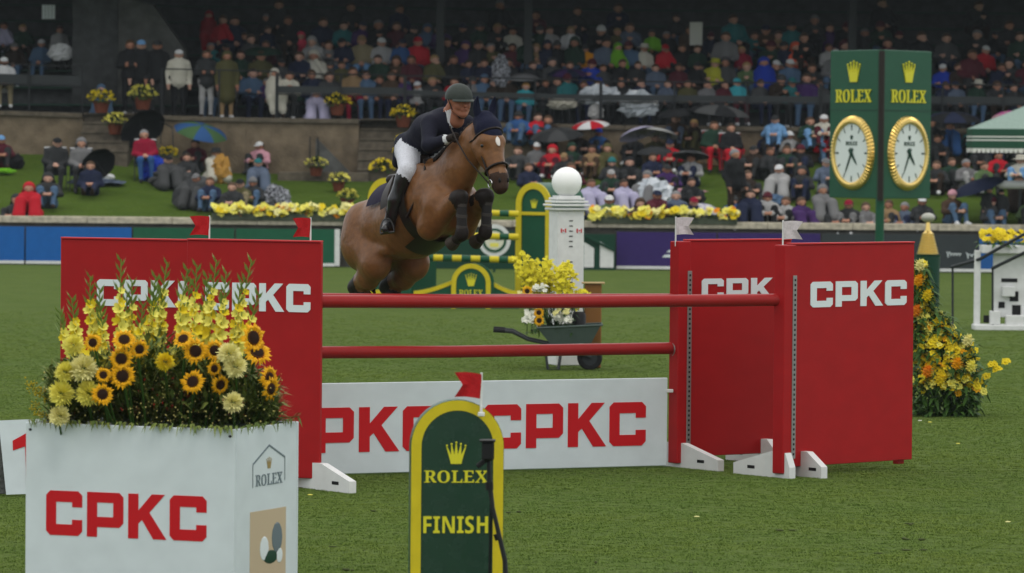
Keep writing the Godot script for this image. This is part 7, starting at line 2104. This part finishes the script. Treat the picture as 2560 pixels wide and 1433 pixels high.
func build_spectators() -> void:
	make_gear()
	var S := [
		# x, y of the head, garment, headgear, trousers, pose
		[4, 66, "lavender", "hair:dark brown"], [59, 72, "dark green", "hair:blond"], [148, 76, "light grey", "longhair:auburn", "charcoal", "sit"], [36, 119, "dark brown", "beanie:grey", "denim blue", "sit"], [99, 110, "denim blue", "cap:white"], [247, 172, "black", "hair:dark brown"], [265, 112, "black", "hair:brown"],
		[522, 40, "red", "hood", "charcoal", "poncho"], [556, 52, "red", "hair:brown"], [584, 55, "navy", "hair:dark brown"], [606, 92, "charcoal", "hair:brown"], [663, 46, "charcoal", "hair:grey"], [719, 54, "black", "hair:brown"], [712, 92, "dark grey", "cap:tan"], [750, 92, "pink", "hood", "charcoal", "sitcross"], [652, 142, "olive", "longhair:brown"], [752, 143, "navy", "hair:brown"], [790, 142, "cream", "hood"], [785, 188, "navy", "hair:brown"], [628, 186, "denim blue", "hair:dark brown"], [786, 105, "light grey", "hood"], [630, 100, "dark grey", "hair:brown"], [600, 140, "dark green", "hair:dark brown"],
		[805, 58, "navy", "hair:brown"], [857, 66, "teal", "hair:dark brown"], [862, 108, "navy", "cap:black", "denim blue"], [908, 102, "khaki", "cap:tan", "light blue", "sit"], [950, 64, "black", "hair:grey"], [993, 68, "maroon", "longhair:brown"], [1002, 110, "blue", "cap:navy"], [956, 108, "light grey", "cap:white"], [1044, 106, "red", "cap:red"], [1085, 151, "olive", "hair:blond"], [1155, 72, "black", "beanie:navy"], [1196, 116, "charcoal", "hair:brown"], [885, 182, "tan", "longhair:brown", "crimson", "sit"], [918, 190, "denim blue", "hair:dark brown", "denim blue"], [825, 192, "dark grey", "hair:brown"], [980, 192, "brown", "hair:brown"], [1006, 200, "purple", "hair:brown"], [1083, 206, "charcoal", "hair:tan"], [1135, 206, "red", "hair:dark brown"], [1030, 152, "maroon", "hair:brown"], [950, 150, "dark green", "hair:dark brown"], [1048, 216, "light grey", "cap:white"], [1110, 108, "black", "hair:dark brown"], [1140, 152, "black", "hair:brown"],
		[1240, 72, "charcoal", "hair:tan"], [1280, 80, "cream", "hair:dark brown"], [1204, 114, "black", "hair:brown"], [1283, 120, "maroon", "hair:dark brown"], [1320, 102, "dark green", "cap:white"], [1337, 122, "tan", "hood", "charcoal", "sitcross"], [1378, 78, "light grey", "longhair:brown"], [1425, 78, "white", "longhair:blond", "charcoal", "sit"], [1384, 158, "dark grey", "hood"], [1467, 124, "amber", "beanie:charcoal", "charcoal", "sitcross"], [1500, 76, "black", "beanie:white"], [1542, 82, "olive", "hair:blond"], [1547, 121, "lime green", "hood", "charcoal", "poncho"], [1475, 162, "royal blue", "beanie:maroon"], [1510, 172, "dark grey", "hair:brown"], [1310, 218, "turquoise", "hair:gold", "denim blue", "sit"], [1360, 210, "black", "hair:brown"], [1395, 206, "charcoal", "hair:brown"], [1460, 214, "charcoal", "hair:brown"], [1500, 212, "dark grey", "hair:brown"], [1552, 212, "charcoal", "hair:brown"], [1330, 165, "charcoal", "hair:brown"], [1430, 165, "navy", "hair:brown"], [1268, 158, "charcoal", "hair:dark brown"], [1215, 160, "navy", "hair:brown"], [1590, 165, "charcoal", "hair:brown"],
		[1633, 86, "lime green", "hair:dark brown"], [1672, 90, "black", "hair:grey"], [1665, 123, "red", "cap:red"], [1606, 122, "cream", "hat:cream"], [1772, 92, "navy", "beanie:maroon"], [1812, 94, "grey", "hair:brown"], [1818, 126, "dark grey", "hair:brown"], [1853, 127, "crimson", "hair:blond"], [1885, 92, "teal", "hair:brown"], [1942, 88, "tan", "longhair:brown"], [1695, 170, "maroon", "hair:brown"], [1739, 167, "black", "cap:charcoal"], [1782, 160, "yellow", "hat:yellow", "charcoal", "sitcross"], [1870, 167, "sage green", "hair:blond"], [1915, 158, "royal blue", "hood", "charcoal", "poncho"], [1993, 120, "orange", "hood", "charcoal", "sitcross"], [1845, 208, "turquoise", "cap:turquoise", "maroon", "sit"], [1980, 207, "teal", "cap:teal", "charcoal", "sitlean"], [1642, 172, "slate blue", "hair:brown"], [1770, 214, "grey", "hair:brown"], [1808, 213, "maroon", "hair:brown"], [1700, 122, "black", "hair:brown"], [1745, 125, "dark green", "hair:brown"], [1600, 210, "navy", "hair:brown"], [1665, 212, "slate blue", "hair:brown"], [1720, 212, "olive", "hair:brown"], [1900, 210, "dark grey", "hair:brown"], [1940, 165, "charcoal", "cap:white"],
		[2014, 94, "black", "hair:brown"], [2070, 122, "light grey", "hair:brown"], [2084, 138, "grey", "cap:white"], [2166, 84, "charcoal", "hair:grey"], [2247, 90, "charcoal", "beanie:maroon"], [2303, 94, "black", "hair:brown"], [2365, 98, "dark grey", "hair:brown"], [2440, 86, "charcoal", "hair:grey"], [2490, 90, "black", "cap:charcoal"], [2552, 94, "dark green", "hair:brown"], [2425, 138, "maroon", "hair:brown"], [2460, 127, "red", "cap:white", "navy", "sit"], [2360, 172, "royal blue", "cap:white"], [2393, 215, "slate blue", "cap:navy"], [2440, 212, "dark green", "hat:cream"], [2540, 222, "charcoal", "hair:brown"], [2550, 132, "dark grey", "hair:brown"], [2400, 170, "dark brown", "hair:brown"], [2500, 170, "navy", "hair:brown"], [2360, 215, "navy", "hair:brown"], [2490, 215, "charcoal", "hair:brown"], [2030, 170, "charcoal", "hair:brown"], [2055, 212, "dark grey", "hair:brown"],
		[1250, 14, "black", "hair:grey"], [1545, 22, "navy", "hair:brown"], [1690, 48, "charcoal", "hair:brown"], [1838, 50, "teal", "hair:brown"], [2035, 50, "charcoal", "hair:grey"], [2210, 10, "black", "hair:brown"], [2445, 16, "charcoal", "hair:brown"], [1340, 40, "maroon", "hair:dark brown"], [880, 20, "charcoal", "hair:brown"], [1000, 25, "navy", "hair:brown"], [700, 14, "charcoal", "hair:brown"], [1440, 30, "charcoal", "hair:brown"],
	]
	for q in S: stand_person(q[0], q[1], q[2], q[3], q[4] if q.size() > 4 else ["charcoal", "black", "navy", "denim blue", "dark brown"][rng.randi() % 5], q[5] if q.size() > 5 else "")
	# more of the crowd, mostly in dark rain clothes, wherever a seat is still free
	var seen := []
	for q in S: seen.append(Vector2(q[0], q[1]))
	var dull := ["charcoal", "black", "navy", "dark grey", "dark green", "maroon", "slate blue", "dark brown", "olive", "grey", "denim blue", "purple", "teal", "brown"]
	var tops := ["hair:brown", "hood", "hair:dark brown", "cap:charcoal", "hood", "beanie:dark grey", "cap:white", "longhair:brown", "cap:navy", "hair:grey", "beanie:maroon"]
	var added := 0
	for row in [1, 0, 2, 3]:
		var px := 500.0
		while px < 2555.0 and added < 62:
			px += rng.randf_range(26, 40)
			var w := Vector2(px, 202.0 - row * 44.0 + rng.randf_range(-7, 7))
			if px > 2092 and px < 2340 and w.y > 115: continue
			var free := true
			for e in seen:
				if absf(e.x - w.x) < 27.0 and absf(e.y - w.y) < 27.0: free = false
			if not free: continue
			seen.append(w); added += 1
			stand_person(w.x, w.y, dull[rng.randi() % dull.size()], tops[rng.randi() % tops.size()], ["charcoal", "black", "navy", "denim blue"][rng.randi() % 4])
	# people standing on the terrace
	for q in [[325, 112, "black", "hair:brown", "black", "standfold"], [353, 110, "black", "cap:light blue", "charcoal", "stand"], [393, 102, "black", "cap:charcoal", "charcoal", "stand"], [447, 135, "cream", "cap:white", "black", "stand"], [516, 136, "charcoal", "hair:brown", "light grey", "standfold"], [567, 140, "olive", "hood", "tan", "standcoat"]]:
		var p := at(q[0], q[1], 118.1)
		var f := terrace_y(p.x)
		var s: float = clampf((p.y - f) / 1.58, 0.9, 1.15)
		p.y = f - 0.03
		place_person(p, s, rng.randf_range(-0.3, 0.3), q[5], q[2], q[4], q[3], "standing by the left steps", "spectators standing on the terrace", q[0])
	# front row seated right behind the railing
	for q in [[10, 156, "white", "cap:white", "khaki", "sit"], [690, 186, "cream", "hood", "navy", "poncho"], [716, 190, "cream", "hair:dark brown", "charcoal", "sitlean"], [790, 238, "lavender", "hood", "lavender", "lawndrape"], [252, 226, "denim blue", "hood", "denim blue", "lawndrape"]]:
		var d := 118.0
		var hh: Vector3 = make_proto(q[5]).head
		var p := at(q[0], q[1], d)
		p -= Vector3(0, hh.y, hh.z)
		place_person(p, 1.0, 0.15, q[5], q[2], q[4], q[3], "at the terrace edge " + zone(q[0]), "spectators at the terrace edge", q[0])
	# lawn bank
	var L := [
		[2, 352, "maroon", "cap:light blue", "charcoal", "lawn"], [72, 472, "red", "hood", "red", "lawndrape"], [120, 448, "charcoal", "hood", "denim blue", "lawn"], [40, 502, "charcoal", "hood", "charcoal", "lawn"], [226, 417, "navy", "hair:brown", "navy", "lawnout"],
		[420, 402, "dark grey", "cap:black", "dark grey", "lawndrape"], [467, 396, "charcoal", "hair:dark brown", "charcoal", "lawn"], [490, 448, "dark grey", "cap:grey", "dark grey", "lawndrape"], [525, 457, "navy", "hair:brown", "denim blue", "lawn"], [600, 462, "olive", "cap:black", "khaki", "lawn"], [648, 368, "pale pink", "cap:white", "charcoal", "lawn"], [645, 410, "slate blue", "cap:teal", "slate blue", "lawndrape"], [632, 458, "charcoal", "beanie:grey", "denim blue", "lawn"], [540, 384, "cream", "hat:charcoal", "gold", "lawndrape"], [488, 362, "maroon", "hair:dark brown", "charcoal", "lawn"], [580, 470, "charcoal", "hair:brown", "charcoal", "lawn"],
		[1296, 292, "blue", "beanie:charcoal", "denim blue", "lawn"], [1345, 296, "red", "hair:dark brown", "denim blue", "lawn"], [1370, 302, "dark brown", "hair:brown", "charcoal", "lawn"], [1295, 380, "dark grey", "hair:brown", "charcoal", "lawn"], [1343, 369, "grey", "cap:white", "navy", "lawnout"], [1381, 377, "red", "hood", "maroon", "lawn"], [1322, 422, "navy", "hair:brown", "navy", "lawn"], [1410, 396, "charcoal", "cap:tan", "charcoal", "lawn"], [1428, 420, "maroon", "hair:brown", "charcoal", "lawn"], [1430, 372, "dark green", "hood", "charcoal", "lawn"], [1480, 376, "tan", "hair:dark brown", "brown", "lawn"], [1447, 338, "dark brown", "hair:brown", "charcoal", "lawn"], [1497, 334, "blue", "cap:royal blue", "charcoal", "lawn"], [1530, 408, "charcoal", "beanie:teal", "charcoal", "lawn"], [1528, 438, "dark green", "cap:light grey", "charcoal", "lawn"], [1574, 408, "black", "hood", "charcoal", "lawn"], [1478, 462, "lavender", "hair:brown", "lavender", "lawndrape"], [1560, 462, "lavender", "hair:dark brown", "navy", "lawndrape"],
		[1585, 346, "charcoal", "hair:dark brown", "charcoal", "lawn"], [1640, 348, "olive", "hair:brown", "charcoal", "lawn"], [1632, 396, "navy", "hair:dark brown", "navy", "lawn"], [1618, 443, "grey", "hood", "grey", "lawndrape"], [1728, 398, "light grey", "hair:brown", "navy", "lawn"], [1690, 300, "brown", "hair:brown", "slate blue", "lawn"], [1735, 312, "dark brown", "hair:blond", "olive", "lawn"], [1690, 492, "slate blue", "hair:grey", "navy", "lawn"], [1735, 508, "navy", "cap:crimson", "light grey", "lawn"], [1885, 378, "dark brown", "cap:charcoal", "charcoal", "lawn"], [1870, 440, "dark brown", "hair:brown", "charcoal", "lawn"],
		[1938, 302, "light blue", "cap:charcoal", "light blue", "lawn"], [1922, 338, "navy", "cap:magenta", "charcoal", "lawn"], [1926, 382, "charcoal", "hair:brown", "charcoal", "lawn"], [1967, 378, "dark green", "hair:brown", "charcoal", "lawn"], [2002, 376, "black", "beanie:maroon", "navy", "lawn"], [1948, 426, "light grey", "cap:white", "charcoal", "lawndrape"], [2005, 430, "charcoal", "hood", "navy", "lawn"], [2066, 410, "slate blue", "cap:grey", "slate blue", "lawn"], [2057, 478, "grey", "hood", "grey", "lawndrape"], [2074, 518, "charcoal", "hair:brown", "charcoal", "lawn"], [2122, 514, "charcoal", "cap:crimson", "grey", "lawn"], [2165, 520, "grey", "hair:brown", "grey", "lawn"], [2026, 306, "dark green", "hair:brown", "light blue", "lawn"], [2060, 300, "cream", "cap:white", "maroon", "lawn"],
		[2222, 514, "tan", "hair:brown", "charcoal", "lawn"], [2262, 520, "slate blue", "hair:grey", "navy", "lawn"], [2306, 506, "charcoal", "cap:white", "charcoal", "lawn"], [2342, 416, "charcoal", "hair:brown", "dark brown", "lawn"], [2380, 408, "dark green", "hair:brown", "charcoal", "lawn"], [2416, 412, "grey", "hair:grey", "light grey", "lawn"], [2382, 490, "brown", "beanie:pale pink", "denim blue", "lawn"], [2497, 392, "red", "hair:dark brown", "charcoal", "lawn"], [2552, 402, "cream", "hat:cream", "light blue", "lawn"], [2345, 350, "charcoal", "hair:brown", "charcoal", "lawn"], [2376, 318, "blue", "hair:dark brown", "blue", "lawndrape"], [2330, 310, "charcoal", "hair:brown", "charcoal", "lawn"],
	]
	for q in L: bank_person(q[0], q[1], q[2], q[3], q[4], q[5])
	var sat := []
	for q in L: sat.append(Vector2(q[0], q[1]))
	var more := 0
	for y in [330, 375, 415, 455, 500]:
		var px := 1285.0
		while px < 2560.0 and more < 26:
			px += rng.randf_range(30, 46)
			if px > 2085 and px < 2335 and y < 500: continue
			if px > 1780 and px < 1880 and y < 420: continue
			var w := Vector2(px, y + rng.randf_range(-12, 12))
			var free := true
			for e in sat:
				if absf(e.x - w.x) < 34.0 and absf(e.y - w.y) < 34.0: free = false
			if not free or (y > 440 and rng.randf() < 0.6): continue
			sat.append(w); more += 1
			bank_person(w.x, w.y, dull[rng.randi() % dull.size()] if rng.randf() < 0.7 else ["red", "blue", "light grey", "tan", "white", "sage green"][rng.randi() % 6], tops[rng.randi() % tops.size()], ["charcoal", "denim blue", "navy", "black"][rng.randi() % 4], ["lawn", "lawndrape", "lawn"][rng.randi() % 3])
	# standing or walking on the bank
	bank_person(1838, 388, "black", "hair:grey", "dark brown", "stand", 1.02, 0.7)
	bank_person(2474, 478, "charcoal", "hair:dark brown", "khaki", "stand", 0.62, 0.2)
	bank_person(2504, 482, "charcoal", "beanie:black", "khaki", "stand", 0.62, -0.2)
	# chairs with people in them
	for q in [[138, 358, "navy", "charcoal", "cap:black", "blue folding chair holding the man in the black cap"], [203, 360, "navy", "grey", "hood", "blue folding chair holding the person in a grey hood"], [364, 338, "dark green", "crimson", "hair:grey", "dark folding chair under the black umbrella"], [1785, 316, "red", "dark green", "hair:brown", "red folding chair under the big black umbrella, left"], [1828, 322, "red", "black", "hair:dark brown", "red folding chair under the big black umbrella, right"]]:
		var p := bank_person(q[0], q[1], q[3], q[4], "blue" if q[0] == 364 else ("red" if q[2] == "red" else "charcoal"), "sit", 1.0, 0.1)
		folding_chair(p - Vector3(0, 0.42, 0), 0.1, q[2], q[5])
	label_folk()
	# umbrellas
	var um := [[350, 312, 0.9, 0.62, "black", "black", Vector3(-0.9, 0.3, 0.25), "black umbrella behind the grey-haired sitter in crimson"], [505, 314, 1.25, 0.70, "blue", "green", Vector3(0.34, 0.2, -0.16), "blue and green golf umbrella before the terrace wall"], [240, 404, 0.75, 0.46, "black", "black", Vector3(-1.0, 0.2, 0.3), "black umbrella behind the barefoot sitter in navy"], [474, 470, 0.5, 0.55, "charcoal", "dark grey", Vector3(0.75, 0.0, 0.35), "charcoal umbrella tipped forward onto the grass"],
		[1475, 302, 1.15, 0.50, "red", "white", Vector3(0.1, 0.4, 0.16), "red and white umbrella among the crowd"], [1590, 324, 1.0, 0.50, "lavender", "lavender", Vector3(-0.3, 0, 0.3), "pale lavender umbrella left of the grey one"], [1648, 322, 1.0, 0.52, "light grey", "light grey", Vector3(-0.2, 0, -0.15), "light grey umbrella right of the lavender one"], [1636, 368, 0.9, 0.46, "charcoal", "charcoal", Vector3(0.15, 0, 0.05), "charcoal umbrella below the light grey one"], [1727, 378, 0.9, 0.48, "charcoal", "dark grey", Vector3(-0.2, 0, -0.05), "charcoal umbrella over the sitter in a pale top"],
		[1692, 272, 1.3, 0.55, "black", "black", Vector3(0.1, 0, 0.1), "black umbrella left of the big black one"], [1800, 262, 1.5, 0.80, "black", "dark grey", Vector3(0.1, 0.2, -0.08), "big black umbrella over the red folding chairs"], [2082, 538, 0.45, 0.46, "lavender", "lavender", Vector3(0.1, 0, 0.0), "pale lavender umbrella resting behind the ring wall"], [2382, 280, 1.3, 0.75, "navy", "black", Vector3(0.1, 0, 0.0), "large dark navy umbrella right of the clocks"], [2440, 452, 1.0, 0.66, "navy", "navy", Vector3(0.1, 0.1, 0.35), "navy umbrella over the two standing watchers"], [1762, 516, 0.4, 0.36, "lavender", "white", Vector3(0.4, 0, -0.1), "small pale umbrella low behind the flower trough"], [1392, 322, 1.0, 0.70, "dark grey", "charcoal", Vector3(0.2, 0, 0.1), "wide dark grey umbrella behind the horse's face"], [2515, 282, 1.4, 0.40, "pale pink", "magenta", Vector3(0.3, 0, 0.2), "pink umbrella above the striped parasol"]]
	for q in um: umbrella(at(q[0], q[1], minf(bank_d(q[0], q[1], q[2]) + 0.05, 116.7 - q[3])), q[3], q[4], q[5], q[6], q[7])
	for q in [[655, 118, 120.9, 0.55, "dark green", "dark green", "dark green umbrella in the stand's second row"], [1305, 184, 119.9, 0.48, "grey", "grey", "grey umbrella in the stand's front row"], [1420, 172, 120.4, 0.55, "navy", "purple", "navy and purple umbrella in the stand"]]:
		umbrella(at(q[0], q[1], q[2]), q[3], q[4], q[5], Vector3(0.15, 0.3, 0.05), q[6])
	# blankets, covers and bags
	var zebra := mat("zebra_cloth", Color(1, 1, 1), 0.8)
	var zn := FastNoiseLite.new(); zn.seed = 4; zn.frequency = 0.035; zn.domain_warp_enabled = true
	var zg := Gradient.new(); zg.offsets = PackedFloat32Array([0.0, 0.47, 0.53, 1.0]); zg.colors = PackedColorArray([Color(0.03, 0.03, 0.04), Color(0.05, 0.05, 0.07), Color(0.62, 0.63, 0.66), Color(0.66, 0.67, 0.7)])
	var zt := NoiseTexture2D.new(); zt.width = 256; zt.height = 256; zt.seamless = true; zt.noise = zn; zt.color_ramp = zg
	zebra.albedo_texture = zt; zebra.uv1_triplanar = true; zebra.uv1_scale = Vector3(1.2, 2.4, 1.2)
	var plastic := mat("clear_sheet", Color(0.42, 0.46, 0.50), 0.18)
	plastic.metallic_specular = 0.6
	drape(at(152, 132, 120.3), Vector3(0.62, 0.46, 0.4), cloth("white"), "white coat bundled on the lap of the auburn-haired woman", "coat", 0, "coat")
	drape(at(1252, 180, 119.6), Vector3(0.46, 0.86, 0.4), zebra, "black and white zebra blanket over the stand railing", "blanket", 1)
	drape(at(690, 500, 109.6), Vector3(0.66, 0.66, 0.5), zebra, "black and white zebra blanket on the lawn above the trough", "blanket", 2)
	drape(at(1500, 240, 118.0), Vector3(1.10, 0.50, 0.5), plastic, "clear plastic rain sheet over the front row, left half", "rain cover", 3, "rain_cover")
	drape(at(1598, 262, 117.7), Vector3(1.00, 0.72, 0.5), plastic, "clear plastic rain sheet over the front row, right half", "rain cover", 4, "rain_cover")
	drape(at(1405, 260, 117.9), Vector3(0.72, 0.30, 0.4), cloth("cream"), "cream blanket heaped on jeans behind the horse's head", "blanket", 5)
	drape(at(382, 425, bank_d(382, 425, 0.30)), Vector3(0.62, 0.74, 0.6), cloth("royal blue"), "royal blue blanket over the knees under the black umbrella", "blanket", 6)
	drape(at(552, 428, bank_d(552, 428, 0.30)), Vector3(0.46, 0.80, 0.5), cloth("gold"), "golden yellow blanket below the blue-green umbrella", "blanket", 7)
	drape(at(430, 448, bank_d(430, 448, 0.22)), Vector3(0.95, 0.62, 0.6), cloth("dark grey"), "large dark grey blanket heaped on the grass", "blanket", 8)
	drape(at(240, 455, bank_d(240, 455, 0.05)), Vector3(1.3, 0.16, 0.9), cloth("slate blue"), "slate blue picnic rug under the sitter in navy", "rug", 9, "picnic_rug")
	drape(at(35, 405, bank_d(35, 405, 0.18)), Vector3(0.48, 0.42, 0.4), cloth("black"), "black cool bag on the grass at the far left", "bag", 10, "bag")
	drape(at(272, 443, bank_d(272, 443, 0.08)), Vector3(0.26, 0.15, 0.2), cloth("white"), "small white bag on the grass beside the rug", "bag", 11, "bag")
	drape(at(1935, 505, bank_d(1935, 505, 0.12)), Vector3(0.60, 0.34, 0.45), cloth("denim blue"), "blue and white cushion on the grass left of the clocks", "cushion", 12, "cushion")
	drape(at(1630, 492, bank_d(1630, 492, 0.25)), Vector3(0.95, 0.85, 0.6), plastic, "silvery clear cape spread over sitters behind the white flag", "rain cover", 13, "rain_cover")
	drape(at(1525, 482, bank_d(1525, 482, 0.2)), Vector3(1.0, 0.42, 0.6), mat("violet_knit", Color(0.30, 0.27, 0.42), 0.9, "cloth", 1.0), "violet and white knitted blanket above the flower trough", "blanket", 14)
	drape(at(1700, 478, bank_d(1700, 478, 0.05)), Vector3(1.2, 0.12, 0.5), cloth("pale pink"), "pale pink groundsheet edge behind the charcoal umbrella", "rug", 15, "picnic_rug")
	drape(at(1768, 408, bank_d(1768, 408, 0.1)), Vector3(0.5, 0.28, 0.3), cloth("tan"), "sand coloured rug below the red chairs", "rug", 16, "picnic_rug")
	drape(at(1812, 372, bank_d(1812, 372, 0.25)), Vector3(0.95, 0.60, 0.5), cloth("red"), "shiny red blanket over the knees in the red chairs", "blanket", 17)
	drape(at(2420, 470, bank_d(2420, 470, 0.1)), Vector3(0.8, 0.24, 0.4), cloth("light grey"), "pale grey blanket on the grass right of the clocks", "blanket", 18)
	drape(at(1490, 280, 117.4), Vector3(0.38, 0.42, 0.2), cloth("light grey"), "pale grey bag standing on the terrace edge", "bag", 19, "bag")
	drape(at(1500, 418, bank_d(1500, 418, 0.2)), Vector3(0.10, 0.16, 0.1), cloth("cream"), "cream paper cup held by the spectator in tan", "cup", 20, "paper_cup")
	drape(at(12, 428, bank_d(12, 428, 0.1)), Vector3(0.5, 0.14, 0.3), cloth("lime green"), "lime green mat at the far left edge of the lawn", "rug", 21, "picnic_rug")
	var tube := thing("white_bolster", "long white roll lying behind the flower table", "roll", at(2530, 462, 107.9))
	var b := MB.new(); b.tube([Vector3(-0.36, 0, 0), Vector3(-0.28, 0, 0), Vector3(0.7, 0, 0)], [0.03, 0.10, 0.10], 12); put("roll", b.done(), cloth("white"), tube)
	b = MB.new(); b.tube([Vector3(-0.38, 0, 0), Vector3(-0.52, -0.01, 0)], [0.05, 0.01], 8); put("tie", b.done(), cloth("white"), tube)
	b = MB.new(); b.bx(Vector3(0.2, -0.55, -0.05), Vector3(0.06, 0.95, 0.06)); put("support", b.done(), mats.dark_steel, tube)
